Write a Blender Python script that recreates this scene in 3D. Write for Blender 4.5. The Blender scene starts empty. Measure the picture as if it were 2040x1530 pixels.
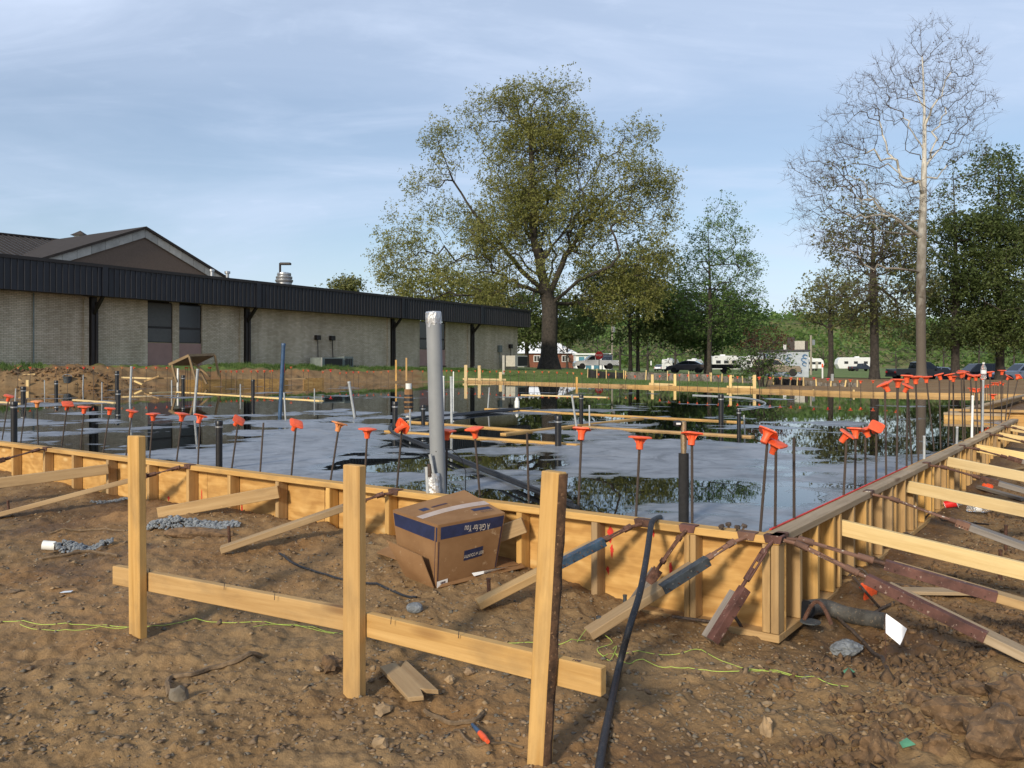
import bpy, bmesh, math, random
import numpy as np
from mathutils import Vector as V, Matrix as Mx

random.seed(7)
rng = np.random.default_rng(11)
SC = bpy.context.scene
COL = SC.collection

# ------------------------------------------------------------------ camera
F, CX, HY, E = 1685.0, 1020.0, 728.0, 1.31        # focal length in photo pixels, horizon row, eye height (m)
cam_d = bpy.data.cameras.new('camera')
cam_d.sensor_width = 36.0
cam_d.lens = F / 2040.0 * 36.0
cam_d.shift_y = -(765.0 - HY) / 2040.0
cam_d.clip_start = 0.05
cam_d.clip_end = 6000.0
cam = bpy.data.objects.new('camera', cam_d)
cam.location = (0, 0, E)
cam.rotation_euler = (math.radians(90), 0, 0)
COL.objects.link(cam)
SC.camera = cam

# ------------------------------------------------------------------ sky, sun, exposure
SUN_DIR = V((-0.46, -0.888, 0.0)).normalized()
SUN_EL = math.radians(24)
tosun = V((SUN_DIR.x * math.cos(SUN_EL), SUN_DIR.y * math.cos(SUN_EL), math.sin(SUN_EL)))
world = bpy.data.worlds.new('World')
SC.world = world
world.use_nodes = True
wt = world.node_tree
wt.nodes.clear()
def wn(t, **kw):
    n = wt.nodes.new(t)
    for k, v in kw.items():
        setattr(n, k, v)
    return n
sky = wn('ShaderNodeTexSky', sky_type='NISHITA', sun_disc=False)
sky.sun_elevation = SUN_EL
sky.sun_rotation = math.atan2(SUN_DIR.x, SUN_DIR.y)
sky.altitude = 150
sky.air_density = 1.0
sky.dust_density = 0.8
sky.ozone_density = 1.6
tc = wn('ShaderNodeTexCoord')
sep = wn('ShaderNodeSeparateXYZ')
wt.links.new(tc.outputs['Generated'], sep.inputs[0])
def wmath(op, a, b=None):
    n = wn('ShaderNodeMath', operation=op)
    for i, s in enumerate((a, b)):
        if s is None:
            continue
        if isinstance(s, (int, float)):
            n.inputs[i].default_value = s
        else:
            wt.links.new(s, n.inputs[i])
    return n.outputs[0]
zz = wmath('ADD', wmath('MAXIMUM', sep.outputs[2], 0.0), 0.16)
cx_ = wmath('DIVIDE', sep.outputs[0], zz)
cy_ = wmath('DIVIDE', sep.outputs[1], zz)
comb = wn('ShaderNodeCombineXYZ')
wt.links.new(cx_, comb.inputs[0]); wt.links.new(cy_, comb.inputs[1])
def cloud(rot, scale, nscale, detail, lo, hi, dist=0.6, rough=0.55, off=(0, 0, 0)):
    mp = wn('ShaderNodeMapping')
    mp.inputs['Rotation'].default_value = (0, 0, math.radians(rot))
    mp.inputs['Scale'].default_value = (scale[0], scale[1], 1)
    mp.inputs['Location'].default_value = off
    wt.links.new(comb.outputs[0], mp.inputs[0])
    nz = wn('ShaderNodeTexNoise')
    nz.inputs['Scale'].default_value = nscale
    nz.inputs['Detail'].default_value = detail
    nz.inputs['Roughness'].default_value = rough
    nz.inputs['Distortion'].default_value = dist
    wt.links.new(mp.outputs[0], nz.inputs['Vector'])
    mr = wn('ShaderNodeMapRange', interpolation_type='SMOOTHSTEP')
    mr.inputs['From Min'].default_value = lo
    mr.inputs['From Max'].default_value = hi
    wt.links.new(nz.outputs['Fac'], mr.inputs['Value'])
    return mr.outputs[0]
c1 = cloud(-38, (0.55, 1.0), 0.80, 7, 0.34, 0.72, 0.8, 0.54, (3.1, 1.7, 0))      # wide thin veil
c2 = cloud(-30, (0.45, 1.3), 1.5, 8, 0.46, 0.78, 0.9, 0.58, (7.3, 2.2, 0))      # cirrus streaks
c3 = cloud(-20, (1.0, 1.3), 7.0, 6, 0.52, 0.78, 0.4, 0.6, (1.4, 6.0, 0))       # faint mackerel flecks
veil = wmath('ADD', wmath('MULTIPLY', c1, 0.48), wmath('MULTIPLY', c2, 0.36))
veil = wmath('ADD', veil, wmath('MULTIPLY', wmath('MULTIPLY', c3, c1), 0.18))
veil = wmath('MINIMUM', wmath('ADD', veil, 0.25), 0.95)
mixc = wn('ShaderNodeMixRGB')
mixc.inputs[2].default_value = (5.5, 6.45, 8.2, 1)
wt.links.new(veil, mixc.inputs[0])
wt.links.new(sky.outputs[0], mixc.inputs[1])
bg = wn('ShaderNodeBackground')
bg.inputs['Strength'].default_value = 0.094
wt.links.new(mixc.outputs[0], bg.inputs['Color'])
wo = wn('ShaderNodeOutputWorld')
wt.links.new(bg.outputs[0], wo.inputs[0])

sun_d = bpy.data.lights.new('sun', 'SUN')
sun_d.energy = 2.9
sun_d.angle = math.radians(7.0)
sun_d.color = (1.0, 0.88, 0.70)
sun = bpy.data.objects.new('sun', sun_d)
sun.rotation_euler = tosun.to_track_quat('Z', 'Y').to_euler()
sun.location = (-20, -20, 30)
COL.objects.link(sun)

vs = SC.view_settings
vs.view_transform = 'Standard'
vs.look = 'None'
vs.exposure = 0.42
vs.gamma = 1.0
vs.use_curve_mapping = False

# ------------------------------------------------------------------ small maths
def PZ(px, py, z):                                   # a photo pixel, met with the level z
    d = F * (E - z) / (py - HY)
    return V(((px - CX) / F * d, d, z))
def PD(px, py, d):                                   # a photo pixel at a given distance
    return V(((px - CX) / F * d, d, E - (py - HY) / F * d))
def onplane(px, py, P, n):
    r = V(((px - CX) / F, 1.0, -(py - HY) / F))
    t = (P - V((0, 0, E))).dot(n) / r.dot(n)
    return V((0, 0, E)) + r * t
def on_line(px, A, D):                               # point of a ground line seen in image column px
    k = (px - CX) / F
    s = (k * A.y - A.x) / (D.x - k * D.y)
    return A + D * s
def hsh(ix, iy, seed):
    h = (ix.astype(np.int64) * 374761393 + iy.astype(np.int64) * 668265263 + seed * 144665077) & 0xffffffff
    h = ((h ^ (h >> 13)) * 1274126177) & 0xffffffff
    h = (h ^ (h >> 16)) & 0xffffffff
    return h / 4294967295.0
def vnoise(x, y, seed=0):
    ix, iy = np.floor(x), np.floor(y)
    fx, fy = x - ix, y - iy
    fx = fx * fx * fx * (fx * (fx * 6 - 15) + 10)
    fy = fy * fy * fy * (fy * (fy * 6 - 15) + 10)
    a, b = hsh(ix, iy, seed), hsh(ix + 1, iy, seed)
    c, d = hsh(ix, iy + 1, seed), hsh(ix + 1, iy + 1, seed)
    return a + (b - a) * fx + (c - a) * fy + (a - b - c + d) * fx * fy
def fbm(x, y, octv=4, seed=0, gain=0.5):
    s, a, n = 0.0, 1.0, 0.0
    for i in range(octv):
        s = s + a * vnoise(x * 2 ** i + 17.3 * i, y * 2 ** i - 9.1 * i, seed + i)
        n += a
        a *= gain
    return s / n
def worley(x, y, seed=0):
    ix, iy = np.floor(x), np.floor(y)
    best = np.full(np.shape(x), 9.0)
    idv = np.zeros(np.shape(x))
    for dx in (-1, 0, 1):
        for dy in (-1, 0, 1):
            cx, cy = ix + dx, iy + dy
            px, py = cx + hsh(cx, cy, seed), cy + hsh(cx, cy, seed + 5)
            d = (x - px) ** 2 + (y - py) ** 2
            m = d < best
            best = np.where(m, d, best)
            idv = np.where(m, hsh(cx, cy, seed + 9), idv)
    return np.sqrt(best), idv
def sstep(a, b, x):
    t = np.clip((x - a) / (b - a), 0, 1)
    return t * t * (3 - 2 * t)
ONES = ['', 'first', 'second', 'third', 'fourth', 'fifth', 'sixth', 'seventh', 'eighth', 'ninth', 'tenth', 'eleventh', 'twelfth',
        'thirteenth', 'fourteenth', 'fifteenth', 'sixteenth', 'seventeenth', 'eighteenth', 'nineteenth']
TENS = ['', '', 'twenty', 'thirty', 'forty', 'fifty', 'sixty', 'seventy', 'eighty', 'ninety']
def ordinal(n):
    if n < 20:
        return ONES[n]
    t, o = divmod(n, 10)
    return TENS[t][:-1] + 'ieth' if o == 0 else TENS[t] + '-' + ONES[o]

# ------------------------------------------------------------------ objects
WORLD = {}
def link(name, mesh, mat=None, parent=None, world=None, local=None):
    o = bpy.data.objects.new(name, mesh)
    COL.objects.link(o)
    if mat is not None and mesh is not None and not mesh.materials:
        mesh.materials.append(mat)
    if parent is not None:
        o.parent = parent
        if local is not None:
            o.matrix_basis = local
            WORLD[o.name] = WORLD[parent.name] @ local
        else:
            w = world if world is not None else Mx.Identity(4)
            o.matrix_parent_inverse = WORLD[parent.name].inverted()
            o.matrix_basis = w
            WORLD[o.name] = w
    else:
        w = world if world is not None else Mx.Identity(4)
        o.matrix_basis = w
        WORLD[o.name] = w
    return o
def tag(o, label=None, cat=None, group=None, kind=None):
    if label: o['label'] = label
    if cat: o['category'] = cat
    if group: o['group'] = group
    if kind: o['kind'] = kind
    return o
def thing(name, label, cat, loc, group=None, rot=None):
    o = bpy.data.objects.new(name, None)
    o.empty_display_size = 0.1
    COL.objects.link(o)
    w = Mx.Translation(V(loc))
    if rot is not None:
        w = w @ rot
    o.matrix_basis = w
    WORLD[o.name] = w
    return tag(o, label, cat, group)

class MB:
    def __init__(self):
        self.v, self.f = [], []
    def add(self, vs, fs):
        b = len(self.v)
        self.v += [tuple(p) for p in vs]
        self.f += [tuple(i + b for i in f) for f in fs]
        return self
    def box(self, c, s, M=None, taper=None):
        x, y, z = s[0] / 2, s[1] / 2, s[2] / 2
        tx, ty = taper if taper else (1, 1)
        p = [V((-x, -y, -z)), V((x, -y, -z)), V((x, y, -z)), V((-x, y, -z)),
             V((-x * tx, -y * ty, z)), V((x * tx, -y * ty, z)), V((x * tx, y * ty, z)), V((-x * tx, y * ty, z))]
        c = V(c)
        p = [(M @ q if M else q) + c for q in p]
        return self.add(p, [(0, 3, 2, 1), (4, 5, 6, 7), (0, 1, 5, 4), (1, 2, 6, 5), (2, 3, 7, 6), (3, 0, 4, 7)])
    def hexa(self, p):
        return self.add(p, [(0, 3, 2, 1), (4, 5, 6, 7), (0, 1, 5, 4), (1, 2, 6, 5), (2, 3, 7, 6), (3, 0, 4, 7)])
    def tube(self, pts, r, k=8, cap=True):
        pts = [V(p) for p in pts]
        n = len(pts)
        rs = r if isinstance(r, (list, tuple)) else [r] * n
        vs, fs = [], []
        ref = None
        for i, p in enumerate(pts):
            t = (pts[min(i + 1, n - 1)] - pts[max(i - 1, 0)]).normalized()
            if ref is None:
                ref = t.orthogonal().normalized()
            ref = (ref - t * ref.dot(t)).normalized()
            b = t.cross(ref)
            for j in range(k):
                a = 2 * math.pi * j / k
                vs.append(p + (ref * math.cos(a) + b * math.sin(a)) * rs[i])
        for i in range(n - 1):
            for j in range(k):
                j2 = (j + 1) % k
                fs.append((i * k + j, i * k + j2, (i + 1) * k + j2, (i + 1) * k + j))
        if cap:
            fs.append(tuple(range(k))[::-1])
            fs.append(tuple((n - 1) * k + j for j in range(k)))
        return self.add(vs, fs)
    def lathe(self, prof, k=12, c=(0, 0, 0), cap=True):      # prof: (radius, z) from below upwards
        c = V(c)
        vs, fs = [], []
        for r, z in prof:
            for j in range(k):
                a = 2 * math.pi * j / k
                vs.append(c + V((r * math.cos(a), r * math.sin(a), z)))
        for i in range(len(prof) - 1):
            for j in range(k):
                j2 = (j + 1) % k
                fs.append((i * k + j, i * k + j2, (i + 1) * k + j2, (i + 1) * k + j))
        if cap:
            fs.append(tuple(range(k))[::-1])
            fs.append(tuple((len(prof) - 1) * k + j for j in range(k)))
        return self.add(vs, fs)
    def prism(self, poly, y0, y1, s0=1.0, s1=1.0):           # poly in x,z ; extruded along y
        n = len(poly)
        vs = [V((x, y0 * s0, z)) for x, z in poly] + [V((x, y1 * s1, z)) for x, z in poly]
        fs = [tuple(range(n)), tuple(range(2 * n - 1, n - 1, -1))]
        for i in range(n):
            j = (i + 1) % n
            fs.append((i, i + n, j + n, j))
        return self.add(vs, fs)
    def quad(self, a, b, c, d):
        return self.add([a, b, c, d], [(0, 1, 2, 3)])
    def mesh(self, name, smooth=False, bevel=0.0):
        m = bpy.data.meshes.new(name)
        m.from_pydata([tuple(p) for p in self.v], [], self.f)
        bm = bmesh.new()
        bm.from_mesh(m)
        bmesh.ops.recalc_face_normals(bm, faces=bm.faces)
        if bevel:
            bmesh.ops.bevel(bm, geom=list(bm.edges), offset=bevel, segments=1, profile=0.5, affect='EDGES')
        bm.to_mesh(m)
        bm.free()
        if smooth:
            m.polygons.foreach_set('use_smooth', [True] * len(m.polygons))
            try:
                m.set_sharp_from_angle(angle=math.radians(40))
            except Exception:
                pass
        return m
    def build(self, name, mat, parent=None, smooth=False, bevel=0.0, world=None, local=None):
        return link(name, self.mesh(name, smooth, bevel), mat, parent, world, local)

def frame(a, b, up=V((0, 0, 1))):
    a, b = V(a), V(b)
    x = (b - a).normalized()
    y = V(up).cross(x)
    if y.length < 1e-4:
        y = V((0, 1, 0)).cross(x)
    y.normalize()
    z = x.cross(y)
    m = Mx.Identity(4)
    for i in range(3):
        m[i][0], m[i][1], m[i][2], m[i][3] = x[i], y[i], z[i], a[i]
    return m
BOARDS = {}
def board(name, a, b, w, t, mat, parent=None, up=V((0, 0, 1)), bevel=0.003):
    """timber from a to b: w across, t deep along 'up'; the grain runs along its own x axis"""
    L = (V(b) - V(a)).length
    key = (round(L, 2), round(w, 4), round(t, 4), mat.name, bevel)
    if key not in BOARDS:
        BOARDS[key] = MB().box((L / 2, 0, 0), (L, w, t)).mesh(name, bevel=bevel)
    return link(name, BOARDS[key], mat, parent, frame(a, b, up))
def arrays_mesh(name, verts, faces, mat=None, smooth=False):
    """verts (n,3), faces (m,k) numpy"""
    m = bpy.data.meshes.new(name)
    nv, (nf, k) = len(verts), faces.shape
    m.vertices.add(nv)
    m.vertices.foreach_set('co', np.ascontiguousarray(verts, dtype=np.float32).ravel())
    m.loops.add(nf * k)
    m.loops.foreach_set('vertex_index', np.ascontiguousarray(faces, dtype=np.int32).ravel())
    m.polygons.add(nf)
    m.polygons.foreach_set('loop_start', np.arange(0, nf * k, k, dtype=np.int32))
    m.polygons.foreach_set('loop_total', np.full(nf, k, dtype=np.int32))
    if smooth:
        m.polygons.foreach_set('use_smooth', np.ones(nf, dtype=bool))
    m.update(calc_edges=True)
    if mat:
        m.materials.append(mat)
    return m
def text_mesh(s, size, extrude=0.0):
    c = bpy.data.curves.new('lettering', 'FONT')
    c.body = s
    c.size = size
    c.align_x = 'CENTER'
    c.align_y = 'CENTER'
    c.extrude = extrude
    o = bpy.data.objects.new('lettering', c)
    COL.objects.link(o)
    dg = bpy.context.evaluated_depsgraph_get()
    m = bpy.data.meshes.new_from_object(o.evaluated_get(dg))
    bpy.data.objects.remove(o)
    return m

# ------------------------------------------------------------------ materials
class NT:
    def __init__(self, name):
        self.m = bpy.data.materials.new(name)
        self.m.use_nodes = True
        self.t = self.m.node_tree
        self.b = self.t.nodes['Principled BSDF']
        self.out = self.t.nodes['Material Output']
    def n(self, typ, props=None, **inp):
        n = self.t.nodes.new(typ)
        for k, v in (props or {}).items():
            setattr(n, k, v)
        for k, v in inp.items():
            self.set(n.inputs[k.replace('_', ' ')], v)
        return n
    def set(self, sock, v):
        if hasattr(v, 'is_linked') or isinstance(v, bpy.types.NodeSocket):
            self.t.links.new(v, sock)
        elif isinstance(v, (tuple, list)) and len(v) == 3 and sock.type == 'RGBA':
            sock.default_value = (*v, 1)
        else:
            sock.default_value = v
    def coord(self, kind='Object'):
        return self.t.nodes.new('ShaderNodeTexCoord').outputs[kind]
    def rnd(self):
        return self.t.nodes.new('ShaderNodeObjectInfo').outputs['Random']
    def mapping(self, vec, scale=(1, 1, 1), rot=(0, 0, 0), loc=(0, 0, 0)):
        n = self.n('ShaderNodeMapping', Vector=vec)
        n.inputs['Scale'].default_value = scale
        n.inputs['Rotation'].default_value = rot
        n.inputs['Location'].default_value = loc
        return n.outputs[0]
    def noise(self, vec, scale, detail=4, rough=0.55, dist=0.0):
        return self.n('ShaderNodeTexNoise', Vector=vec, Scale=scale, Detail=detail, Roughness=rough, Distortion=dist).outputs['Fac']
    def ramp(self, fac, stops):
        n = self.n('ShaderNodeValToRGB', Fac=fac)
        el = n.color_ramp.elements
        while len(el) < len(stops):
            el.new(0.5)
        for e, (p, c) in zip(el, stops):
            e.position = p
            e.color = (*c, 1) if len(c) == 3 else c
        return n.outputs[0]
    def math(self, op, a, b=0.0, clamp=False):
        n = self.n('ShaderNodeMath', {'operation': op, 'use_clamp': clamp})
        self.set(n.inputs[0], a)
        self.set(n.inputs[1], b)
        return n.outputs[0]
    def mix(self, f, a, b, mode='MIX'):
        n = self.n('ShaderNodeMixRGB', {'blend_type': mode})
        self.set(n.inputs[0], f)
        self.set(n.inputs[1], a)
        self.set(n.inputs[2], b)
        return n.outputs[0]
    def vadd(self, a, b):
        n = self.n('ShaderNodeVectorMath', {'operation': 'ADD'})
        self.set(n.inputs[0], a)
        self.set(n.inputs[1], b)
        return n.outputs[0]
    def bump(self, h, strength=0.3, dist=0.01):
        n = self.n('ShaderNodeBump', Height=h, Strength=strength, Distance=dist)
        self.set(self.b.inputs['Normal'], n.outputs[0])
        return n.outputs[0]
    def base(self, c, rough=0.7, metal=0.0, spec=None):
        self.set(self.b.inputs['Base Color'], c)
        self.set(self.b.inputs['Roughness'], rough)
        self.set(self.b.inputs['Metallic'], metal)
        if spec is not None:
            self.b.inputs['Specular IOR Level'].default_value = spec
        return self.m
    def off(self, vec):                                   # shift the pattern from object to object
        r = self.rnd()
        c = self.n('ShaderNodeCombineXYZ')
        self.set(c.inputs[0], self.math('MULTIPLY', r, 37.0))
        self.set(c.inputs[1], self.math('MULTIPLY', r, 91.0))
        self.set(c.inputs[2], self.math('MULTIPLY', r, 53.0))
        return self.vadd(vec, c.outputs[0])

def m_wood(name, dark, light, knot=(0.13, 0.05, 0.015), grey=0.0, dirty=0.25):
    t = NT(name)
    c = t.off(t.coord())
    g = t.noise(t.mapping(c, (1.3, 26, 26)), 1.0, 6, 0.6, 0.8)
    g2 = t.noise(t.mapping(c, (5, 150, 150)), 1.0, 3, 0.6)
    col = t.ramp(g, [(0.28, dark), (0.72, light)])
    col = t.mix(t.math('MULTIPLY', g2, 0.30), col, t.mix(0.5, col, dark), 'MULTIPLY')
    vor = t.n('ShaderNodeTexVoronoi', Vector=t.mapping(c, (1.25, 5, 5)), Scale=1.0).outputs['Distance']
    kn = t.ramp(vor, [(0.07, (1, 1, 1)), (0.16, (0, 0, 0))])
    col = t.mix(t.math('MULTIPLY', kn, 0.75), col, knot)
    st = t.noise(t.mapping(c, (2.2, 5, 5)), 1.3, 5, 0.6)
    stf = t.ramp(st, [(0.50, (0, 0, 0)), (0.72, (1, 1, 1))])
    col = t.mix(t.math('MULTIPLY', stf, dirty), col, (0.12, 0.085, 0.055))
    v = t.n('ShaderNodeHueSaturation', Color=col)
    t.set(v.inputs['Value'], t.math('ADD', 0.82, t.math('MULTIPLY', t.rnd(), 0.32)))
    t.set(v.inputs['Saturation'], t.math('ADD', 0.90 - grey, t.math('MULTIPLY', t.rnd(), 0.16)))
    t.bump(t.math('ADD', g, t.math('MULTIPLY', g2, 0.5)), 0.25, 0.004)
    return t.base(v.outputs[0], 0.75, spec=0.25)
M = {}
M['lumber'] = m_wood('lumber', (0.43, 0.250, 0.082), (0.63, 0.415, 0.170), dirty=0.42)
M['lumber_pale'] = m_wood('lumber_pale', (0.62, 0.45, 0.200), (0.80, 0.63, 0.330), dirty=0.12)
M['lumber_tan'] = m_wood('lumber_tan', (0.34, 0.215, 0.095), (0.50, 0.35, 0.180), dirty=0.35)
M['lumber_dusty'] = m_wood('lumber_dusty', (0.34, 0.245, 0.140), (0.54, 0.415, 0.265), dirty=0.40)
M['lumber_grey'] = m_wood('lumber_grey', (0.20, 0.165, 0.13), (0.36, 0.305, 0.25), grey=0.25, dirty=0.4)
M['lumber_old'] = m_wood('lumber_old', (0.19, 0.125, 0.06), (0.33, 0.235, 0.13), dirty=0.4)

def m_ply():
    t = NT('plywood')
    c = t.off(t.coord())
    w = t.n('ShaderNodeTexWave', {'wave_type': 'BANDS', 'bands_direction': 'Z'}, Vector=t.mapping(c, (0.55, 1, 1.0)), Scale=2.6,
            Distortion=16.0, Detail=4.0)
    t.set(w.inputs['Detail Scale'], 1.7)
    g = t.noise(t.mapping(c, (2.0, 30, 30)), 1.0, 5, 0.6, 0.5)
    f = t.math('ADD', t.math('MULTIPLY', w.outputs['Fac'], 0.22), t.math('MULTIPLY', g, 0.78))
    col = t.ramp(f, [(0.25, (0.40, 0.210, 0.060)), (0.55, (0.56, 0.325, 0.105)), (0.8, (0.67, 0.425, 0.160))])
    st = t.noise(t.mapping(c, (1.2, 2, 2)), 1.8, 4, 0.6)
    col = t.mix(t.ramp(st, [(0.45, (0, 0, 0)), (0.8, (0.5, 0.5, 0.5))]), col, (0.24, 0.12, 0.045))
    vor = t.n('ShaderNodeTexVoronoi', Vector=t.mapping(c, (1.2, 3, 3)), Scale=1.3).outputs['Distance']
    col = t.mix(t.ramp(vor, [(0.04, (0.6, 0.6, 0.6)), (0.1, (0, 0, 0))]), col, (0.75, 0.55, 0.26))
    t.bump(f, 0.12, 0.003)
    return t.base(col, 0.65, spec=0.3)
M['plywood'] = m_ply()

def m_plain(name, col, rough=0.6, metal=0.0, var=0.12, scale=8.0, bump=0.05, spec=None, speck=None):
    t = NT(name)
    c = t.off(t.coord())
    n = t.noise(c, scale, 6, 0.6)
    d = tuple(x * (1 - var * 1.6) for x in col)
    l = tuple(min(1, x * (1 + var)) for x in col)
    k = t.ramp(n, [(0.3, d), (0.7, l)])
    if speck:
        n2 = t.noise(c, scale * 4.5, 5, 0.65)
        k = t.mix(t.ramp(n2, [(speck[1], (0, 0, 0)), (speck[1] + 0.05, (1, 1, 1))]), k, speck[0])
    hv = t.n('ShaderNodeHueSaturation', Color=k)
    t.set(hv.inputs['Value'], t.math('ADD', 0.84, t.math('MULTIPLY', t.rnd(), 0.30)))
    if bump:
        t.bump(n, bump, 0.01)
    return t.base(hv.outputs[0], rough, metal, spec)
M['orange'] = m_plain('cap_orange', (0.84, 0.115, 0.034), 0.5, 0, 0.16, 40, 0.02, speck=((0.62, 0.26, 0.15), 0.66))
M['peach'] = m_plain('cap_faded_orange', (0.72, 0.27, 0.09), 0.6, 0, 0.12, 40, 0.02)
M['red_cap'] = m_plain('cap_red', (0.75, 0.03, 0.03), 0.4, 0, 0.1, 30, 0.02)
M['red_paint'] = m_plain('red_marking_paint', (0.58, 0.035, 0.022), 0.7, 0, 0.2, 30, 0.02)
M['rebar'] = m_plain('rebar_steel', (0.085, 0.068, 0.056), 0.75, 0.3, 0.4, 60, 0.5, speck=((0.20, 0.085, 0.04), 0.58))
M['rust'] = m_plain('rusted_steel', (0.115, 0.055, 0.036), 0.85, 0.15, 0.4, 30, 0.5, speck=((0.30, 0.24, 0.20), 0.62))
M['rust_pale'] = m_plain('rusted_steel_with_white_paint', (0.17, 0.09, 0.06), 0.8, 0.1, 0.4, 5, 0.3, speck=((0.50, 0.46, 0.40), 0.60))
M['red_steel'] = m_plain('red_primed_steel', (0.125, 0.054, 0.041), 0.75, 0.1, 0.35, 12, 0.4, speck=((0.33, 0.24, 0.19), 0.62))
M['grey_steel'] = m_plain('grey_blue_steel', (0.075, 0.088, 0.098), 0.6, 0.2, 0.35, 18, 0.3, speck=((0.34, 0.33, 0.30), 0.63))
M['blue_steel'] = m_plain('scuffed_blue_steel', (0.045, 0.085, 0.135), 0.5, 0.3, 0.35, 18, 0.3, speck=((0.12, 0.10, 0.09), 0.55))
M['black_pipe'] = m_plain('black_plastic', (0.012, 0.012, 0.014), 0.38, 0, 0.3, 30, 0.1, speck=((0.16, 0.15, 0.14), 0.68))
M['foam'] = m_plain('black_foam', (0.014, 0.014, 0.015), 0.85, 0, 0.3, 40, 0.3)
M['pvc_grey'] = m_plain('grey_conduit', (0.36, 0.38, 0.385), 0.45, 0, 0.15, 20, 0.05, speck=((0.20, 0.19, 0.18), 0.66))
M['pipe_big'] = m_plain('galvanised_pipe', (0.25, 0.265, 0.275), 0.62, 0.0, 0.07, 6, 0.03, speck=((0.21, 0.215, 0.22), 0.68))
M['pvc_white'] = m_plain('white_plastic', (0.78, 0.78, 0.73), 0.4, 0, 0.08, 20, 0.03, speck=((0.45, 0.42, 0.36), 0.70))
M['blue_pipe'] = m_plain('blue_pipe', (0.035, 0.085, 0.17), 0.4, 0, 0.2, 20, 0.05)
M['silver_tape'] = m_plain('silver_tape', (0.55, 0.56, 0.57), 0.42, 0.75, 0.1, 35, 0.9)
M['hose'] = m_plain('black_hose', (0.018, 0.021, 0.027), 0.55, 0, 0.3, 30, 0.15, speck=((0.15, 0.11, 0.08), 0.60))
M['string'] = m_plain('string_line', (0.42, 0.56, 0.10), 0.7, 0, 0.1, 60, 0)
M['concrete_scrap'] = m_plain('wet_concrete_scrap', (0.20, 0.218, 0.232), 0.8, 0, 0.35, 45, 0.9)
M['root'] = m_plain('root_bark', (0.17, 0.115, 0.065), 0.9, 0, 0.3, 40, 0.5)
M['bark_wood'] = m_plain('bark', (0.10, 0.052, 0.026), 0.9, 0, 0.5, 22, 0.9, speck=((0.26, 0.15, 0.075), 0.6))
M['stone'] = m_plain('stone', (0.22, 0.150, 0.088), 0.9, 0, 0.3, 14, 0.4)
M['stone_tan'] = m_plain('tan_stone', (0.34, 0.235, 0.13), 0.9, 0, 0.25, 14, 0.4)
M['stone_grey'] = m_plain('grey_stone', (0.165, 0.140, 0.105), 0.9, 0, 0.25, 14, 0.4)
M['clod'] = m_plain('dirt_clod', (0.165, 0.098, 0.048), 0.95, 0, 0.45, 22, 1.0, speck=((0.25, 0.165, 0.085), 0.60))
M['white_cloth'] = m_plain('white_plastic_film', (0.86, 0.87, 0.90), 0.5, 0, 0.04, 10, 0.05)
M['black'] = m_plain('matt_black', (0.015, 0.015, 0.016), 0.6, 0, 0.2, 20, 0.05)
M['green_leaf'] = m_plain('torn_leaf', (0.10, 0.30, 0.17), 0.7, 0, 0.2, 20, 0.05)
M['blue_print'] = m_plain('navy_print', (0.016, 0.024, 0.072), 0.6, 0, 0.2, 20, 0, speck=((0.20, 0.18, 0.16), 0.72))
M['dark_print'] = m_plain('dark_print', (0.05, 0.025, 0.04), 0.7, 0, 0.2, 20, 0)
M['pale_ink'] = m_plain('pale_ink', (0.62, 0.55, 0.45), 0.7, 0, 0.05, 20, 0)
M['paper'] = m_plain('white_paper', (0.80, 0.80, 0.79), 0.7, 0, 0.05, 20, 0)
M['tape'] = m_plain('packing_tape', (0.42, 0.33, 0.27), 0.25, 0, 0.1, 12, 0.05)
def m_card():
    t = NT('cardboard')
    c = t.coord()
    n = t.noise(c, 5, 6, 0.6)
    f = t.noise(t.mapping(c, (10, 10, 160)), 1.0, 2, 0.5)
    col = t.ramp(n, [(0.3, (0.205, 0.108, 0.048)), (0.7, (0.29, 0.165, 0.078))])
    col = t.mix(t.math('MULTIPLY', f, 0.2), col, (0.22, 0.12, 0.055))
    d = t.noise(c, 13, 5, 0.7)
    col = t.mix(t.ramp(d, [(0.62, (0, 0, 0)), (0.70, (0.7, 0.7, 0.7))]), col, (0.46, 0.33, 0.20))
    t.bump(n, 0.12, 0.02)
    return t.base(col, 0.8, spec=0.2)
M['cardboard'] = m_card()
def m_clear():
    t = NT('clear_plastic')
    m = t.base((0.9, 0.93, 0.96), 0.08)
    t.b.inputs['Transmission Weight'].default_value = 0.85
    t.b.inputs['IOR'].default_value = 1.2
    return m
M['clear'] = m_clear()

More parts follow.
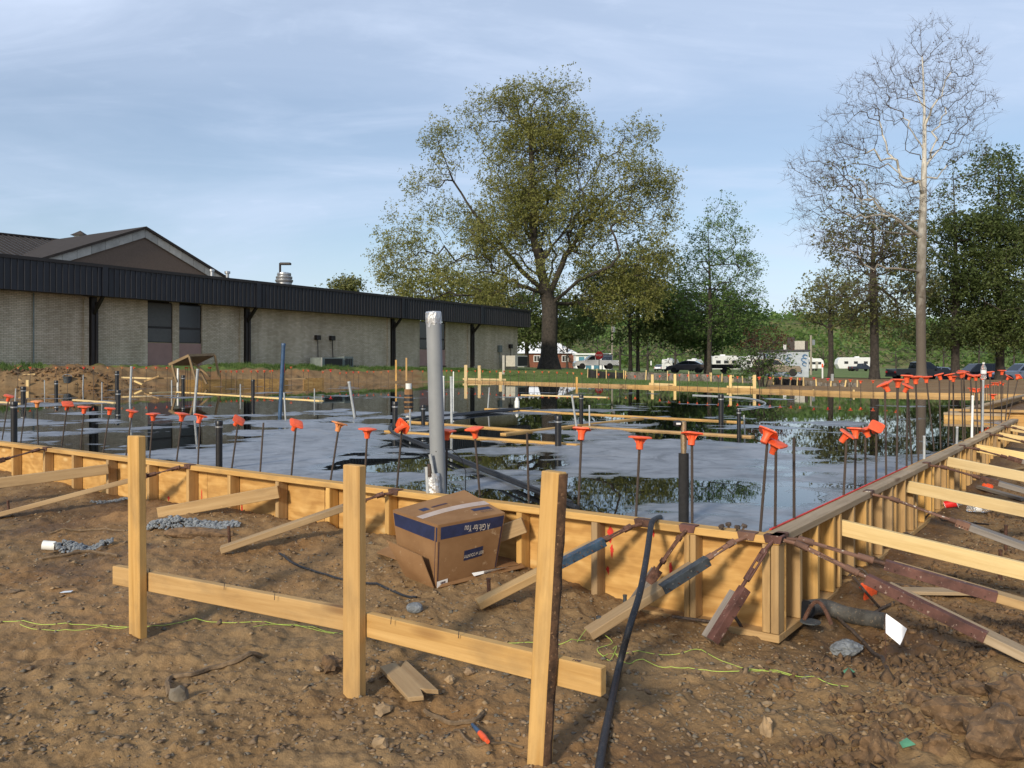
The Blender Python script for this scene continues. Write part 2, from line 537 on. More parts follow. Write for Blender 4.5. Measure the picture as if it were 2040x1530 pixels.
def m_ground():
    t = NT('ground_soil_and_grass')
    P = t.n('ShaderNodeNewGeometry').outputs['Position']
    a = t.n('ShaderNodeAttribute', {'attribute_name': 'grass'}).outputs['Fac']
    wet = t.n('ShaderNodeAttribute', {'attribute_name': 'damp'}).outputs['Fac']
    n1 = t.noise(P, 1.1, 6, 0.6, 0.3)
    n2 = t.noise(P, 9.0, 6, 0.65)
    n3 = t.noise(P, 55.0, 4, 0.7)
    n4 = t.noise(P, 0.25, 3, 0.5)
    soil = t.ramp(n1, [(0.30, (0.108, 0.062, 0.028)), (0.50, (0.185, 0.112, 0.052)), (0.72, (0.262, 0.168, 0.078))])
    soil = t.mix(0.40, soil, t.ramp(n2, [(0.32, (0.068, 0.040, 0.020)), (0.66, (0.30, 0.192, 0.094))]))
    soil = t.mix(0.35, soil, t.ramp(n3, [(0.30, (0.05, 0.031, 0.017)), (0.70, (0.33, 0.225, 0.125))]))
    pack = t.ramp(t.noise(P, 0.75, 4, 0.55, 0.6), [(0.42, (0, 0, 0)), (0.62, (1, 1, 1))])
    soil = t.mix(t.math('MULTIPLY', pack, 0.55), soil, t.ramp(n2, [(0.3, (0.205, 0.140, 0.078)), (0.7, (0.300, 0.215, 0.125))]))
    vor = t.n('ShaderNodeTexVoronoi', {'feature': 'F1'}, Vector=P, Scale=42.0, Randomness=1.0)
    chip = t.ramp(vor.outputs['Distance'], [(0.24, (1, 1, 1)), (0.34, (0, 0, 0))])
    sel = t.n('ShaderNodeSeparateColor', Color=vor.outputs['Color'])
    chip = t.math('MULTIPLY', chip, t.math('GREATER_THAN', sel.outputs[0], t.math('ADD', 0.62, t.math('MULTIPLY', pack, 0.30))))
    chipc = t.ramp(sel.outputs[1], [(0.0, (0.16, 0.115, 0.08)), (0.5, (0.33, 0.25, 0.17)), (1.0, (0.24, 0.22, 0.20))])
    soil = t.mix(t.math('MULTIPLY', chip, 0.8), soil, chipc)
    red = t.ramp(t.noise(P, 0.55, 4, 0.6), [(0.48, (0, 0, 0)), (0.72, (0.55, 0.55, 0.55))])
    soil = t.mix(red, soil, t.mix(1.0, soil, (1.0, 0.70, 0.52), 'MULTIPLY'))
    soil = t.mix(t.math('MULTIPLY', wet, 0.85), soil, t.mix(1.0, soil, (0.30, 0.25, 0.23), 'MULTIPLY'))
    gr = t.ramp(t.noise(P, 3.5, 6, 0.7), [(0.3, (0.055, 0.088, 0.024)), (0.55, (0.105, 0.160, 0.044)), (0.75, (0.175, 0.210, 0.070))])
    gr = t.mix(t.ramp(n4, [(0.4, (0, 0, 0)), (0.7, (0.6, 0.6, 0.6))]), gr, (0.19, 0.205, 0.08))
    gm = t.math('ADD', a, t.math('MULTIPLY', t.math('SUBTRACT', n2, 0.5), 1.2))
    gm = t.ramp(gm, [(0.42, (0, 0, 0)), (0.60, (1, 1, 1))])
    col = t.mix(gm, soil, gr)
    col = t.mix(1.0, col, (1.10, 1.07, 0.97), 'MULTIPLY')
    h = t.math('ADD', t.math('MULTIPLY', n2, 0.9), t.math('MULTIPLY', n3, 0.5))
    h = t.math('ADD', h, t.math('MULTIPLY', chip, 0.35))
    t.bump(h, 0.85, 0.016)
    rg = t.math('SUBTRACT', 0.95, t.math('MULTIPLY', wet, 0.45))
    return t.base(col, rg, spec=0.25)
M['ground'] = m_ground()

def m_slab():
    t = NT('fresh_concrete')
    P = t.n('ShaderNodeNewGeometry').outputs['Position']
    n1 = t.noise(P, 0.9, 6, 0.62, 0.8)
    n2 = t.noise(P, 7.0, 6, 0.65, 0.4)
    n3 = t.noise(P, 60.0, 3, 0.6)
    col = t.ramp(n1, [(0.30, (0.145, 0.155, 0.172)), (0.5, (0.235, 0.250, 0.275)), (0.75, (0.35, 0.365, 0.39))])
    col = t.mix(0.25, col, t.ramp(n2, [(0.3, (0.11, 0.115, 0.125)), (0.7, (0.36, 0.38, 0.41))]))
    sm = t.noise(t.mapping(P, (1.0, 1.0, 1), (0, 0, 0.6)), 2.3, 7, 0.68, 1.6)
    col = t.mix(t.ramp(sm, [(0.50, (0, 0, 0)), (0.64, (0.75, 0.75, 0.75))]), col, (0.095, 0.100, 0.108))
    col = t.mix(t.ramp(sm, [(0.30, (0.5, 0.5, 0.5)), (0.42, (0, 0, 0))]), col, (0.42, 0.43, 0.45))
    w = t.n('ShaderNodeAttribute', {'attribute_name': 'under'}).outputs['Fac']
    col = t.mix(w, col, (0.060, 0.062, 0.058))
    tan = t.ramp(t.noise(P, 0.6, 5, 0.65, 1.5), [(0.60, (0, 0, 0)), (0.70, (0.45, 0.45, 0.45))])
    col = t.mix(tan, col, (0.33, 0.27, 0.20))
    fl = t.noise(t.mapping(P, (0.35, 1.1, 1)), 1.3, 5, 0.6, 1.0)
    film = t.math('ADD', t.n('ShaderNodeAttribute', {'attribute_name': 'film'}).outputs['Fac'], t.math('MULTIPLY', t.math('SUBTRACT', fl, 0.5), 1.1), True)
    col = t.mix(t.math('MULTIPLY', film, 0.55), col, t.mix(1.0, col, (0.52, 0.54, 0.57), 'MULTIPLY'))
    t.bump(t.math('ADD', n2, t.math('MULTIPLY', n3, 0.4)), 0.12, 0.006)
    rg = t.math('ADD', 0.13, t.math('MULTIPLY', n2, 0.16))
    rg = t.math('ADD', rg, t.math('MULTIPLY', t.math('SUBTRACT', 1.0, film), 0.28))
    return t.base(col, rg, spec=0.55)
M['slab'] = m_slab()
def m_water():
    t = NT('standing_water')
    P = t.n('ShaderNodeNewGeometry').outputs['Position']
    t.t.nodes.remove(t.b)
    fr = t.n('ShaderNodeFresnel', IOR=1.36)
    tr = t.n('ShaderNodeBsdfTransparent', Color=(0.62, 0.66, 0.60, 1))
    gl = t.n('ShaderNodeBsdfGlossy', Roughness=0.012, Color=(1, 1, 1, 1))
    nz = t.noise(t.mapping(P, (1.0, 1.0, 1)), 2.6, 3, 0.5)
    bp = t.n('ShaderNodeBump', Height=nz, Strength=0.02, Distance=0.02)
    t.t.links.new(bp.outputs[0], gl.inputs['Normal'])
    mx = t.n('ShaderNodeMixShader')
    t.t.links.new(fr.outputs[0], mx.inputs[0])
    t.t.links.new(tr.outputs[0], mx.inputs[1])
    t.t.links.new(gl.outputs[0], mx.inputs[2])
    t.t.links.new(mx.outputs[0], t.out.inputs['Surface'])
    return t.m
M['water'] = m_water()

def m_leaf(name, c1, c2, c3):
    t = NT(name)
    P = t.n('ShaderNodeNewGeometry').outputs['Position']
    n = t.noise(P, 0.55, 3, 0.6)
    n2 = t.noise(P, 6.0, 2, 0.6)
    col = t.ramp(t.math('ADD', t.math('MULTIPLY', n, 0.6), t.math('MULTIPLY', n2, 0.4)), [(0.34, c1), (0.5, c2), (0.66, c3)])
    t.base(col, 0.55, spec=0.3)
    tl = t.n('ShaderNodeBsdfTranslucent', Color=col)
    mx = t.n('ShaderNodeMixShader', Fac=0.42)
    t.t.links.new(t.b.outputs[0], mx.inputs[1])
    t.t.links.new(tl.outputs[0], mx.inputs[2])
    t.t.links.new(mx.outputs[0], t.out.inputs['Surface'])
    return t.m
M['leaf_oak'] = m_leaf('oak_leaves', (0.165, 0.185, 0.048), (0.262, 0.268, 0.080), (0.370, 0.340, 0.125))
M['leaf_green'] = m_leaf('green_leaves', (0.055, 0.105, 0.024), (0.098, 0.168, 0.042), (0.160, 0.225, 0.064))
M['leaf_fresh'] = m_leaf('fresh_leaves', (0.080, 0.150, 0.034), (0.130, 0.215, 0.055), (0.215, 0.285, 0.092))
M['leaf_dark'] = m_leaf('dark_leaves', (0.066, 0.098, 0.030), (0.110, 0.148, 0.046), (0.170, 0.200, 0.072))
M['leaf_olive'] = m_leaf('olive_leaves', (0.120, 0.132, 0.042), (0.185, 0.195, 0.068), (0.265, 0.250, 0.100))
M['leaf_red'] = m_leaf('red_brown_leaves', (0.060, 0.022, 0.014), (0.100, 0.036, 0.022), (0.140, 0.070, 0.035))
M['bark'] = m_plain('tree_bark', (0.052, 0.043, 0.035), 0.92, 0, 0.4, 6, 1.0, speck=((0.11, 0.10, 0.085), 0.64))
def m_syc():
    t = NT('sycamore_bark')
    c = t.n('ShaderNodeNewGeometry').outputs['Position']
    z = t.n('ShaderNodeSeparateXYZ', Vector=c).outputs[2]
    n = t.noise(t.mapping(c, (2.2, 2.2, 1.0)), 1.6, 5, 0.6)
    hi = t.math('ADD', t.math('MULTIPLY', z, 0.075), n)
    col = t.ramp(t.math('MULTIPLY', hi, 0.5), [(0.40, (0.105, 0.085, 0.066)), (0.56, (0.25, 0.23, 0.195)), (0.74, (0.56, 0.54, 0.48))])
    t.bump(n, 0.5, 0.03)
    return t.base(col, 0.85)
M['bark_syc'] = m_syc()
M['twig'] = m_plain('twig_bark', (0.105, 0.085, 0.068), 0.9, 0, 0.2, 4, 0)

def m_brick(name, b1, b2, mortar, sx=1.0):
    t = NT(name)
    c = t.coord()
    n = t.n('ShaderNodeTexBrick', {'offset': 0.5}, Vector=t.mapping(c, (1, 1, 1), (math.radians(90), 0, 0)), Color1=b1, Color2=b2, Mortar=mortar,
            Scale=1.0)
    n.inputs['Mortar Size'].default_value = 0.006
    n.inputs['Brick Width'].default_value = 0.205
    n.inputs['Row Height'].default_value = 0.0715
    n.inputs['Bias'].default_value = 0.0
    st = t.noise(c, 0.5, 5, 0.6)
    col = t.mix(0.5, n.outputs['Color'], t.ramp(st, [(0.3, (0.50, 0.48, 0.44)), (0.7, (1.0, 1.0, 1.0))]), 'MULTIPLY')
    sk = t.noise(t.mapping(c, (1.6, 1, 0.12)), 1.0, 5, 0.65)
    col = t.mix(0.6, col, t.ramp(sk, [(0.32, (0.60, 0.58, 0.54)), (0.6, (1, 1, 1))]), 'MULTIPLY')
    t.bump(t.math('SUBTRACT', 1.0, n.outputs['Fac']), 0.7, 0.008)
    return t.base(col, 0.9, spec=0.2)
M['brick_tan'] = m_brick('tan_brick', (0.60, 0.51, 0.375), (0.76, 0.66, 0.51), (0.25, 0.21, 0.155))
M['brick_red'] = m_brick('red_brick', (0.20, 0.062, 0.036), (0.29, 0.10, 0.06), (0.22, 0.16, 0.12))
M['fascia'] = m_plain('dark_blue_grey_metal', (0.017, 0.018, 0.024), 0.42, 0.2, 0.15, 2, 0)
M['seam'] = m_plain('seam_grey', (0.062, 0.060, 0.064), 0.4, 0.3, 0.1, 2, 0)
M['brown_metal'] = m_plain('dark_brown_metal', (0.022, 0.017, 0.015), 0.5, 0.2, 0.15, 3, 0)
M['soffit'] = m_plain('soffit_brown', (0.045, 0.036, 0.03), 0.8, 0, 0.1, 3, 0)
M['gable_brown'] = m_plain('brown_stucco', (0.150, 0.108, 0.080), 0.9, 0, 0.1, 12, 0.2)
M['cream_board'] = m_plain('cream_board', (0.44, 0.42, 0.37), 0.7, 0, 0.12, 3, 0.05, speck=((0.22, 0.20, 0.17), 0.68))
M['roof_metal'] = m_plain('brown_roof_metal', (0.050, 0.042, 0.037), 0.85, 0.0, 0.12, 3, 0, spec=0.2)
M['window_panel'] = m_plain('mauve_panel', (0.36, 0.22, 0.19), 0.7, 0, 0.06, 3, 0)
def m_glass(name, col, rough=0.06):
    t = NT(name)
    m = t.base(col, rough, spec=0.5)
    return m
M['glass_dark'] = m_glass('dark_window_glass', (0.012, 0.013, 0.014), 0.10)
M['blind'] = m_plain('window_blind', (0.09, 0.088, 0.083), 0.5, 0, 0.1, 6, 0)
M['car_glass'] = m_glass('car_glass', (0.018, 0.022, 0.026), 0.05)
M['galv'] = m_plain('bright_vent_metal', (0.45, 0.46, 0.47), 0.35, 0.8, 0.12, 8, 0.05)
M['ac_green'] = m_plain('grey_green_cabinet', (0.17, 0.20, 0.19), 0.55, 0.1, 0.12, 6, 0.05)
M['ac_beige'] = m_plain('beige_cabinet', (0.50, 0.48, 0.42), 0.55, 0, 0.1, 6, 0.05)
M['coil'] = m_plain('dark_coil', (0.025, 0.026, 0.025), 0.7, 0.2, 0.3, 60, 0.4)
M['asphalt'] = m_plain('asphalt', (0.055, 0.056, 0.060), 0.85, 0, 0.25, 3, 0.2)
M['white_paint'] = m_plain('white_paint', (0.72, 0.73, 0.72), 0.5, 0, 0.06, 3, 0)
M['white_roof'] = m_plain('white_roof', (0.78, 0.80, 0.80), 0.6, 0, 0.05, 2, 0)
M['teal_door'] = m_plain('teal_panel', (0.06, 0.20, 0.28), 0.5, 0, 0.1, 2, 0)
M['silt'] = m_plain('silt_fence_fabric', (0.195, 0.175, 0.150), 0.85, 0, 0.25, 2.2, 0.4, speck=((0.06, 0.052, 0.045), 0.55))
M['silt_black'] = m_plain('black_silt_fabric', (0.020, 0.020, 0.021), 0.8, 0, 0.3, 2.5, 0.3)
def m_car(name, col, rough=0.28, metal=0.3):
    t = NT(name)
    t.b.inputs['Coat Weight'].default_value = 0.6
    return t.base(col, rough, metal)
M['car_white'] = m_car('car_white', (0.70, 0.71, 0.71), 0.3, 0)
M['car_slate'] = m_car('car_slate', (0.045, 0.048, 0.068), 0.3, 0.5)
M['car_black'] = m_car('car_black', (0.012, 0.012, 0.014))
M['car_tan'] = m_car('car_tan', (0.155, 0.130, 0.098), 0.35, 0.4)
M['car_silver'] = m_car('car_silver', (0.34, 0.37, 0.41), 0.3, 0.5)
M['car_navy'] = m_car('car_navy', (0.02, 0.026, 0.045))
M['tyre'] = m_plain('tyre_rubber', (0.016, 0.016, 0.017), 0.8, 0, 0.1, 10, 0)
M['rim'] = m_plain('alloy_rim', (0.42, 0.43, 0.44), 0.35, 0.7, 0.1, 10, 0)
M['tail_light'] = m_plain('tail_light', (0.40, 0.012, 0.010), 0.25, 0, 0.05, 10, 0)
M['head_light'] = m_plain('head_light', (0.66, 0.67, 0.68), 0.15, 0, 0.05, 10, 0)
M['marker_light'] = m_plain('marker_light', (0.75, 0.20, 0.05), 0.3, 0, 0.05, 10, 0)
M['sign_red'] = m_plain('sign_red', (0.42, 0.018, 0.018), 0.5, 0, 0.08, 10, 0)
M['sign_pale'] = m_plain('sign_pale_blue', (0.44, 0.49, 0.56), 0.5, 0, 0.05, 6, 0)
M['sign_ink'] = m_plain('sign_navy', (0.018, 0.028, 0.075), 0.5, 0, 0.05, 6, 0)
M['pole'] = m_plain('weathered_pole', (0.30, 0.27, 0.215), 0.9, 0, 0.2, 5, 0.2)
M['mural_blue'] = m_plain('mural_blue', (0.10, 0.19, 0.33), 0.7, 0, 0.3, 4, 0)
M['mural_wall'] = m_plain('pale_mural_wall', (0.52, 0.57, 0.63), 0.8, 0, 0.10, 1.5, 0)
M['seat_black'] = M['black']
def m_hill():
    t = NT('wooded_hill')
    P = t.n('ShaderNodeNewGeometry').outputs['Position']
    n = t.noise(P, 0.06, 6, 0.7)
    n2 = t.noise(P, 0.012, 3, 0.5)
    col = t.ramp(n, [(0.35, (0.085, 0.115, 0.040)), (0.52, (0.135, 0.165, 0.058)), (0.68, (0.215, 0.210, 0.090))])
    col = t.mix(t.ramp(n2, [(0.5, (0, 0, 0)), (0.65, (0.7, 0.7, 0.7))]), col, (0.27, 0.23, 0.135))
    t.bump(n, 1.0, 4.0)
    return t.base(col, 1.0, spec=0.0)
M['hill'] = m_hill()

# ------------------------------------------------------------------ the site plan
Z_SLAB, Z_WATER, Z_TOP = 0.462, 0.4625, 0.50
A = PZ(1552, 1071, Z_TOP)                             # near corner of the formwork
FD = (PZ(0, 881, Z_TOP) - A).normalized()             # along the front form, leftwards
R1 = PZ(2029, 834.5, Z_TOP)
RD = (R1 - A).normalized()                            # along the right form, away from the camera
FN = V((-FD.y, FD.x, 0)); FN = FN if FN.y > 0 else -FN    # from the front form into the slab
RN = V((-RD.y, RD.x, 0)); RN = RN if RN.x < 0 else -RN    # from the right form into the slab
B2 = PZ(1882, 827, 0.53); B2.z = 0
FARTOP = 0.555
def far(px, d):
    return V(((px - CX) / F * d, d, 0))
FAR = [far(2040, 22.3), far(1740, 24.0), far(1500, 27.7), far(1250, 33.5), far(930, 43.1), far(700, 39.6), far(520, 35.6), far(300, 32.4),
       far(0, 29.8), far(-260, 28.2)]
L1 = A + FD * 17.5
POLY = [V((p.x, p.y, 0)) for p in (A, R1)] + [B2] + FAR + [V((L1.x, L1.y, 0))]
PXY = np.array([(p.x, p.y) for p in POLY])
def sdf(X, Y):
    """signed distance to the slab outline, negative inside"""
    best = np.full(np.shape(X), 1e9)
    inside = np.zeros(np.shape(X), bool)
    n = len(PXY)
    for i in range(n):
        x0, y0 = PXY[i]
        x1, y1 = PXY[(i + 1) % n]
        dx, dy = x1 - x0, y1 - y0
        t = np.clip(((X - x0) * dx + (Y - y0) * dy) / (dx * dx + dy * dy), 0, 1)
        best = np.minimum(best, np.hypot(X - x0 - t * dx, Y - y0 - t * dy))
        c = ((y0 > Y) != (y1 > Y)) & (X < (x1 - x0) * (Y - y0) / (y1 - y0 + 1e-12) + x0)
        inside ^= c
    return np.where(inside, -best, best)
# the long brick building: its eaves line
BU = V((1065 / F, 1.0, 0)).normalized()               # along the eaves, away from the camera
BN = V((-BU.y, BU.x, 0))                              # into the building
D0 = 33.5
B0 = V((-CX / F * D0, D0, 0))
Z_SOF = E + 153 / F * D0
Z_EAV = E + 223 / F * D0
Z_BASE = 1.27
def bw(X, Y):                                         # distance in front of the eaves line
    return -((X - B0.x) * BN.x + (Y - B0.y) * BN.y)
def gz_smooth(X, Y):
    X, Y = np.asarray(X, float), np.asarray(Y, float)
    s = sdf(X, Y)
    w = bw(X, Y)
    plane = 1.03 - 0.036 * (X - 3.0)
    plane = plane + (np.clip(plane, 0.0, 1.1) * 0.6 - plane) * sstep(115, 160, Y)
    front = 0.02 + 0.10 * np.exp(-((X + 2.2) ** 2 / 5.0 + (Y - 5.4) ** 2 / 1.6)) + 0.05 * sstep(-4, -9, X)
    front = front - 0.05 * sstep(3.0, 1.8, Y) + 0.16 * np.exp(-((X - 2.35) ** 2 + (Y - 2.75) ** 2) / 0.9)
    front = front - 0.09 * np.exp(-((X - 1.62) ** 2 + (Y - 4.05) ** 2) / 0.22)
    front = front + 0.16 * sstep(0.5, 1.6, s) * sstep(2.0, 4.5, X) * sstep(9.5, 5.0, Y) + 0.26 * sstep(3, 8, X) * sstep(6, 12, Y)
    front = front + 0.125 * np.exp(-(s / 0.75) ** 2) * sstep(0.75, -0.15, X) * sstep(-9.5, -7, X) * (Y < 12)
    back = 0.40 + (plane - 0.40) * sstep(47, 88, Y)
    z = front + (back - front) * sstep(12, 24, Y)
    amp = 0.80 - 0.30 * sstep(40, 64, Y)
    bank = 0.45 + amp * (1 - sstep(0.6, 5.0, w))
    bank = np.where(w < 0.6, 0.45 + amp, bank)
    onb = sstep(14, 22, Y) * sstep(12, 6, X)
    bank = np.minimum(bank, 0.42 + 0.42 * np.maximum(s, 0))
    z = np.where((onb > 0) & (bank > z), z + (bank - z) * onb, z)
    mound = far(155, 31.9)
    z = z + 0.62 * np.exp(-(((X - mound.x) / 1.5) ** 2 + ((Y - mound.y) / 0.9) ** 2)) * sstep(0.0, 0.5, s)
    m2 = far(1720, 23.8)
    z = z + 0.16 * np.exp(-(((X - m2.x) / 1.2) ** 2 + ((Y - m2.y) / 0.7) ** 2)) * sstep(0.0, 0.4, s)
    z = np.where(s < 0.0, np.minimum(z, 0.16), z)
    return z, s, w
def gz(X, Y, detail=True):
    X, Y = np.asarray(X, float), np.asarray(Y, float)
    z, s, w = gz_smooth(X, Y)
    near = sstep(16, 8, np.hypot(X, Y))
    rough = sstep(0.9, 2.2, X) * sstep(4.3, 3.2, Y)            # cloddy lower right
    n = 0.075 * (fbm(X * 0.9, Y * 0.9, 3, 1) - 0.5) + 0.050 * (fbm(X * 4.0, Y * 4.0, 4, 7) - 0.5)
    z = z + n * (0.35 + 0.65 * near) * (1 + 0.8 * rough)
    if detail:
        ridg = np.abs(fbm(X * 7, Y * 7, 3, 21) - 0.5) * 2
        z = z + near * (-0.022 * ridg + 0.020 * (fbm(X * 22, Y * 22, 3, 33) - 0.5))
        d, idv = worley(X * 9.0, Y * 9.0, 3)
        z = z + near * 0.016 * np.maximum(0, 0.52 - d) * (idv > 0.55) * 2.0 * (1 + 1.2 * rough)
        d, idv = worley(X * 26, Y * 26, 13)
        z = z + near * 0.0075 * np.maximum(0, 0.5 - d) * (idv > 0.4) * 2
    bump = sstep(16, 22, Y) * sstep(75, 45, Y) * sstep(0, 0.7, s) * sstep(12.5, 4, w)
    z = z + bump * 0.42 * (fbm(X * 2.2, Y * 2.2, 5, 55, 0.6) - 0.45)
    return z
def GZ(x, y):
    return float(gz(np.array([x]), np.array([y]))[0])
def PG(px, py, lift=0.0):                             # a photo pixel, met with the ground
    z = 0.0
    for _ in range(14):
        p = PZ(px, py, z)
        z = 0.5 * z + 0.5 * GZ(p.x, p.y)
    p = PZ(px, py, z)
    p.z = GZ(p.x, p.y) + lift
    return p

# ------------------------------------------------------------------ ground: one sheet, fine before the camera, out to the horizon
def polar(angs, rads, keep=None):
    T, R = np.meshgrid(angs, rads)
    X, Y = R * np.sin(T), R * np.cos(T)
    nr, na = X.shape
    idx = np.arange(nr * na).reshape(nr, na)
    f = np.stack([idx[:-1, :-1], idx[:-1, 1:], idx[1:, 1:], idx[1:, :-1]], -1).reshape(-1, 4)
    return X.ravel(), Y.ravel(), f
fine = np.radians(np.arange(-37, 37.01, 0.14))
coarse = np.radians(np.concatenate([np.arange(-180, -37, 6.5), ]))
coarse2 = np.radians(np.arange(43, 180.1, 6.5))
angs = np.concatenate([coarse, fine, coarse2, [math.pi]])
rads = np.concatenate([[0.3, 0.8, 1.4], np.exp(np.arange(math.log(1.75), math.log(10), 0.0036)),
                       np.exp(np.arange(math.log(10), math.log(70), 0.009)), np.exp(np.arange(math.log(70), math.log(2600), 0.035))])
gx, gy, gf = polar(angs, rads)
gh = gz(gx, gy)
gh = np.where(np.hypot(gx, gy) > 1500, gh - 2.0, gh)
gm = arrays_mesh('ground', np.stack([gx, gy, gh], 1), gf, M['ground'], smooth=True)
_, gs, gwd = gz_smooth(gx, gy)
gpx = CX + F * gx / np.maximum(gy, 0.1)
gn = fbm(gx * 0.35, gy * 0.35, 4, 77)
grass = sstep(2.2, 0.8, gwd + 3.0 * (gn - 0.5)) * sstep(14, 22, gy) * (1 - sstep(80, 130, gpx) * sstep(420, 330, gpx) * sstep(40, 34, gy))
slope = sstep(1.0, 2.6, gs + 2.0 * (gn - 0.5)) * sstep(22, 27, gy)
grass = np.maximum(grass, slope * sstep(760, 930, gpx) * (1 - sstep(1490, 1560, gpx) * sstep(75, 55, gy)))
grass = np.maximum(grass, sstep(100, 112, gy) * 0.95)
grass = np.maximum(grass, sstep(55, 62, gy) * sstep(1150, 1000, gpx))
grass = np.where((gs < 0.3) | (gy < 14), 0, grass)
damp = np.exp(-((gx - 1.75) ** 2 / 0.16 + (gy - 4.0) ** 2 / 0.16)) * 1.3
damp = np.maximum(damp, 0.8 * sstep(0.34, 0.05, gs + 0.25 * (fbm(gx * 3, gy * 3, 3, 91) - 0.5)) * (gy < 14) * sstep(1.0, 1.6, gx))
damp = np.maximum(damp, 0.6 * sstep(0.56, 0.70, fbm(gx * 0.8, gy * 0.8, 4, 63)) * (gy < 12) * sstep(1.8, 0.6, gx))
damp = np.maximum(damp, 0.6 * sstep(0.9, 0.2, gs) * (gy > 18) * (gpx > 1480))
for nm, arr in (('grass', grass), ('damp', np.clip(damp, 0, 1))):
    at = gm.attributes.new(nm, 'FLOAT', 'POINT')
    at.data.foreach_set('value', arr.astype(np.float32))
tag(link('ground', gm), 'bare brown construction dirt running out to grass', kind='structure')

# ------------------------------------------------------------------ slab with standing water
sa = np.radians(np.arange(-37, 38.5, 0.11))
sr = np.exp(np.arange(math.log(3.7), math.log(46), 0.0042))
sx, sy, sf = polar(sa, sr)
sd = sdf(sx, sy)
def puddle(x, y):
    d = np.hypot(x, y)
    px = CX + F * x / np.maximum(y, .1)
    wx = x + 0.5 * (fbm(x * 1.1, y * 1.1, 3, 211) - 0.5); wy = y + 0.5 * (fbm(x * 1.1, y * 1.1, 3, 223) - 0.5)
    n = fbm(wx * 0.80 + 3, wy * 0.80, 6, 101, 0.58) - 0.5
    n = n * 1.35 + 0.42 * (fbm(wx * 2.4, wy * 2.4, 4, 133, 0.6) - 0.5)
    b = -0.012 - 0.165 * sstep(8, 20, d) - 0.06 * sstep(22, 32, d) - 0.10 * sstep(850, 1000, px) * sstep(9, 14, d)
    b = b + 0.11 * sstep(700, 350, px) * sstep(21, 9, d)
    for (qx, qy, r, amp) in ((1160, 985, 0.75, -0.34), (985, 935, 0.85, -0.26), (1380, 965, 0.6, -0.26), (270, 892, 0.8, -0.30),
                             (330, 865, 1.0, -0.12), (1180, 915, 0.7, 0.25), (1270, 895, 0.9, 0.22), (1420, 1045, 0.5, 0.30), (1650, 1010, 0.5, 0.22),
                             (640, 905, 1.3, 0.30), (560, 860, 1.4, 0.2), (450, 830, 1.2, 0.12), (1550, 985, 0.45, -0.26), (820, 940, 0.6, 0.2), (560, 800, 2.2, -0.25),
                             (100, 830, 1.2, 0.22), (1450, 910, 0.9, 0.30), (1300, 925, 0.7, 0.26), (1600, 960, 0.6, 0.25), (1250, 868, 1.0, 0.16), (1700, 930, 0.7, 0.2), (1120, 940, 0.4, 0.18), (1650, 880, 0.7, -0.2), (1120, 885, 0.45, -0.18)):
        c = PZ(qx, qy, Z_SLAB)
        b = b + amp * np.exp(-((x - c.x) ** 2 + (y - c.y) ** 2) / (r * r))
    return n + b
pd = puddle(sx, sy)
sh = Z_SLAB + 0.016 * np.clip(pd, -0.5, 0.5)
sh = sh + 0.02 * np.exp(-(np.maximum(-sd - 0.1, 0) / 0.05) ** 2) * (sy < 13)
keepv = sd < -0.06
keepf = keepv[sf].all(1)
sf = sf[keepf]
used = np.unique(sf)
remap = np.full(len(sx), -1)
remap[used] = np.arange(len(used))
slm = arrays_mesh('slab', np.stack([sx, sy, sh], 1)[used], remap[sf], M['slab'], smooth=True)
at = slm.attributes.new('under', 'FLOAT', 'POINT')
at.data.foreach_set('value', sstep(0.09 + 0.05 * (fbm(sx * 3, sy * 3, 3, 5) - .5), -0.02, pd)[used].astype(np.float32))
at = slm.attributes.new('film', 'FLOAT', 'POINT')
at.data.foreach_set('value', sstep(0.26, 0.02, pd)[used].astype(np.float32))
tag(link('slab', slm), 'freshly poured grey concrete slab inside the wooden forms', kind='structure')
wpoly = []
cen = V((sum(p.x for p in POLY) / len(POLY), sum(p.y for p in POLY) / len(POLY), 0))
wm = bpy.data.meshes.new('water')
pin = []
n = len(POLY)
for i in range(n):
    p0, p1, p2 = POLY[i - 1], POLY[i], POLY[(i + 1) % n]
    e1, e2 = (p1 - p0).normalized(), (p2 - p1).normalized()
    n1, n2 = V((-e1.y, e1.x, 0)), V((-e2.y, e2.x, 0))
    b = (n1 + n2)
    b = b / max(0.35, (1 + n1.dot(n2)))
    pin.append(p1 + b * 0.10)
wm.from_pydata([(p.x, p.y, Z_WATER) for p in pin], [], [tuple(range(n))])
wm.materials.append(M['water'])
tag(link('water', wm), 'still rain water standing in wide puddles on the slab', kind='structure')

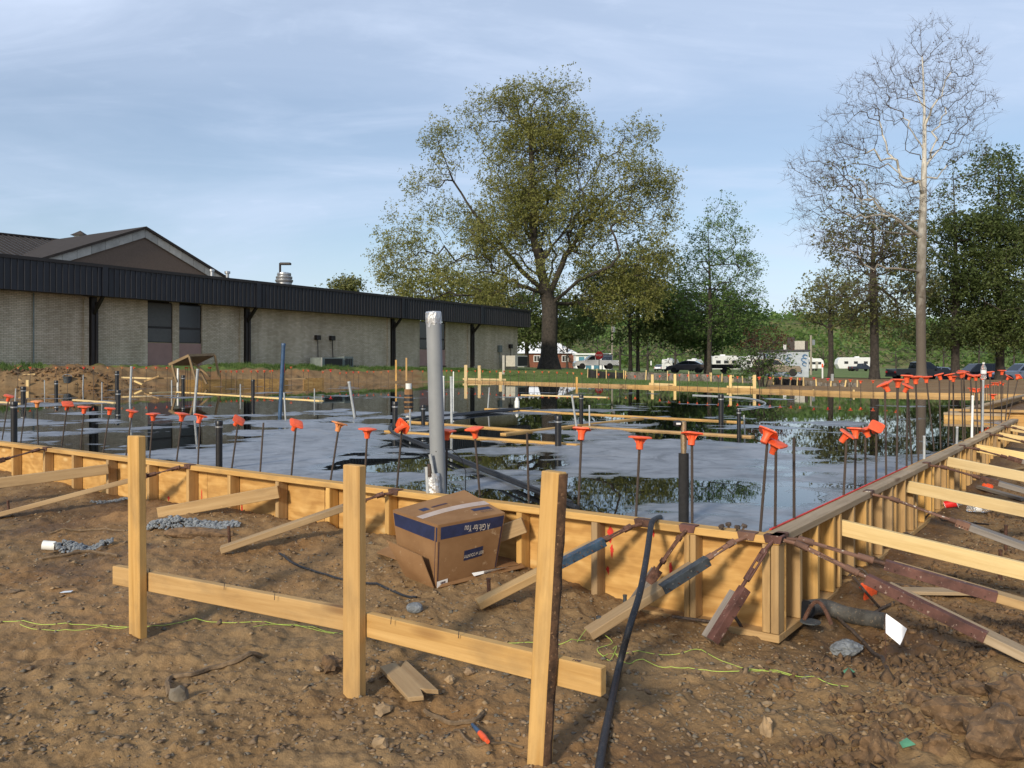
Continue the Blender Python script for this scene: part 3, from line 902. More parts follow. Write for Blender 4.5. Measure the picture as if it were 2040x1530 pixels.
# ------------------------------------------------------------------ formwork
UP = V((0, 0, 1))
def lift(p, z):
    return V((p.x, p.y, z))
def form_wall(name, label, P0, D, N, L, studs, panels, ztop=Z_TOP, zbot=0.0, post_mat='lumber', plate_mat='lumber', ply='plywood', red=None):
    """P0 outer top edge start, D along, N towards the slab; a stud wall lined with plywood"""
    t = thing(name, label, 'formwork', lift(P0, 0))
    P0 = lift(P0, 0)
    s = 0.0
    pieces = []
    while s < L - 0.05:                                # top and bottom plates in lengths of 2x4
        e = min(L, s + random.uniform(2.6, 3.4))
        pieces.append((s, e - 0.004))
        s = e
    for (s, e) in pieces:
        c = N * 0.0445
        board('top_plate', lift(P0 + D * s + c, ztop - 0.019), lift(P0 + D * e + c, ztop - 0.019), 0.089, 0.038, M[plate_mat], t)
        board('bottom_plate', lift(P0 + D * s + c, zbot + 0.019), lift(P0 + D * e + c, zbot + 0.019), 0.089, 0.038, M[post_mat], t)
    for i, s in enumerate(studs):
        c = P0 + D * s + N * 0.0445
        board('stud', lift(c, zbot + 0.040), lift(c, ztop - 0.040), 0.038, 0.086, M[post_mat if i % 4 else 'lumber_tan'], t, up=N)
    for (s, e) in panels:
        c = N * (0.0915 + 0.009)
        h = ztop - 0.004 - zbot
        board('plywood_panel', lift(P0 + D * (s + .002) + c, zbot + h / 2), lift(P0 + D * (e - .002) + c, zbot + h / 2), 0.018, h, M[ply], t, bevel=0.0015)
    if red:
        for (s, e) in red:
            c = N * (0.0915 + 0.009)
            board('red_line', lift(P0 + D * s + c, ztop + 0.0005), lift(P0 + D * e + c, ztop + 0.0005), 0.012, 0.005, M['red_paint'], t, bevel=0.001)
    return t
def s_of(px):
    return (on_line(px, lift(A, 0), FD) - lift(A, 0)).dot(FD)
def sr_of(px):
    return (on_line(px, lift(A, 0), RD) - lift(A, 0)).dot(RD)
front_studs = [0.022, 0.064] + [s_of(p) for p in (1378, 1369, 1183, 1033, 770, 652, 551, 455, 373, 294, 213, 144, 87, 24, -30, -95, -170, -260)]
pl = [0.0, s_of(1374)]
while pl[-1] < 11:
    pl.append(pl[-1] + 1.42)
front = form_wall('formwork', 'plywood and stud concrete form along the front edge of the slab', A, FD, FN, 11.0, front_studs,
                  list(zip(pl[:-1], pl[1:])), zbot=0.0, plate_mat='lumber')
LR = (R1 - A).length
rst, s = [0.25], 0.25
while s < LR - 0.2:
    s += 0.30 if len(rst) % 3 else 0.13
    rst.append(s)
pr = [0.0]
while pr[-1] < LR:
    pr.append(min(LR, pr[-1] + 2.44))
# the right form starts behind the front form's end so that the two plates butt
AR = lift(A, 0) + RD * 0.092
rform = form_wall('formwork', 'shaded plywood and stud form running back along the right edge of slab', AR, RD, RN, LR - 0.092, rst, list(zip(pr[:-1], pr[1:]))[:-1] + [(pr[-2], LR - 0.1)],
                  plate_mat='lumber_dusty', post_mat='lumber', red=[(0.08, 0.9), (0.9, 2.1), (2.1, 3.3)])
B3 = FAR[0] - (FAR[0] - B2).normalized() * 0.6
def plank_run(t, P, Q, ztop, h, thick, mat, nm='plank', step=3.0):
    D = (Q - P)
    L = D.length
    D.normalize()
    k = max(1, round(L / step))
    for i in range(k):
        a, b = P + D * (L * i / k + 0.004), P + D * (L * (i + 1) / k - 0.004)
        board(nm, lift(a, ztop - h / 2), lift(b, ztop - h / 2), thick, h, mat, t, bevel=0.002)
nf = thing('formwork', 'step in the forms at the far right, orange lumber faces over the water', 'formwork', B2)
R1g = lift(R1, 0)
plank_run(nf, R1g + (B2 - R1g).normalized() * 0.15, B2, 0.53, 0.11, 0.038, M['lumber'], step=1.5)
plank_run(nf, lift(B2, 0) + (FAR[0] - B2).normalized() * 0.03, B3, 0.53, 0.11, 0.038, M['lumber'])
plank_run(nf, R1g + (B2 - R1g).normalized() * 0.15 + V((0.05, 0.09, 0)), B2 + V((0.03, 0.10, 0)), 0.570, 0.038, 0.14, M['lumber_dusty'], 'top_plate', step=1.5)
plank_run(nf, B2 + V((0.10, 0.06, 0)), B3 + V((0.10, 0.0, 0)), 0.568, 0.034, 0.12, M['lumber_dusty'], 'top_plate')
plank_run(nf, B2 + V((0.35, 0.62, 0)), B2 + V((2.6, -0.2, 0)), 0.55, 0.34, 0.03, M['plywood'], 'plywood_panel', 1.3)
plank_run(nf, B2 + V((0.35, 0.57, 0)), B2 + V((2.6, -0.25, 0)), 0.60, 0.038, 0.13, M['lumber'], 'top_plate', 2.6)
for k in range(4):
    p = B2 + V((0.55 + k * 0.55, 0.51 - k * 0.2, 0))
    board('stud', lift(p, 0.22), lift(p, 0.56), 0.038, 0.06, M['lumber_pale'], nf, up=V((0, 1, 0)))
ff = thing('formwork', 'long yellow plank form across the far side of the flooded slab', 'formwork', FAR[3])
for i in range(0, 4):
    plank_run(ff, FAR[i], FAR[i + 1], FARTOP, 0.14, 0.038, M['lumber'])
for i, px in enumerate((1100, 1193, 1310, 1420, 1620, 1700, 1850)):
    j = 3 if px < 1250 else 2 if px < 1500 else 1 if px < 1740 else 0
    D = (FAR[j + 1] - FAR[j]).normalized()
    p = on_line(px, FAR[j], D) + V((0.06, 0.10, 0)).normalized() * 0.06
    board('stake', lift(p, 0.3), lift(p, FARTOP + random.uniform(0.0, 0.06)), 0.038, 0.06, M['lumber_pale'], ff, up=V((0, 1, 0)))
lf = thing('formwork', 'orange plywood form pieces along the far left slab edge below the bank', 'formwork', FAR[6])
for (p0, p1) in ((366, 400), (402, 440), (442, 468), (470, 556), (558, 574), (604, 624), (625, 645)):
    j = 6 if p0 < 520 else 5
    D = (FAR[j + 1] - FAR[j]).normalized()
    a, b = on_line(p0, FAR[j], D), on_line(p1, FAR[j], D)
    board('plywood_panel', lift(a, 0.60), lift(b, 0.60), 0.03, 0.29, M['plywood'], lf)

# red spray marks on the front form
def splash(name, P, D, N, w, h, seed, parent, drip=0):
    r = random.Random(seed)
    pts = []
    for k in range(22):
        a = 2 * math.pi * k / 22
        q = 0.72 + 0.5 * r.random()
        x, z = math.cos(a) * w / 2 * q, math.sin(a) * h / 2 * q
        if drip and math.sin(a) < -0.8:
            z -= r.random() * drip
        pts.append(P + D * x + UP * z)
    mb = MB()
    mb.add([p - N * 0.0012 for p in pts] + [p + N * 0.0004 for p in pts], [tuple(range(22)), tuple(range(43, 21, -1))] + [(i, (i + 1) % 22, 22 + (i + 1) % 22, 22 + i) for i in range(22)])
    return mb.build(name, M['red_paint'], parent)
def on_ply(px, py):
    return onplane(px, py, lift(A, 0) + FN * 0.0908, FN)
for i, (px, py, w, h) in enumerate(((1216, 1062, 0.035, 0.075), (1219, 1096, 0.02, 0.06), (1211, 1134, 0.02, 0.03), (1336, 1132, 0.018, 0.07), (1344, 1146, 0.03, 0.02),
                                    (322, 1010, 0.045, 0.085), (336, 992, 0.03, 0.03), (402, 985, 0.014, 0.09), (482, 1015, 0.02, 0.09), (484, 1030, 0.03, 0.02), (1302, 1062, 0.012, 0.03))):
    splash('paint_mark', on_ply(px, py), FD, FN, w, h, i, front, 0.015)

# ------------------------------------------------------------------ braces
def skew(px_s, z_s, end, name, label, mat='lumber_tan', w=0.038, h=0.089, grp='kicker boards bracing the forms'):
    S = lift(on_line(px_s, lift(A, 0), FD), z_s) - FN * 0.0
    o = board(name, S, end, w, h, M[mat], None)
    return tag(o, label, 'brace', grp)
def down_to(P, d, z, sl, most=3.4):
    L = 0.6
    while L < most and z + sl * L - 0.03 > GZ(P.x + d.x * L, P.y + d.y * L):
        L += 0.04
    return L
def kick(px_s, y_s, px_m, y_m, L, label, mat='lumber_tan'):
    S0 = on_line(px_s, lift(A, 0), FD)
    z = E - (y_s - HY) / F * S0.y
    S = lift(S0, z) - FN * 0.02
    d = V((-0.93, -0.36, 0)).normalized()
    Pm = on_line(px_m, lift(S0, 0), d)
    zm = E - (y_m - HY) / F * Pm.y
    sl = (zm - z) / (lift(Pm, 0) - lift(S0, 0)).length
    L = down_to(lift(S0, 0), d, z, sl)
    G = lift(S0, 0) + d * L
    G.z = z + sl * L
    return tag(board('brace_board', S, G, 0.038, 0.089, M[mat]), label, 'brace', 'kicker boards bracing the forms')
kick(221, 934, 0, 962, 2.0, 'tan board propping the front form at the far left edge')
S_ = on_line(561, lift(A, 0), FD)
S_.z = E - (979 - HY) / F * S_.y
tag(board('brace_board', S_ - FN * 0.02, PG(316, 1032, 0.035), 0.038, 0.089, M['lumber_tan']), 'tan board propping the front form above the grey concrete crust', 'brace', 'kicker boards bracing the forms')
S_ = lift(on_line(1049, lift(A, 0), FD), 0.40) - FN * 0.02
tag(board('brace_board', S_, PD(990, 1066, 4.86), 0.038, 0.089, M['lumber_tan']), 'short tan board propping the front form behind the cardboard box', 'brace', 'kicker boards bracing the forms')
RO = -RN
def kickr(px_s, y_s, slope, L, label, mat='lumber_pale', dang=0.0):
    S0 = on_line(px_s, lift(A, 0), RD)
    z = E - (y_s - HY) / F * S0.y
    d = (RO + RD * dang).normalized()
    L = down_to(lift(S0, 0), d, z - 0.044, -slope)
    G = lift(S0, 0) + d * L
    G.z = z - 0.044 - slope * L
    return tag(board('brace_board', lift(S0, z - 0.044) - RO * 0.03, G, 0.038, 0.089, M[mat]), label, 'brace', 'kicker boards bracing the forms')
kickr(1681, 1035, 0.140, 2.1, 'pale yellow board propping the right form, nearest the slab corner')
kickr(1816, 958, 0.145, 2.0, 'pale yellow board propping the right form above the red cup')
kickr(1890, 909, 0.16, 1.9, 'third pale board from the corner propping the right form')
kickr(1947, 884, 0.15, 1.9, 'fourth pale board from the corner propping the right form')
kickr(1992, 861, 0.15, 1.9, 'fifth pale board from the corner propping the right form')
kickr(2016, 846, 0.15, 1.9, 'farthest pale board propping the right form')

NAIL = MB().lathe([(0.0035, -0.008), (0.0035, 0.008)], 6).mesh('nail')
NAIL.materials.append(M['rust'])
def turnbuckle(S, G, name, label, steel, board_mat, chan_mat, f_tb=(0.10, 0.34), f_ch=(0.36, 0.66), f_bd=(0.46, 1.0), plate_mat='rust', Nw=None, board_w=0.089, hang=0.0):
    """steel form aligner: bracket on the top plate, screw rod, open turnbuckle, angle iron and its timber strut"""
    S, G = V(S), V(G)
    D = (G - S)
    L = D.length
    D.normalize()
    t = thing(name, label, 'form brace', (G.x, G.y, G.z), 'steel turnbuckle form aligners')
    Fm = frame(S, G)
    sd_ = V((Fm[0][1], Fm[1][1], Fm[2][1]))
    nn = V((Fm[0][2], Fm[1][2], Fm[2][2]))
    # bracket bent over the plate edge
    W = Nw
    a = V((-W.y, W.x, 0))
    top = V((S.x, S.y, Z_TOP + 0.004)) + W * 0.045
    k = 0.045
    lo = V((S.x, S.y, Z_TOP - 0.030)) - W * 0.004
    mb = MB()
    def slab4(q):
        nrm = (q[1] - q[0]).cross(q[3] - q[0]).normalized() * 0.003
        mb.hexa([p - nrm for p in q] + [p + nrm for p in q])
    edge = V((S.x, S.y, Z_TOP + 0.004)) - W * 0.004
    slab4([top - a * k, top + a * k, edge + a * k, edge - a * k])
    slab4([edge - a * k, edge + a * k, lo + a * (k * .8), lo - a * (k * .8)])
    mb.build('bracket', M[plate_mat], t, bevel=0.0008)
    P = lambda f: S + D * (L * f)
    mb = MB()
    mb.tube([lo + V((0, 0, 0.012)), P(f_tb[0]), P(f_tb[0] + (f_tb[1] - f_tb[0]) * 0.38)], 0.009, 8)
    mb.tube([P(f_tb[0] + (f_tb[1] - f_tb[0]) * 0.62), P(f_tb[1]), P(f_ch[0] + 0.03)], 0.009, 8)
    mb.build('screw_rod', M[steel], t, smooth=True)
    mb = MB()
    for q in (-1, 1):
        mb.tube([P(f_tb[0]) + sd_ * 0.0175 * q, P(f_tb[1]) + sd_ * 0.0175 * q], 0.0055, 6)
    for f in (f_tb[0] + 0.012, f_tb[1] - 0.012):
        mb.tube([P(f - 0.022), P(f + 0.022)], 0.0165, 10)
    mb.build('turnbuckle', M[steel], t, smooth=True)
    if f_ch:
        c0, c1 = P(f_ch[0]), P(f_ch[1])
        off = sd_ * (board_w / 2 + 0.003)
        mb = MB()
        Lc = (c1 - c0).length
        fm = frame(c0, c1)
        ys = 1 if Nw == FN else -1
        mb.box((Lc / 2, ys * (board_w / 2 + 0.003), 0.003), (Lc, 0.005, 0.042))
        mb.box((Lc / 2, ys * (board_w / 2 - 0.017), 0.0225), (Lc, 0.044, 0.005))
        mb.build('angle_iron', M[chan_mat], t, world=fm, bevel=0.0008)
        for x in np.linspace(0.1, 0.9, 5):
            link('nail', NAIL, None, t, fm @ Mx.Translation((Lc * x, ys * (board_w / 2 + 0.008), -0.004)) @ Mx.Rotation(math.pi / 2, 4, 'X'))
    if f_bd:
        board('strut', P(f_bd[0]), P(f_bd[1]), board_w, 0.038, M[board_mat], t)
    return t
def on_front(px):
    return lift(on_line(px, lift(A, 0), FD), Z_TOP)
def on_right(px):
    return lift(on_line(px, lift(A, 0), RD), Z_TOP)
AL = []
def stake(px, ytop, P, label, mat='rebar', r=0.010, tilt=0.0):
    """a steel pin driven into the ground at P"""
    d = P.y
    zt = E - (ytop - HY) / F * d
    top = V((P.x + tilt, P.y, zt))
    mb = MB()
    mb.tube([V((P.x, P.y, P.z - 0.25)), top - V((0, 0, 0.012)), top], [r, r, r * 1.25], 8)
    return tag(mb.build('stake_pin', M[mat], None, smooth=True), label, 'stake', 'steel pins holding the brace feet')
G1 = PG(952, 1216, 0.03)
turnbuckle(on_front(1279), G1, 'form_brace', 'turnbuckle brace with blue angle iron, its strut ending beside the cardboard box', 'rust', 'lumber_tan', 'blue_steel', (0.08, 0.24), (0.25, 0.54), (0.30, 1.0), Nw=FN)
G3 = PG(1172, 1276, 0.03)
turnbuckle(on_front(1487), G3, 'form_brace', 'turnbuckle brace with grey angle iron, strut foot tied with green string', 'rust_pale', 'lumber_tan', 'grey_steel', (0.09, 0.26), (0.27, 0.56), (0.34, 1.0), plate_mat='rust_pale', Nw=FN)
G2 = PG(1245, 1238, 0.03)
turnbuckle(on_front(1369), G2, 'form_brace', 'rusty turnbuckle brace with weathered grey strut behind the black hose', 'rust', 'lumber_grey', 'rust', (0.12, 0.40), (0.47, 0.62), (0.50, 1.0), plate_mat='red_steel', Nw=FN)
G4 = PG(1413, 1283, 0.02)
turnbuckle(on_front(1540), G4, 'form_brace', 'red steel turnbuckle brace with grey strut at the slab corner', 'red_steel', 'lumber_grey', 'red_steel', (0.14, 0.42), (0.50, 1.0), (0.56, 1.0), plate_mat='red_steel', Nw=FN)
G5 = PG(440, 1107, 0.03)
turnbuckle(on_front(784), G5, 'form_brace', 'rusty turnbuckle brace behind the middle post, tan strut left of it', 'rust', 'lumber_tan', 'rust', (0.07, 0.20), (0.21, 0.30), (0.24, 1.0), plate_mat='rust', Nw=FN)
G6 = PG(-10, 1034, 0.03)
turnbuckle(on_front(374), G6, 'form_brace', 'rusty turnbuckle brace behind the left post, tan strut reaching the left edge', 'rust', 'lumber_tan', 'rust', (0.05, 0.20), (0.20, 0.26), (0.22, 1.0), plate_mat='rust', Nw=FN)
G7 = PD(-330, 1010, 7.2)
turnbuckle(on_front(90), lift(G7, 0.10), 'form_brace', 'dark rusty turnbuckle on the front form at the left picture edge', 'rust', 'lumber_tan', 'rust', (0.04, 0.22), (0.22, 0.30), (0.24, 1.0), plate_mat='rust', Nw=FN)
# on the right side
def rbrace(S, G, *a, **k):
    return turnbuckle(S, G, *a, Nw=RN, **k)
S = on_right(1563)
rbrace(S, S + RO * 1.55 + RD * 0.25 + V((0, 0, -0.33)), 'form_brace', 'red angle iron turnbuckle brace reaching right from the slab corner', 'rust_pale', 'lumber', 'red_steel', f_tb=(0.05, 0.24), f_ch=(0.28, 0.56), f_bd=(0.30, 1.0), plate_mat='rust')
S2 = on_right(1558)
rbrace(S2, S2 + RO * 1.30 - RD * 0.06 + V((0, 0, -0.46)), 'form_brace', 'lower turnbuckle brace at the slab corner with long dusty strut', 'rust_pale', 'lumber_dusty', 'red_steel', f_tb=(0.06, 0.26), f_ch=(0.30, 0.66), f_bd=(0.36, 1.0), plate_mat='rust')
S3 = on_right(1737)
rbrace(S3, S3 + RO * 1.22 + V((0, 0, -0.36)), 'form_brace', 'white and rust flaked turnbuckle brace with grey strut on the right form', 'rust_pale', 'lumber_grey', 'rust_pale', f_tb=(0.10, 0.40), f_ch=(0.40, 0.46), f_bd=(0.42, 1.0), plate_mat='rust_pale')
for i, px in enumerate((1851, 1921, 1972, 2002)):
    S4 = on_right(px)
    rbrace(S4, S4 + RO * 1.2 + V((0, 0, -0.30)), 'form_brace', ('%s rusty turnbuckle brace from the corner along the right form' % ordinal(i + 4)), 'rust', 'lumber_grey', 'rust', f_tb=(0.08, 0.30), f_ch=(0.32, 0.42), f_bd=(0.36, 1.0), plate_mat='rust')
stake(972, 1152, PG(978, 1205), 'rusty pin through the strut beside the cardboard box', 'rust', tilt=-0.012)
stake(1191, 1228, PG(1193, 1265), 'dark pin tied with green string at a strut foot', 'grey_steel', 0.012)
stake(454, 1048, PG(462, 1092), 'rusty pin at the strut foot by the concrete crust', 'rust', tilt=-0.02)
stake(16, 997, PG(23, 1022), 'rusty pin at the far left strut', 'rust', tilt=-0.03)
stake(1244, 1185, PG(1245, 1208), 'short grey pin in front of the plywood form', 'grey_steel', 0.010)
stake(2004, 1046, PG(2004, 1100), 'rusty pin behind the grey strut on the right', 'rust', 0.011)
stake(1998, 1095, PG(1993, 1155), 'rusty pin on the nearest pale brace at right', 'rust', 0.011)
# bent rods coming through the bottom plates
def rod(name, pts, r, mat, label, cat, group=None, k=8):
    return tag(MB().tube(pts, r, k).build(name, M[mat], None, smooth=True), label, cat, group)
def arc(p, q, h, n=9):
    p, q = V(p), V(q)
    return [p.lerp(q, i / (n - 1)) + V((0, 0, h * math.sin(math.pi * i / (n - 1)))) for i in range(n)]
c0 = on_front(1474); c0.z = 0.03
rod('form_tie', arc(c0 + FN * 0.03, c0 + FD * 0.14 - FN * 0.02 + V((0, 0, 0.02)), 0.075) + [c0 + FD * 0.3 - FN * 0.12 + V((0, 0, 0.04))], 0.008, 'rebar', 'bent steel rod over the bottom plate of the front form', 'rod')
for px, lab in ((1700, 'hooked steel rod at the foot of the right form, near corner'), (1795, 'hooked steel rod on the trench floor by the right form'), (1850, 'third hooked steel rod by the right form')):
    q = on_right(px); q.z = 0.04
    rod('form_tie', arc(q - RO * 0.03, q + RO * 0.10, 0.06) + [q + RO * 0.45 + V((0, 0, 0.02)) - RD * .1], 0.007, 'rebar', lab, 'rod', 'hooked rods at the right form')

# ------------------------------------------------------------------ rebar dowels with safety caps
def cap_mesh():
    mb = MB()
    mb.lathe([(0.0145, -0.058), (0.0185, -0.056), (0.0205, -0.010), (0.027, 0.0), (0.042, 0.004)], 12, cap=True)
    n = 24
    ring = []
    for j in range(n):
        a = 2 * math.pi * j / n
        q = (abs(math.cos(a)) ** 6 + abs(math.sin(a)) ** 6) ** (-1 / 6)
        ring.append((math.cos(a) * q * 0.051, math.sin(a) * q * 0.051))
    vs = [V((x, y, 0.003)) for x, y in ring] + [V((x, y, 0.010)) for x, y in ring] + [V((x * .8, y * .8, 0.014)) for x, y in ring]
    fs = [tuple(range(n))[::-1], tuple(range(2 * n, 3 * n))]
    for k in (0, 1):
        for j in range(n):
            j2 = (j + 1) % n
            fs.append((k * n + j, k * n + j2, (k + 1) * n + j2, (k + 1) * n + j))
    mb.add(vs, fs)
    for j in range(4):
        a = math.pi / 4 + j * math.pi / 2
        c, s_ = math.cos(a), math.sin(a)
        u = V((-s_, c, 0)) * 0.0012
        q = [V((c * 0.018, s_ * 0.018, -0.03)), V((c * 0.020, s_ * 0.020, 0.004)), V((c * 0.045, s_ * 0.045, 0.004)), V((c * 0.03, s_ * 0.03, -0.008))]
        mb.hexa([p - u for p in q] + [p + u for p in q])
    return mb.mesh('safety_cap', smooth=True)
CAPM = cap_mesh()
CAP = {}
for k in ('orange', 'peach', 'red_cap', 'pvc_grey'):
    m = CAPM.copy()
    m.materials.append(M[k])
    CAP[k] = m
def rod_mesh():
    mb = MB()
    mb.lathe([(1.0, 0.0), (1.0, 1.0)], 8)
    m = mb.mesh('rod', smooth=True)
    m.materials.append(M['rebar'])
    return m
RODM = rod_mesh()
def along(P, Q):
    x = (Q - P).normalized()
    return x.to_track_quat('Z', 'Y').to_matrix().to_4x4()
def dowel(P, Q, cap, label, group, tilt=(0, 0), r=0.0075, yaw=None, big=1.0):
    t = thing('rebar_dowel', label, 'rebar', P, group)
    L = (Q - P).length
    R = along(P, Q)
    link('rod', RODM, None, t, Mx.Translation(P) @ R @ Mx.Diagonal((r, r, L, 1)))
    if cap:
        y = random.uniform(0, 1.57) if yaw is None else yaw
        Rc = Mx.Rotation(tilt[0], 4, 'X') @ Mx.Rotation(tilt[1], 4, 'Y') @ R @ Mx.Rotation(y, 4, 'Z')
        sc = big * random.uniform(0.94, 1.05)
        link('safety_cap', CAP[cap], None, t, Mx.Translation(Q) @ Rc @ Mx.Diagonal((sc, sc, sc, 1)))
    return t
FRONTROW = [  # cap column, cap row, foot column, foot row, cap, tilt
    (18, 790, 4, 877, 'orange', (0.05, 0.15)), (53, 795, 41, 883, None, 0), (74, 801, 76, 887, 'peach', (0.1, 0.1)), (134.6, 806, 122, 895, 'orange', (0.35, 0.2)),
    (168, 812, 160, 900, 'orange', (0.0, 0.0)), (219, 815, 205, 906, 'orange', (0, -.05)), (263, 820, 250.6, 911.5, 'orange', (0, 0.1)),
    (305, 826, 297.5, 918.6, 'orange', (0.05, -.05)), (363, 826, 351, 926, 'orange', (0, 0.05)), (399, 830, 394, 932, 'orange', (-.25, 0.15)),
    (475, 838, 461, 938, 'orange', (0.45, 0.55)), (525, 842, 518, 945, None, 0), (590, 845, 580, 952, 'orange', (0.4, 0.42)), (676, 845, 658, 960.5, 'peach', (-0.1, 0.1)),
    (732, 857, 725.6, 974, 'orange', (0.05, 0)), (801, 850, 790.6, 973, 'orange', (-1.0, 0.5)), (891, 860, 888, 985, 'orange', (0.05, 0.05)),
    (945, 856, 956, 987, 'orange', (0.15, -0.05)), (1050, 862, 1053.5, 1002.5, None, 0), (1159, 857, 1152, 1016.6, 'orange', (-0.2, 0.05)),
    (1275, 874, 1267, 1029, 'orange', (-0.05, 0)), (1378.5, 866, 1379, 1046, 'orange', (-0.15, 0.1)), (1530, 864, 1514, 1066, 'orange', (-.3, 0.45)), (1546, 885, 1544, 1065, 'orange', (0.35, 0.25))]
k = 0
for i, (cx, cy, fx, fy, cap, tilt) in enumerate(FRONTROW):
    P = PZ(fx, fy, Z_SLAB)
    Q = PD(cx, cy, P.y)
    P = P - (Q - P).normalized() * 0.05
    word = {'orange': 'dowel with orange safety cap', 'peach': 'dowel with faded peach safety cap', None: 'bare uncapped dowel'}[cap]
    dowel(P, Q, cap, 'rebar %s, %s from the left in the front row' % (word, ordinal(i + 1)), 'rebar dowels along the front form', tilt or (0, 0), 0.0072)
RIGHTROW = [
    (1581.6, 871.6, 1582, 1047, None, 0), (1687, 866, 1680, 999, 'orange', (0.3, 0.5)), (1705, 857, 1703, 980, 'orange', (-.15, 0.1)), (1724, 856, 1724, 963, 'orange', (-.1, -0.35)),
    (1745.7, 851, 1745.7, 965, 'orange', (0.8, 0.0)), (1763, 766, 1765.5, 954, 'orange', (-.1, -0.4)), (1789, 758, 1786, 948, 'orange', (0, 0)), (1808, 770, 1806, 936, 'orange', (0.3, 0.35)),
    (1807, 750, 1817, 930, 'orange', (0, 0.1)), (1824, 752, 1830, 925, 'orange', (0, 0)), (1845, 752, 1861, 895, 'orange', (0, .05)), (1871, 747, 1874, 892, 'orange', (-.1, -.25)),
    (1892, 747, 1889, 889, 'orange', (-.1, -.2)), (1899, 751, 1900, 884, 'orange', (0, 0)), (1915, 743, 1919, 886, 'orange', (0.1, -0.1)), (1920, 741, 1923, 880, 'orange', (0, 0.2)),
    (1933, 748, 1941, 875, 'orange', (0.3, 0.3)), (1944, 749, 1948, 870, 'orange', (.1, 0)), (1954, 747, 1955, 863, 'orange', (-.1, -.2)), (1972, 742, 1974, 857, 'orange', (0, -.1)),
    (1978, 787, 1979, 852, 'orange', (0, 0)), (1996, 739, 1995, 843, 'orange', (0, 0)), (2010, 751, 2003, 840, 'orange', (0.3, .4)), (2029, 751, 2008, 838, 'orange', (-.3, .6))]
for i, (cx, cy, fx, fy, cap, tilt) in enumerate(RIGHTROW):
    P = PZ(fx, fy, Z_SLAB)
    Q = PD(cx, cy, P.y)
    P = P - (Q - P).normalized() * 0.05
    word = 'rebar dowel with orange safety cap' if cap else 'bare rebar dowel'
    dowel(P, Q, cap, '%s, %s back from the corner on the right side' % (word, ordinal(i + 1)), 'rebar dowels along the right form', tilt or (0, 0), 0.0080, big=0.98)
# the step row at the far right
for i, (cx, cy) in enumerate([(1934, 774), (1939, 775), (1943, 776), (1948, 776), (1953, 775), (1958, 772), (1963, 768), (1968, 768), (1973, 767), (1979, 763), (1984, 763), (1988, 764), (1993, 761), (1998, 764)]):
    t_ = i / 13
    d = 13.4 + (20.5 - 13.4) * t_
    X = (cx - CX) / F * d
    dowel(V((X, d, Z_SLAB - 0.05)), PD(cx, cy, d), 'orange', 'small orange capped dowel, %s from the left in the tight far right row' % ordinal(i + 1), 'rebar dowels at the step in the forms', (random.uniform(-.1, .1), random.uniform(-.1, .1)), 0.0075, big=0.85)
# the row on the far side
xs = []
for x in (133, 225, 420, 507, 630, 705, 810, 918, 1005, 1098, 1173, 1258, 1395, 1412, 1430, 1490, 1575, 1585, 1660, 1700, 1740, 1780, 1830, 1890, 1940, 1990, 2030):
    xs.append((x * .2647, 430 + 1141 * .2647 + (8 if x > 1600 else 0) * 0.9))
for x, y in ((43, 908), (97, 910), (150, 908), (283, 885), (370, 905), (400, 908), (505, 918), (560, 905), (625, 925), (672, 922), (718, 918), (752, 918), (812, 915), (862, 915), (910, 918), (963, 912), (1045, 905), (1130, 910), (1205, 912), (1345, 910),
             (1368, 908), (1405, 908), (1455, 910), (1515, 912), (1575, 910), (1623, 912), (1673, 914), (1722, 912), (1770, 912)):
    xs.append((500 + x * .2843, 480 + y * .2843))
for x, y in ((15, 703), (65, 705), (130, 708), (190, 708), (252, 708), (312, 708), (370, 708), (427, 712), (512, 714), (557, 718), (626, 720), (755, 726), (830, 728), (965, 740), (1040, 742), (1232, 740), (1305, 730), (1388, 732), (1450, 734), (1527, 734), (1608, 736),
             (1690, 738), (1775, 738), (1843, 748), (1943, 752), (2015, 752)):
    xs.append((1000 + x * .255, 560 + y * .255))
for x, y in ((50, 728), (128, 726), (203, 728), (287, 730), (352, 732), (460, 728), (565, 735), (652, 750), (738, 744), (810, 754), (905, 752), (1000, 756), (1080, 745)):
    xs.append((1500 + x * .2647, 560 + y * .2647))
xs.sort()
for i, (px, cy) in enumerate(xs):
    j = min(range(len(FAR) - 1), key=lambda q: 0 if (FAR[q].x / FAR[q].y * F + CX) >= px >= (FAR[q + 1].x / FAR[q + 1].y * F + CX) else 1)
    D = (FAR[j + 1] - FAR[j]).normalized()
    P = on_line(px, FAR[j], D)
    P = P - V((P.x, P.y, 0)).normalized() * 0.35
    P.z = Z_SLAB - 0.05
    Q = PD(px + random.uniform(-1, 1), cy, P.y)
    cap = random.choices(['orange', 'peach', 'red_cap'], [0.8, 0.12, 0.08])[0]
    if abs(px - 659) < 2:
        cap = 'red_cap'
    if abs(px - 1495.5) < 1:
        cap = 'pvc_grey'
    dowel(P, Q, cap, 'tiny capped rebar dowel on the far side of the slab, %s from the left' % ordinal(i + 1) if i < 99 else 'tiny capped rebar dowel on the far side, %s from the right end' % ordinal(len(xs) - i),
          'rebar dowels along the far side', (random.uniform(-.15, .15), random.uniform(-.15, .15)), 0.0085, big=1.55 if cap == 'red_cap' and abs(px - 659) < 2 else 1.0)

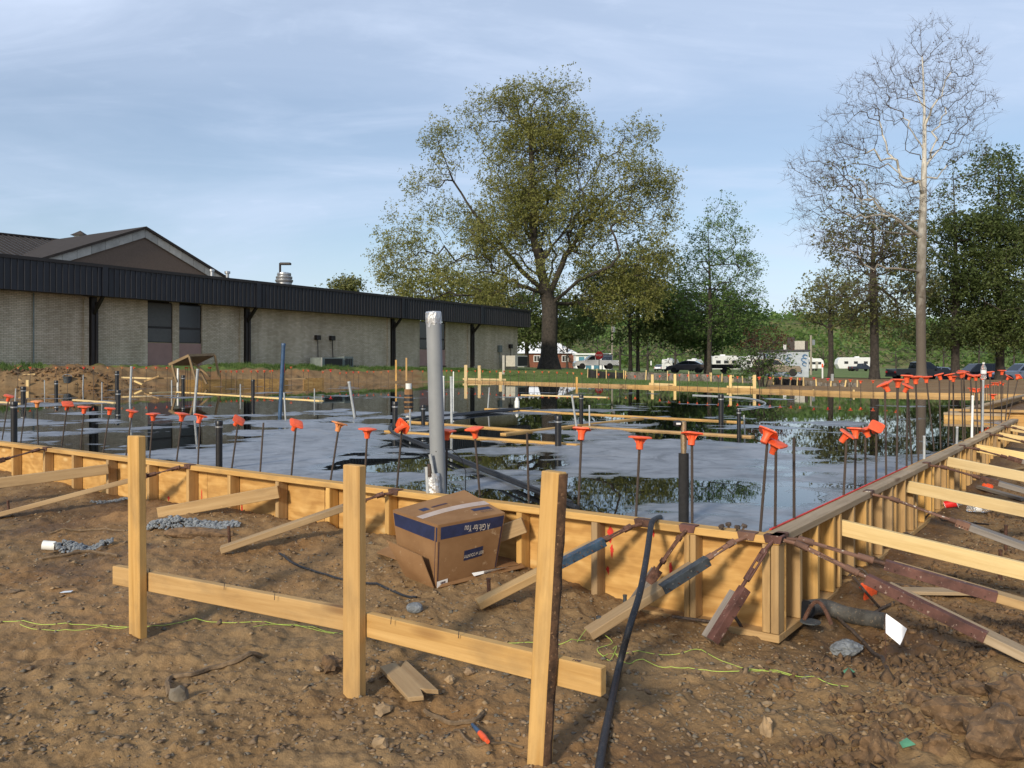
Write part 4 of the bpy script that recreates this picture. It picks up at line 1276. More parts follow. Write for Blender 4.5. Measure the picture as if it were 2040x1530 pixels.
# ------------------------------------------------------------------ pipes standing in the slab
def pipe(px, ytop, yfoot, wpx, mat, name, label, cat='pipe', pxf=None, collar=False, rim=True, group=None):
    P = PZ(px if pxf is None else pxf, yfoot, Z_SLAB)
    Q = PD(px, ytop, P.y)
    r = wpx / F * P.y / 2
    P = P - (Q - P).normalized() * 0.06
    L = (Q - P).length
    t = thing(name, label, cat, P, group)
    W_ = Mx.Translation(P) @ along(P, Q)
    mb = MB()
    mb.lathe([(r, 0), (r, L), (r * 0.86, L), (r * 0.86, L - 0.05)], 16, cap=True)
    mb.build('tube', M[mat], t, smooth=True, world=W_)
    if rim:
        mb = MB()
        mb.lathe([(r * 1.0, L - r * 1.3), (r * 1.14, L - r * 1.25), (r * 1.14, L - r * 0.15), (r * 1.0, L + r * 0.02)], 16, cap=True)
        mb.build('end_cap', M[mat], t, smooth=True, world=W_)
    if collar:
        mb = MB()
        mb.lathe([(r * 1.0, L - r * 2.2), (r * 1.16, L - r * 2.1), (r * 1.16, L - r * 1.7), (r * 1.0, L - r * 1.6)], 16, cap=False)
        mb.build('clamp_band', M['galv'], t, smooth=True, world=W_)
    return t
BLK = 'black_plumbing_stub'
for (px, y0, y1, w, lab, col) in (
        (28, 800, 881, 12, 'black plumbing stub just inside the front form, farthest left', True), (46.5, 770, 805, 9, 'black plumbing stub at left, in front of the leaning planks', True),
        (112, 758, 788, 6.8, 'black plumbing stub before the dirt mound', True), (233, 739, 793, 7.5, 'tall black plumbing stub right of the dirt mound', True),
        (235.5, 777, 806, 8.5, 'short black plumbing stub in front of a taller one', True), (364.7, 747.6, 783.5, 6.6, 'black plumbing stub below the plank table', True),
        (504, 756, 791, 7, 'black plumbing stub left of the blue pipe', False), (436.5, 838, 937, 13, 'thick black plumbing stub with clamp band by the front form', True),
        (787, 800, 857, 11, 'black plumbing stub left of the big grey pipe', True), (843, 807, 846, 8, 'black stub just left of the big grey pipe', True),
        (1112, 828, 889, 13, 'thick black plumbing stub at the end of a floor board', True), (1158, 786, 848, 8, 'tall black plumbing stub between two grey conduits', True),
        (1436.5, 786, 842, 10, 'black plumbing stub in deep reflections at centre right', True), (1472, 815, 871, 8, 'black plumbing stub beside a thin conduit at right', True)):
    pipe(px, y0, y1, w, 'black_pipe', 'plumbing_stub', lab, 'pipe', collar=col, group='black plumbing stubs')
for (px, y0, pxf, y1, w, lab, mat) in (
        (262, 730, 259, 801, 4.5, 'leaning grey conduit by the two black stubs', 'pvc_grey'), (354.5, 734, 354, 771, 4.0, 'white pipe in front of the plank table', 'pvc_white'),
        (342, 757, 342, 783, 2.4, 'thin grey conduit left of the white pipe', 'pvc_grey'), (394, 735, 387, 820, 5.2, 'leaning grey conduit in front of the plank table', 'pvc_grey'),
        (479, 765, 479, 790, 2.6, 'thin grey conduit between two black stubs', 'pvc_grey'), (565, 684, 557.5, 829.6, 7.5, 'tall leaning dark blue pipe', 'blue_pipe'),
        (566, 782, 569, 838, 3.4, 'grey conduit leaning against the blue pipe', 'pvc_grey'), (626.5, 774, 626.5, 801, 2.6, 'thin grey conduit right of the blue pipe', 'pvc_grey'),
        (695, 760, 706.6, 832, 5.4, 'leaning grey conduit with thin rod beside it', 'pvc_grey'), (703, 793, 709.5, 831, 2.0, 'thin rod beside the leaning grey conduit', 'rebar'),
        (817, 815, 817, 858, 3.6, 'thin grey conduit by the floor board left of the big pipe', 'pvc_grey'), (883, 749, 883.5, 792, 4.5, 'white pipe just right of the big grey pipe', 'pvc_white'),
        (899, 750, 900, 841, 5.6, 'tall grey conduit right of the big grey pipe', 'pvc_grey'), (903.5, 740, 903, 790, 2.4, 'thin white pipe behind the tall grey conduit', 'pvc_white'),
        (975, 772, 972, 814, 2.8, 'thin grey conduit at the middle of the slab', 'pvc_grey'), (1139, 786, 1150, 860, 4.2, 'leaning grey conduit by the tall black stub', 'pvc_grey'),
        (1174, 807, 1174.5, 849, 3.2, 'thin grey conduit right of the tall black stub', 'pvc_grey'), (1482, 827, 1484, 867, 3.2, 'thin grey conduit beside the right black stub', 'pvc_grey'),
        (1841.5, 868, 1841, 922, 5.0, 'grey conduit by the right form', 'pvc_grey'), (1907, 850, 1906, 891, 4.6, 'grey conduit among the right dowels', 'pvc_grey'),
        (1938, 788, 1936, 878, 4.4, 'tall white pipe among the right dowels', 'pvc_white'), (1959, 757, 1957, 864, 4.2, 'grey pipe carrying a bottle among the right dowels', 'pvc_grey'),
        (88.5, 757, 89, 786, 1.8, 'thin grey rod before the dirt mound', 'pvc_grey'), (31.5, 774, 30, 802, 2.4, 'thin grey conduit at the far left', 'pvc_grey'),
        (166, 747, 165, 775, 2.0, 'thin grey rod at the foot of the dirt mound', 'pvc_grey'), (203, 761, 203, 798, 2.2, 'thin grey rod right of the dirt mound', 'pvc_grey')):
    pipe(px, y0, y1, w, mat, 'conduit', lab, 'pipe', pxf=pxf, rim=w > 4, group='conduits standing in the slab')
# red-topped survey stake by the blue pipe
P = PZ(566.5, 829, Z_SLAB)
t = thing('survey_stake', 'thin brown stake with a red top beside the blue pipe', 'stake', P)
board('shaft', P, PD(565.5, 742, P.y), 0.02, 0.02, M['lumber_old'], t)
board('red_tip', PD(565.5, 742, P.y), PD(565.3, 724, P.y), 0.032, 0.028, M['red_cap'], t)
# the large galvanised pipe
P = PZ(874, 990, Z_SLAB)
Q = PD(863.5, 625, P.y)
t = thing('galvanised_pipe', 'tall thick grey pipe with its top end taped over', 'pipe', P)
R = along(P, Q)
L = (Q - P).length
r = 15.2 / F * P.y
Wp = Mx.Translation(P) @ R
MB().lathe([(r * 1.0, -0.08), (r, L)], 28).build('tube', M['pipe_big'], t, smooth=True, world=Wp)
mb = MB()
n = 28
rr = random.Random(3)
vs, fs = [], []
for k_, (q, z) in enumerate(((1.02, -0.055), (1.07, -0.03), (1.08, 0.004), (0.95, 0.014), (0.0, 0.012))):
    for j in range(n):
        a = 2 * math.pi * j / n
        w = q * (1 + (0.05 * rr.uniform(-1, 1) if k_ < 3 else 0))
        zz_ = z - (0.035 * rr.random() if k_ == 0 else 0)
        vs.append(V((r * w * math.cos(a), r * w * math.sin(a), L + zz_)))
for k_ in range(4):
    for j in range(n):
        j2 = (j + 1) % n
        fs.append((k_ * n + j, k_ * n + j2, (k_ + 1) * n + j2, (k_ + 1) * n + j))
mb.add(vs, fs)
mb.build('taped_cover', M['silver_tape'], t, world=Wp)
for (q0, q1, rad, m_, nm) in (((857, 905), (866, 960), 0.011, 'pvc_grey', 'small_conduit'), ((850, 930), (853, 990), 0.012, 'pvc_grey', 'small_conduit'), ((856, 924), (857, 950), 0.016, 'rebar', 'clamp')):
    a = PD(q0[0], q0[1], P.y - 0.075); b = PD(q1[0], q1[1], P.y - 0.085)
    MB().tube([a, b], rad, 10).build(nm, M[m_], t, smooth=True)
a, b = PD(862, 942, P.y - 0.06), PD(865, 996, P.y - 0.06)
mb = MB()
prev = None
vs, fs = [], []
for i in range(10):
    c = a.lerp(b, i / 9)
    for j in range(16):
        an = 2 * math.pi * j / 16
        q = 1 + 0.06 * rr.uniform(-1, 1)
        vs.append(c + V((math.cos(an) * 0.043 * q, math.sin(an) * 0.035 * q, 0)))
for i in range(9):
    for j in range(16):
        j2 = (j + 1) % 16
        fs.append((i * 16 + j, i * 16 + j2, (i + 1) * 16 + j2, (i + 1) * 16 + j))
mb.add(vs, fs)
mb.build('foil_wrap', M['silver_tape'], t)
# thin cable curling away from it
pts = [PD(868, 900, P.y - .05), PD(880, 893, P.y - .02), PD(900, 896, P.y + .05), PD(920, 915, P.y + .1), PD(928, 940, P.y + .12), PZ(927, 978, Z_SLAB)]
rod('cable', pts, 0.003, 'hose', 'thin black cable arching from the big grey pipe', 'cable', k=6)
# foam sleeved water riser
P = PZ(1362, 1043, Z_SLAB)
t = thing('water_riser', 'metal riser in a black foam sleeve with a pressure gauge', 'pipe', P)
fz = E - (903 - HY) / F * P.y
rf = 10.2 / F * P.y
MB().lathe([(rf, -0.06), (rf * 1.02, (fz - P.z) * .5), (rf, fz - P.z)], 18).build('foam_sleeve', M['foam'], t, smooth=True, world=Mx.Translation(P))
z2 = E - (858 - HY) / F * P.y - P.z
z3 = E - (838 - HY) / F * P.y - P.z
h = fz - P.z
MB().lathe([(0.014, h - .02), (0.014, h + .02), (0.0165, h + .021), (0.0165, z2 - .02), (0.012, z2 - .018), (0.012, z2), (0.0145, z2), (0.0145, z3 - .006), (0.006, z3)], 14).build('brass_fitting', m_plain('brass', (0.34, 0.25, 0.15), 0.4, 0.7, 0.25, 30, 0.1, speck=((0.55, 0.53, 0.48), 0.6)), t, smooth=True, world=Mx.Translation(P))
gc = PD(1350, 843.5, P.y)
MB().lathe([(0.022, -0.010), (0.024, -0.008), (0.024, 0.008), (0.022, 0.010)], 18).build('gauge', M['black'], t, smooth=True, world=Mx.Translation(gc) @ Mx.Rotation(0.3, 4, 'X'))
MB().box((0, -0.024, 0), (0.024, 0.002, 0.010)).build('gauge_label', M['paper'], t, world=Mx.Translation(gc))
MB().tube([gc, V((P.x, P.y, gc.z))], 0.006, 8).build('gauge_arm', M['rust'], t)
# cardboard wrapped pipe out on the slab
P = PZ(814, 801, Z_SLAB)
t = thing('wrapped_pipe', 'white pipe wrapped in cardboard and black tape on the slab', 'pipe', P)
ft = 1 / F * P.y
MB().lathe([(6 * ft, -.05), (6 * ft, 37 * ft)], 14).build('tube', M['pvc_white'], t, smooth=True, world=Mx.Translation(P))
MB().lathe([(9.5 * ft, 0), (8.8 * ft, 12 * ft), (8.4 * ft, 26 * ft)], 10).build('cardboard_wrap', M['cardboard'], t, world=Mx.Translation(P))
MB().lathe([(9.9 * ft, 2 * ft), (9.4 * ft, 8 * ft)], 10).build('tape_band', M['black'], t, world=Mx.Translation(P))
MB().lathe([(9.2 * ft, 11 * ft), (8.9 * ft, 15 * ft)], 10).build('tape_band', M['black'], t, world=Mx.Translation(P))
P = PZ(1030, 811, Z_SLAB)
tag(MB().lathe([(0.05, -.03), (0.05, .12), (0.035, .14), (0.035, .17), (0.02, .2)], 12, P).build('white_stub', M['pvc_white'], None, smooth=True), 'small white pipe cap at the middle of the slab', 'pipe')
# floor boards set into the slab surface
def floorboard(p0, y0, p1, y1, label, w=0.09, mat='lumber'):
    a, b = PZ(p0, y0, Z_SLAB), PZ(p1, y1, Z_SLAB)
    a.z = b.z = Z_SLAB + 0.004
    return tag(board('screed_board', a, b, w, 0.03, M[mat]), label, 'board', 'boards set into the slab surface')
for q in ((816, 841, 1050, 859, 'board in the wet slab, upper one behind the big pipe'), (770, 860, 1153, 888, 'long board in the slab running behind the big grey pipe'), (968, 815, 1480, 842, 'long thin board across the middle of the slab'),
          (1163, 851, 1500, 871, 'board in the slab right of the tall black stub'), (1002, 866, 1278, 834, 'diagonal board crossing the middle of the slab'), (149, 797, 231, 803, 'short pale board in water at left'),
          (0, 801, 44, 805, 'short pale board at the left picture edge'), (352, 781, 640, 799, 'long thin board in the far left water'), (1040, 787, 1210, 792, 'thin far board near the slab middle'), (300, 783, 352, 781, 'thin board left of the white pipe')):
    floorboard(*q, w=0.09 if q[1] > 810 else 0.12, mat='lumber' if q[1] > 810 else 'lumber_pale')
# hoses lying on the slab
hz = Z_SLAB + 0.03
def slabpts(lst, z=hz):
    return [PZ(x, y, z) for x, y in lst]
def smooth_path(pts, k=5):
    pts = [V(p) for p in pts]
    out = []
    n = len(pts)
    for i in range(n - 1):
        p0, p1, p2, p3 = pts[max(i - 1, 0)], pts[i], pts[i + 1], pts[min(i + 2, n - 1)]
        for j in range(k):
            t_ = j / k
            out.append(0.5 * ((2 * p1) + (p2 - p0) * t_ + (2 * p0 - 5 * p1 + 4 * p2 - p3) * t_ ** 2 + (3 * p1 - p0 - 3 * p2 + p3) * t_ ** 3))
    out.append(pts[-1])
    return out
rod('hose', smooth_path(slabpts([(1046, 814), (985, 817), (900, 826), (840, 830), (795, 839), (776, 850), (784, 862), (812, 875), (857, 893), (935, 925), (1020, 959), (1085, 985), (1150, 1012)])), 0.017, 'hose', 'black hose pair running over the slab behind the big pipe', 'hose')
rod('hose', smooth_path([PZ(x, y, hz + 0.03) for x, y in ((800, 866), (858, 889), (935, 920), (1021, 954), (1090, 982), (1140, 1000))]), 0.010, 'hose', 'thinner black hose beside the slab hose', 'hose')
rod('hose', smooth_path(slabpts([(900, 829), (960, 822), (1030, 816), (1060, 812)])), 0.018, 'hose', 'far black hose lying on the slab by a white cap', 'hose')
rod('cable', smooth_path(slabpts([(1380, 787), (1480, 792), (1520, 800), (1522, 807), (1500, 812), (1470, 815)], Z_SLAB + .01)), 0.014, 'pvc_grey', 'looped grey cable on the water at right', 'cable')
# anchor bolts near the corner
for i, (px, py) in enumerate(((1440, 1056), (1452, 1052), (1468, 1058), (1480, 1055))):
    P = PZ(px, py, Z_TOP)
    mb = MB()
    mb.lathe([(0.006, -0.05), (0.006, 0.012), (0.015, 0.012), (0.015, 0.026), (0.010, 0.029)], 6)
    tag(mb.build('anchor_bolt', M['rebar'], None, world=Mx.Translation(P) @ Mx.Rotation(0.25 * (i - 1.5), 4, 'Y')), '%s of four dark bolts lying on the front form plate, from left' % ordinal(i + 1), 'bolt', 'bolts on the form plate')

# ------------------------------------------------------------------ long brick building
bt = thing('brick_building', 'long low tan brick building with a deep dark ribbed metal fascia', 'building', lift(B0, Z_BASE))
def bpt(u, w, z):                                     # along the eaves, into the building, up
    return V((B0.x, B0.y, 0)) + BU * u + BN * w + V((0, 0, z))
WW = 0.95                                             # the wall stands back under the eaves
def bu_of(px, w=0.0):
    return (on_line(px, lift(B0, 0) + BN * w, BU) - lift(B0, 0) - BN * w).dot(BU)
U_END = bu_of(1058)
UW_END = bu_of(1031, WW)
U_START = -14.0
BMX = frame(bpt(0, WW, 0), bpt(1, WW, 0))             # wall frame: x along, y into, z up
def wall_seg(u0, u1, z0, z1, name='wall'):
    mb = MB()
    mb.box(((u0 + u1) / 2, 0.15, (z0 + z1) / 2), (u1 - u0, 0.30, z1 - z0))
    return mb.build(name, M['brick_tan'], bt, world=BMX)
wins = [(294, 345), (357, 403), (836, 888)]
wz_head = Z_SOF - 0.02
segs, u = [], U_START
for (a, b) in wins:
    wa, wb = bu_of(a, WW), bu_of(b, WW)
    segs.append((u, wa))
    u = wb
segs.append((u, UW_END))
for (a, b) in segs:
    wall_seg(a, b, 0.2, Z_SOF + 0.1)
mb = MB().box((UW_END - 0.15 - 0.002, 4.3, (Z_SOF + 0.3) / 2), (0.30, 8.0, Z_SOF - 0.1))
mb.build('wall', M['brick_tan'], bt, world=BMX)
for (a, b) in wins:
    wa, wb = bu_of(a, WW), bu_of(b, WW)
    wdt = wb - wa
    uc = (wa + wb) / 2
    zs = Z_BASE + 0.02
    zp = zs + 1.12
    wn_ = MB().box((uc, 0.12, (zp + wz_head) / 2), (wdt, 0.05, wz_head - zp)).build('window', M['brown_metal'], bt, world=BMX)
    zm = zp + (wz_head - zp) * 0.37
    MB().box((uc, 0.093, (zm + wz_head) / 2 + 0.02), (wdt - 0.10, 0.012, wz_head - zm - 0.10)).build('pane', M['blind' if a == 294 else 'glass_dark'], wn_, world=BMX)
    MB().box((uc, 0.093, (zp + zm) / 2), (wdt - 0.10, 0.012, zm - zp - 0.08)).build('pane', M['blind' if a == 294 else 'glass_dark'], wn_, world=BMX)
    MB().box((uc, 0.085, (zs + zp) / 2), (wdt - 0.03, 0.04, zp - zs - 0.02)).build('window_panel', M['window_panel'], bt, world=BMX)
    MB().box((uc, 0.03, zs - 0.03), (wdt + 0.06, 0.16, 0.06)).build('sill', M['brown_metal'], bt, world=BMX)
    MB().box((uc, 0.15, (zs + 0.1) / 2 - .2), (wdt, 0.30, zs - 0.2)).build('wall', M['brick_tan'], bt, world=BMX)
# brick fins, columns and knee braces
EMX = frame(bpt(0, 0, 0), bpt(1, 0, 0))
for px in (187, 493, 783, 941):
    uc = bu_of(px, WW - 0.18)
    MB().box((uc - 0.30, -0.06, (Z_BASE + Z_SOF) / 2 - .3), (0.22, 0.12, Z_SOF - Z_BASE + .6)).build('brick_fin', M['brick_tan'], bt, world=BMX)
    MB().box((uc, WW - 0.12, (Z_BASE + Z_SOF) / 2 - .2), (0.26, 0.20, Z_SOF - Z_BASE + .4)).build('column', M['brown_metal'], bt, world=EMX)
    MB().tube([bpt(uc + 0.10, WW - 0.25, Z_BASE), bpt(uc + 0.10, WW - 0.25, Z_SOF - 0.2)], 0.06, 8).build('downpipe', M['brown_metal'], bt, smooth=True)
    board('knee_brace', bpt(uc, WW - 0.16, Z_SOF - 0.75), bpt(uc, 0.06, Z_SOF + 0.02), 0.12, 0.14, M['brown_metal'], bt)
    MB().box((uc + 0.02, -0.035, (Z_SOF + Z_EAV) / 2 - 0.05), (0.26, 0.10, Z_EAV - Z_SOF - 0.1)).build('fascia_post', M['fascia'], bt, world=EMX)
MB().box(((U_START + U_END) / 2, WW / 2 + 0.06, Z_SOF + 0.06), (U_END - U_START - 0.06, WW - 0.16, 0.05)).build('soffit', M['soffit'], bt, world=EMX)
# fascia: separate ribbed sheets
PW = 0.262
zc = (Z_SOF + Z_EAV - 0.14) / 2
hh = Z_EAV - 0.14 - Z_SOF
pm = MB().box((0, 0, 0), (PW - 0.004, 0.03, hh)).mesh('fascia_panel')
pm.materials.append(M['fascia'])
sm_ = MB().box((0, -0.034, 0), (0.020, 0.038, hh - 0.02)).mesh('seam')
sm_.materials.append(M['seam'])
u = U_START
while u < U_END - PW:
    loc = EMX @ Mx.Translation((u + PW / 2, 0, zc))
    link('fascia_panel', pm, None, bt, loc)
    link('seam', sm_, None, bt, EMX @ Mx.Translation((u, 0, zc)))
    u += PW
MB().box(((U_START + U_END) / 2, 0.0, Z_EAV - 0.07), (U_END - U_START + 0.02, 0.16, 0.139)).build('eaves_trim', M['brown_metal'], bt, world=EMX)
endm = frame(bpt(U_END - 0.02, 0.02, 0), bpt(U_END - 0.02, 1.02, 0))
MB().box((4.4, 0, zc), (8.8, 0.03, hh)).build('fascia_return', M['fascia'], bt, world=endm)
MB().box((4.4, -0.01, Z_EAV - 0.07), (8.8, 0.14, 0.135)).build('eaves_trim', M['brown_metal'], bt, world=endm)
rf_ = MB()
rf_.hexa([bpt(U_START, 0.08, Z_EAV - 0.05), bpt(U_END, 0.08, Z_EAV - 0.05), bpt(U_END, 9, Z_EAV - 0.02), bpt(U_START, 9, Z_EAV - 0.02),
          bpt(U_START, 0.08, Z_EAV - 0.02), bpt(U_END, 0.08, Z_EAV - 0.02), bpt(U_END, 9, Z_EAV + 0.05), bpt(U_START, 9, Z_EAV + 0.05)])
rf_.build('roof', M['roof_metal'], bt)
# gabled block behind
GO = 7.0
gP = lift(B0, 0) + BN * GO
def gpt(px, py, extra=0.0):
    return onplane(px, py, gP + BN * extra, BN)
apex, gl, gr_ = gpt(287, 453), gpt(60, 521), gpt(470, 566)
gt = thing('gabled_wing', 'brown gable with wide cream bargeboards rising behind the flat roof', 'building', lift(gpt(287, 560), Z_BASE))
zb = Z_EAV - 1.2
def wedge(pa, pb, pc, depth):
    mb = MB()
    q = [V((pa.x, pa.y, zb)), V((pc.x, pc.y, zb)), pc, pb, pa]
    n_ = len(q)
    mb.add([p for p in q] + [p + BN * depth for p in q], [tuple(range(n_)), tuple(range(2 * n_ - 1, n_ - 1, -1))] + [(i, (i + 1) % n_, (i + 1) % n_ + n_, i + n_) for i in range(n_)])
    return mb
wedge(gl, apex - V((0, 0, 0.16)), gr_, 9.0).build('gable_wall', M['gable_brown'], gt)
for (a, b) in ((gl, apex), (apex, gr_)):
    D = (b - a).normalized()
    pn = V((0, 0, 1))
    hgt = 0.56
    k = 8
    for i in range(k):
        p0, p1 = a.lerp(b, i / k) + D * 0.01, a.lerp(b, (i + 1) / k) - D * 0.01
        mb = MB()
        o_ = BN * -0.10
        mb.hexa([p0 + o_ - pn * hgt, p1 + o_ - pn * hgt, p1 - BN * .03 - pn * hgt, p0 - BN * .03 - pn * hgt, p0 + o_ - pn * .1, p1 + o_ - pn * .1, p1 - BN * .03 - pn * .1, p0 - BN * .03 - pn * .1])
        mb.build('bargeboard', M['cream_board'], gt)
    mb = MB()
    o_ = BN * -0.22
    mb.hexa([a + o_ - pn * .1, b + o_ - pn * .1, b + BN * 9 - pn * .1, a + BN * 9 - pn * .1, a + o_ + pn * .04, b + o_ + pn * .04, b + BN * 9 + pn * .04, a + BN * 9 + pn * .04])
    mb.build('roof', M['roof_metal'], gt)
# farther metal roof at the left with standing seams
ft_ = thing('metal_roof_wing', 'standing seam metal roof slope at the left picture edge', 'building', lift(gpt(20, 560, 9), Z_BASE))
P2 = lift(B0, 0) + BN * 16
a0 = onplane(-260, 440, P2, BN); a1 = onplane(152, 483, P2, BN)
b0 = a0 - BN * 6.5 - V((0, 0, 2.35)); b1 = a1 - BN * 6.5 - V((0, 0, 2.35))
mb = MB()
mb.hexa([b0 - V((0, 0, .2)), b1 - V((0, 0, .2)), a1 - V((0, 0, .2)), a0 - V((0, 0, .2)), b0, b1, a1, a0])
mb.build('roof', M['roof_metal'], ft_)
mb = MB()
mb.hexa([lift(b0, 3), lift(b1, 3), lift(a1, 3), lift(a0, 3), b0 - V((0, 0, .21)), b1 - V((0, 0, .21)), a1 - V((0, 0, .21)), a0 - V((0, 0, .21))])
mb.build('wall', M['gable_brown'], ft_)
for i in range(1, 34):
    f = i / 34
    board('roof_seam', b0.lerp(b1, f) + V((0, 0, .03)), a0.lerp(a1, f) + V((0, 0, .03)), 0.03, 0.06, M['seam'], ft_)
board('ridge_cap', a0 + V((0, 0, .05)), a1 + V((0, 0, .05)), 0.3, 0.1, M['roof_metal'], ft_)
cu = onplane(160, 482, P2 + BN * 3, BN)
ct = thing('cupola', 'tiny white roof cupola peeking over the metal roof', 'cupola', cu)
MB().box(cu + V((0, 0, -0.1)), (0.55, 0.55, 1.0)).build('body', M['white_paint'], ct)
MB().add([cu + V(q) for q in ((-.45, -.45, .4), (.45, -.45, .4), (.45, .45, .4), (-.45, .45, .4), (0, 0, .75))], [(0, 1, 4), (1, 2, 4), (2, 3, 4), (3, 0, 4), (3, 2, 1, 0)]).build('roof', M['roof_metal'], ct)
# roof furniture
P3 = lift(B0, 0) + BN * 4.0
vb = onplane(566, 562, P3, BN)
vt = thing('roof_vent', 'round stepped silver roof ventilator on the flat roof', 'vent', lift(vb, Z_EAV))
s_ = 17.5 / F * vb.y
zv = E + (728 - 563) / F * vb.y - Z_EAV
WV = Mx.Translation(lift(vb, Z_EAV))
MB().lathe([(s_ * .85, -.1), (s_ * .85, zv + 0.03)], 18).build('base', M['galv'], vt, smooth=True, world=WV)
MB().lathe([(s_ * .9, zv), (s_ * 1.0, zv + .08), (s_ * 1.0, zv + .16), (s_ * .8, zv + .17), (s_ * .92, zv + .25), (s_ * .92, zv + .36), (s_ * .72, zv + .38), (s_ * .80, zv + .46), (s_ * .76, zv + .58), (s_ * .4, zv + .62)], 18).build('hood', M['galv'], vt, smooth=True, world=WV)
lp = onplane(558, 562, P3 + BN * 2, BN)
lt = thing('light_pole', 'dark shoebox light on a pole behind the roof vent', 'street lamp', lift(lp, Z_BASE))
ztp = E + (728 - 524) / F * lp.y
MB().tube([lift(lp, Z_BASE), lift(lp, ztp)], 0.07, 8).build('pole', M['brown_metal'], lt, smooth=True)
MB().box(lift(lp, ztp - .05) + V((0.35, 0, 0)), (0.65, 0.35, 0.14)).build('lamp_head', M['brown_metal'], lt, bevel=0.02)
for px, y, lab in ((422, 536, 'short silver flue just right of the gable'), (453, 540, 'second short flue right of the gable')):
    p = onplane(px, 560, P3 - BN * 1.5, BN)
    zt = E + (728 - y) / F * p.y
    tag(MB().lathe([(0.09, Z_EAV - .1), (0.09, zt - .14), (0.15, zt - .14), (0.15, zt - .02), (0.05, zt)], 12, lift(p, 0)).build('roof_flue', M['galv'], None, smooth=True), lab, 'flue')
# fittings on the wall
def wpt(px, py, off=0.0):
    return onplane(px, py, lift(B0, 0) + BN * (WW - off), BN)
def wall_box(px, y0, y1, w, mat, label, yfoot, pipe_mat='brown_metal', dx=0):
    p = wpt(px, (y0 + y1) / 2, 0.12)
    hgt = (y1 - y0) / F * p.y
    fm = frame(p, p + BU)
    t = thing('electrical_box', label, 'electrical box', lift(p, Z_BASE), 'boxes on the brick wall')
    MB().box((0, 0, 0), (w, 0.22, hgt)).build('box', M[mat], t, world=fm, bevel=0.01)
    q = wpt(px + dx, yfoot, 0.06)
    MB().tube([p + V((0, 0, -hgt / 2)), q], 0.025, 8).build('conduit', M[pipe_mat], t, smooth=True)
wall_box(633, 668, 677, 0.33, 'brown_metal', 'left one of two dark boxes above the grey air conditioner', 733, dx=1)
wall_box(662, 669, 678, 0.33, 'brown_metal', 'right one of two dark boxes above the grey air conditioner', 714, dx=1.5)
wall_box(996, 688, 702, 0.36, 'ac_green', 'pale grey box on the brick wall near its far corner', 733, 'ac_green')
wall_box(1017.5, 686, 694, 0.34, 'brown_metal', 'small dark box at the far corner of the brick wall', 728)
p = wpt(67, 600, 0.05); q = wpt(67, 731, 0.05)
rod('wall_pipe', [lift(p, Z_SOF), q], 0.03, 'ac_green', 'thin grey pipe running up the brick wall at left', 'pipe')
# air conditioners
def ac(px0, px1, y0, y1, dep, label, mat, off):
    a, b = wpt(px0, y1, off + dep), wpt(px1, y1, off + dep)
    t = thing('air_conditioner', label, 'air conditioner', a)
    Lx = (b - a).length
    hgt = (y1 - y0) / F * a.y
    fm = frame(lift(a, Z_BASE - .05), lift(b, Z_BASE - .05))
    return t, Lx, hgt, fm
t, Lx, hgt, fm = ac(640, 685, 714, 733, 0.9, 'grey green air conditioner lying low against the brick wall', 'ac_green', 0.4)
MB().box((Lx / 2, 0.45, hgt / 2), (Lx, 0.9, hgt)).build('cabinet', M['ac_green'], t, world=fm, bevel=0.015)
MB().box((Lx / 2 + .08, -0.005, hgt * .48), (Lx * 0.78, 0.02, hgt * 0.80)).build('coil', M['coil'], t, world=fm)
MB().box((0.04, -0.01, hgt / 2), (0.08, 0.03, hgt)).build('end_trim', M['ac_beige'], t, world=fm)
t, Lx, hgt, fm = ac(685.5, 704, 711, 732, 0.8, 'upright grey green air conditioner with vertical slats by the brick wall', 'ac_green', 0.3)
MB().box((Lx / 2, 0.4, hgt / 2), (Lx, 0.8, hgt)).build('cabinet', M['ac_green'], t, world=fm, bevel=0.015)
for k_ in range(4):
    MB().box((Lx * (0.2 + 0.2 * k_), -0.006, hgt * .45), (Lx * 0.13, 0.02, hgt * 0.68)).build('vent_slot', M['coil'], t, world=fm)
t, Lx, hgt, fm = ac(1026, 1051, 711, 733, 0.8, 'square beige air conditioner at the far corner of the brick building', 'ac_beige', 0.9)
MB().box((Lx / 2, 0.42, hgt / 2), (Lx, 0.84, hgt)).build('cabinet', M['ac_beige'], t, world=fm, bevel=0.02)
MB().box((Lx * .60, -0.006, hgt * .5), (Lx * .76, 0.02, hgt * .84)).build('coil', M['coil'], t, world=fm)
p = PD(1003, 735, 58)
tag(board('wall_post', lift(p, 0.7), lift(p, 1.31 + 20 / F * 58), 0.16, 0.16, M['cream_board']), 'pale round-topped post near the far building corner', 'post')

# ------------------------------------------------------------------ trees
def sample_crown(blobs, d, n, seed, gap=0.42, nscale=0.33, depth=0.85):
    r = np.random.default_rng(seed)
    out = []
    k = d / F
    wts = np.array([b[2] * b[3] * max(b[2], 10) for b in blobs], float)
    wts /= wts.sum()
    while len(out) < n:
        b = blobs[r.choice(len(blobs), p=wts)]
        v = r.normal(size=3)
        v /= np.linalg.norm(v)
        rad = r.random() ** (1 / 3)
        rad = 0.30 + 0.70 * rad if r.random() < 0.7 else rad
        off = b[4] if len(b) > 4 else 0.0
        x = ((b[0] - CX) + v[0] * rad * b[2]) * k
        z = E - ((b[1] - HY) + v[2] * rad * b[3]) * k
        y = d + off + v[1] * rad * b[2] * k * depth
        g = vnoise(np.array([x * nscale + y * 0.21]), np.array([z * nscale * 1.3 + y * 0.17]), seed)[0]
        if g < gap and r.random() < 0.85:
            continue
        out.append((x, y, z))
    return np.array(out)
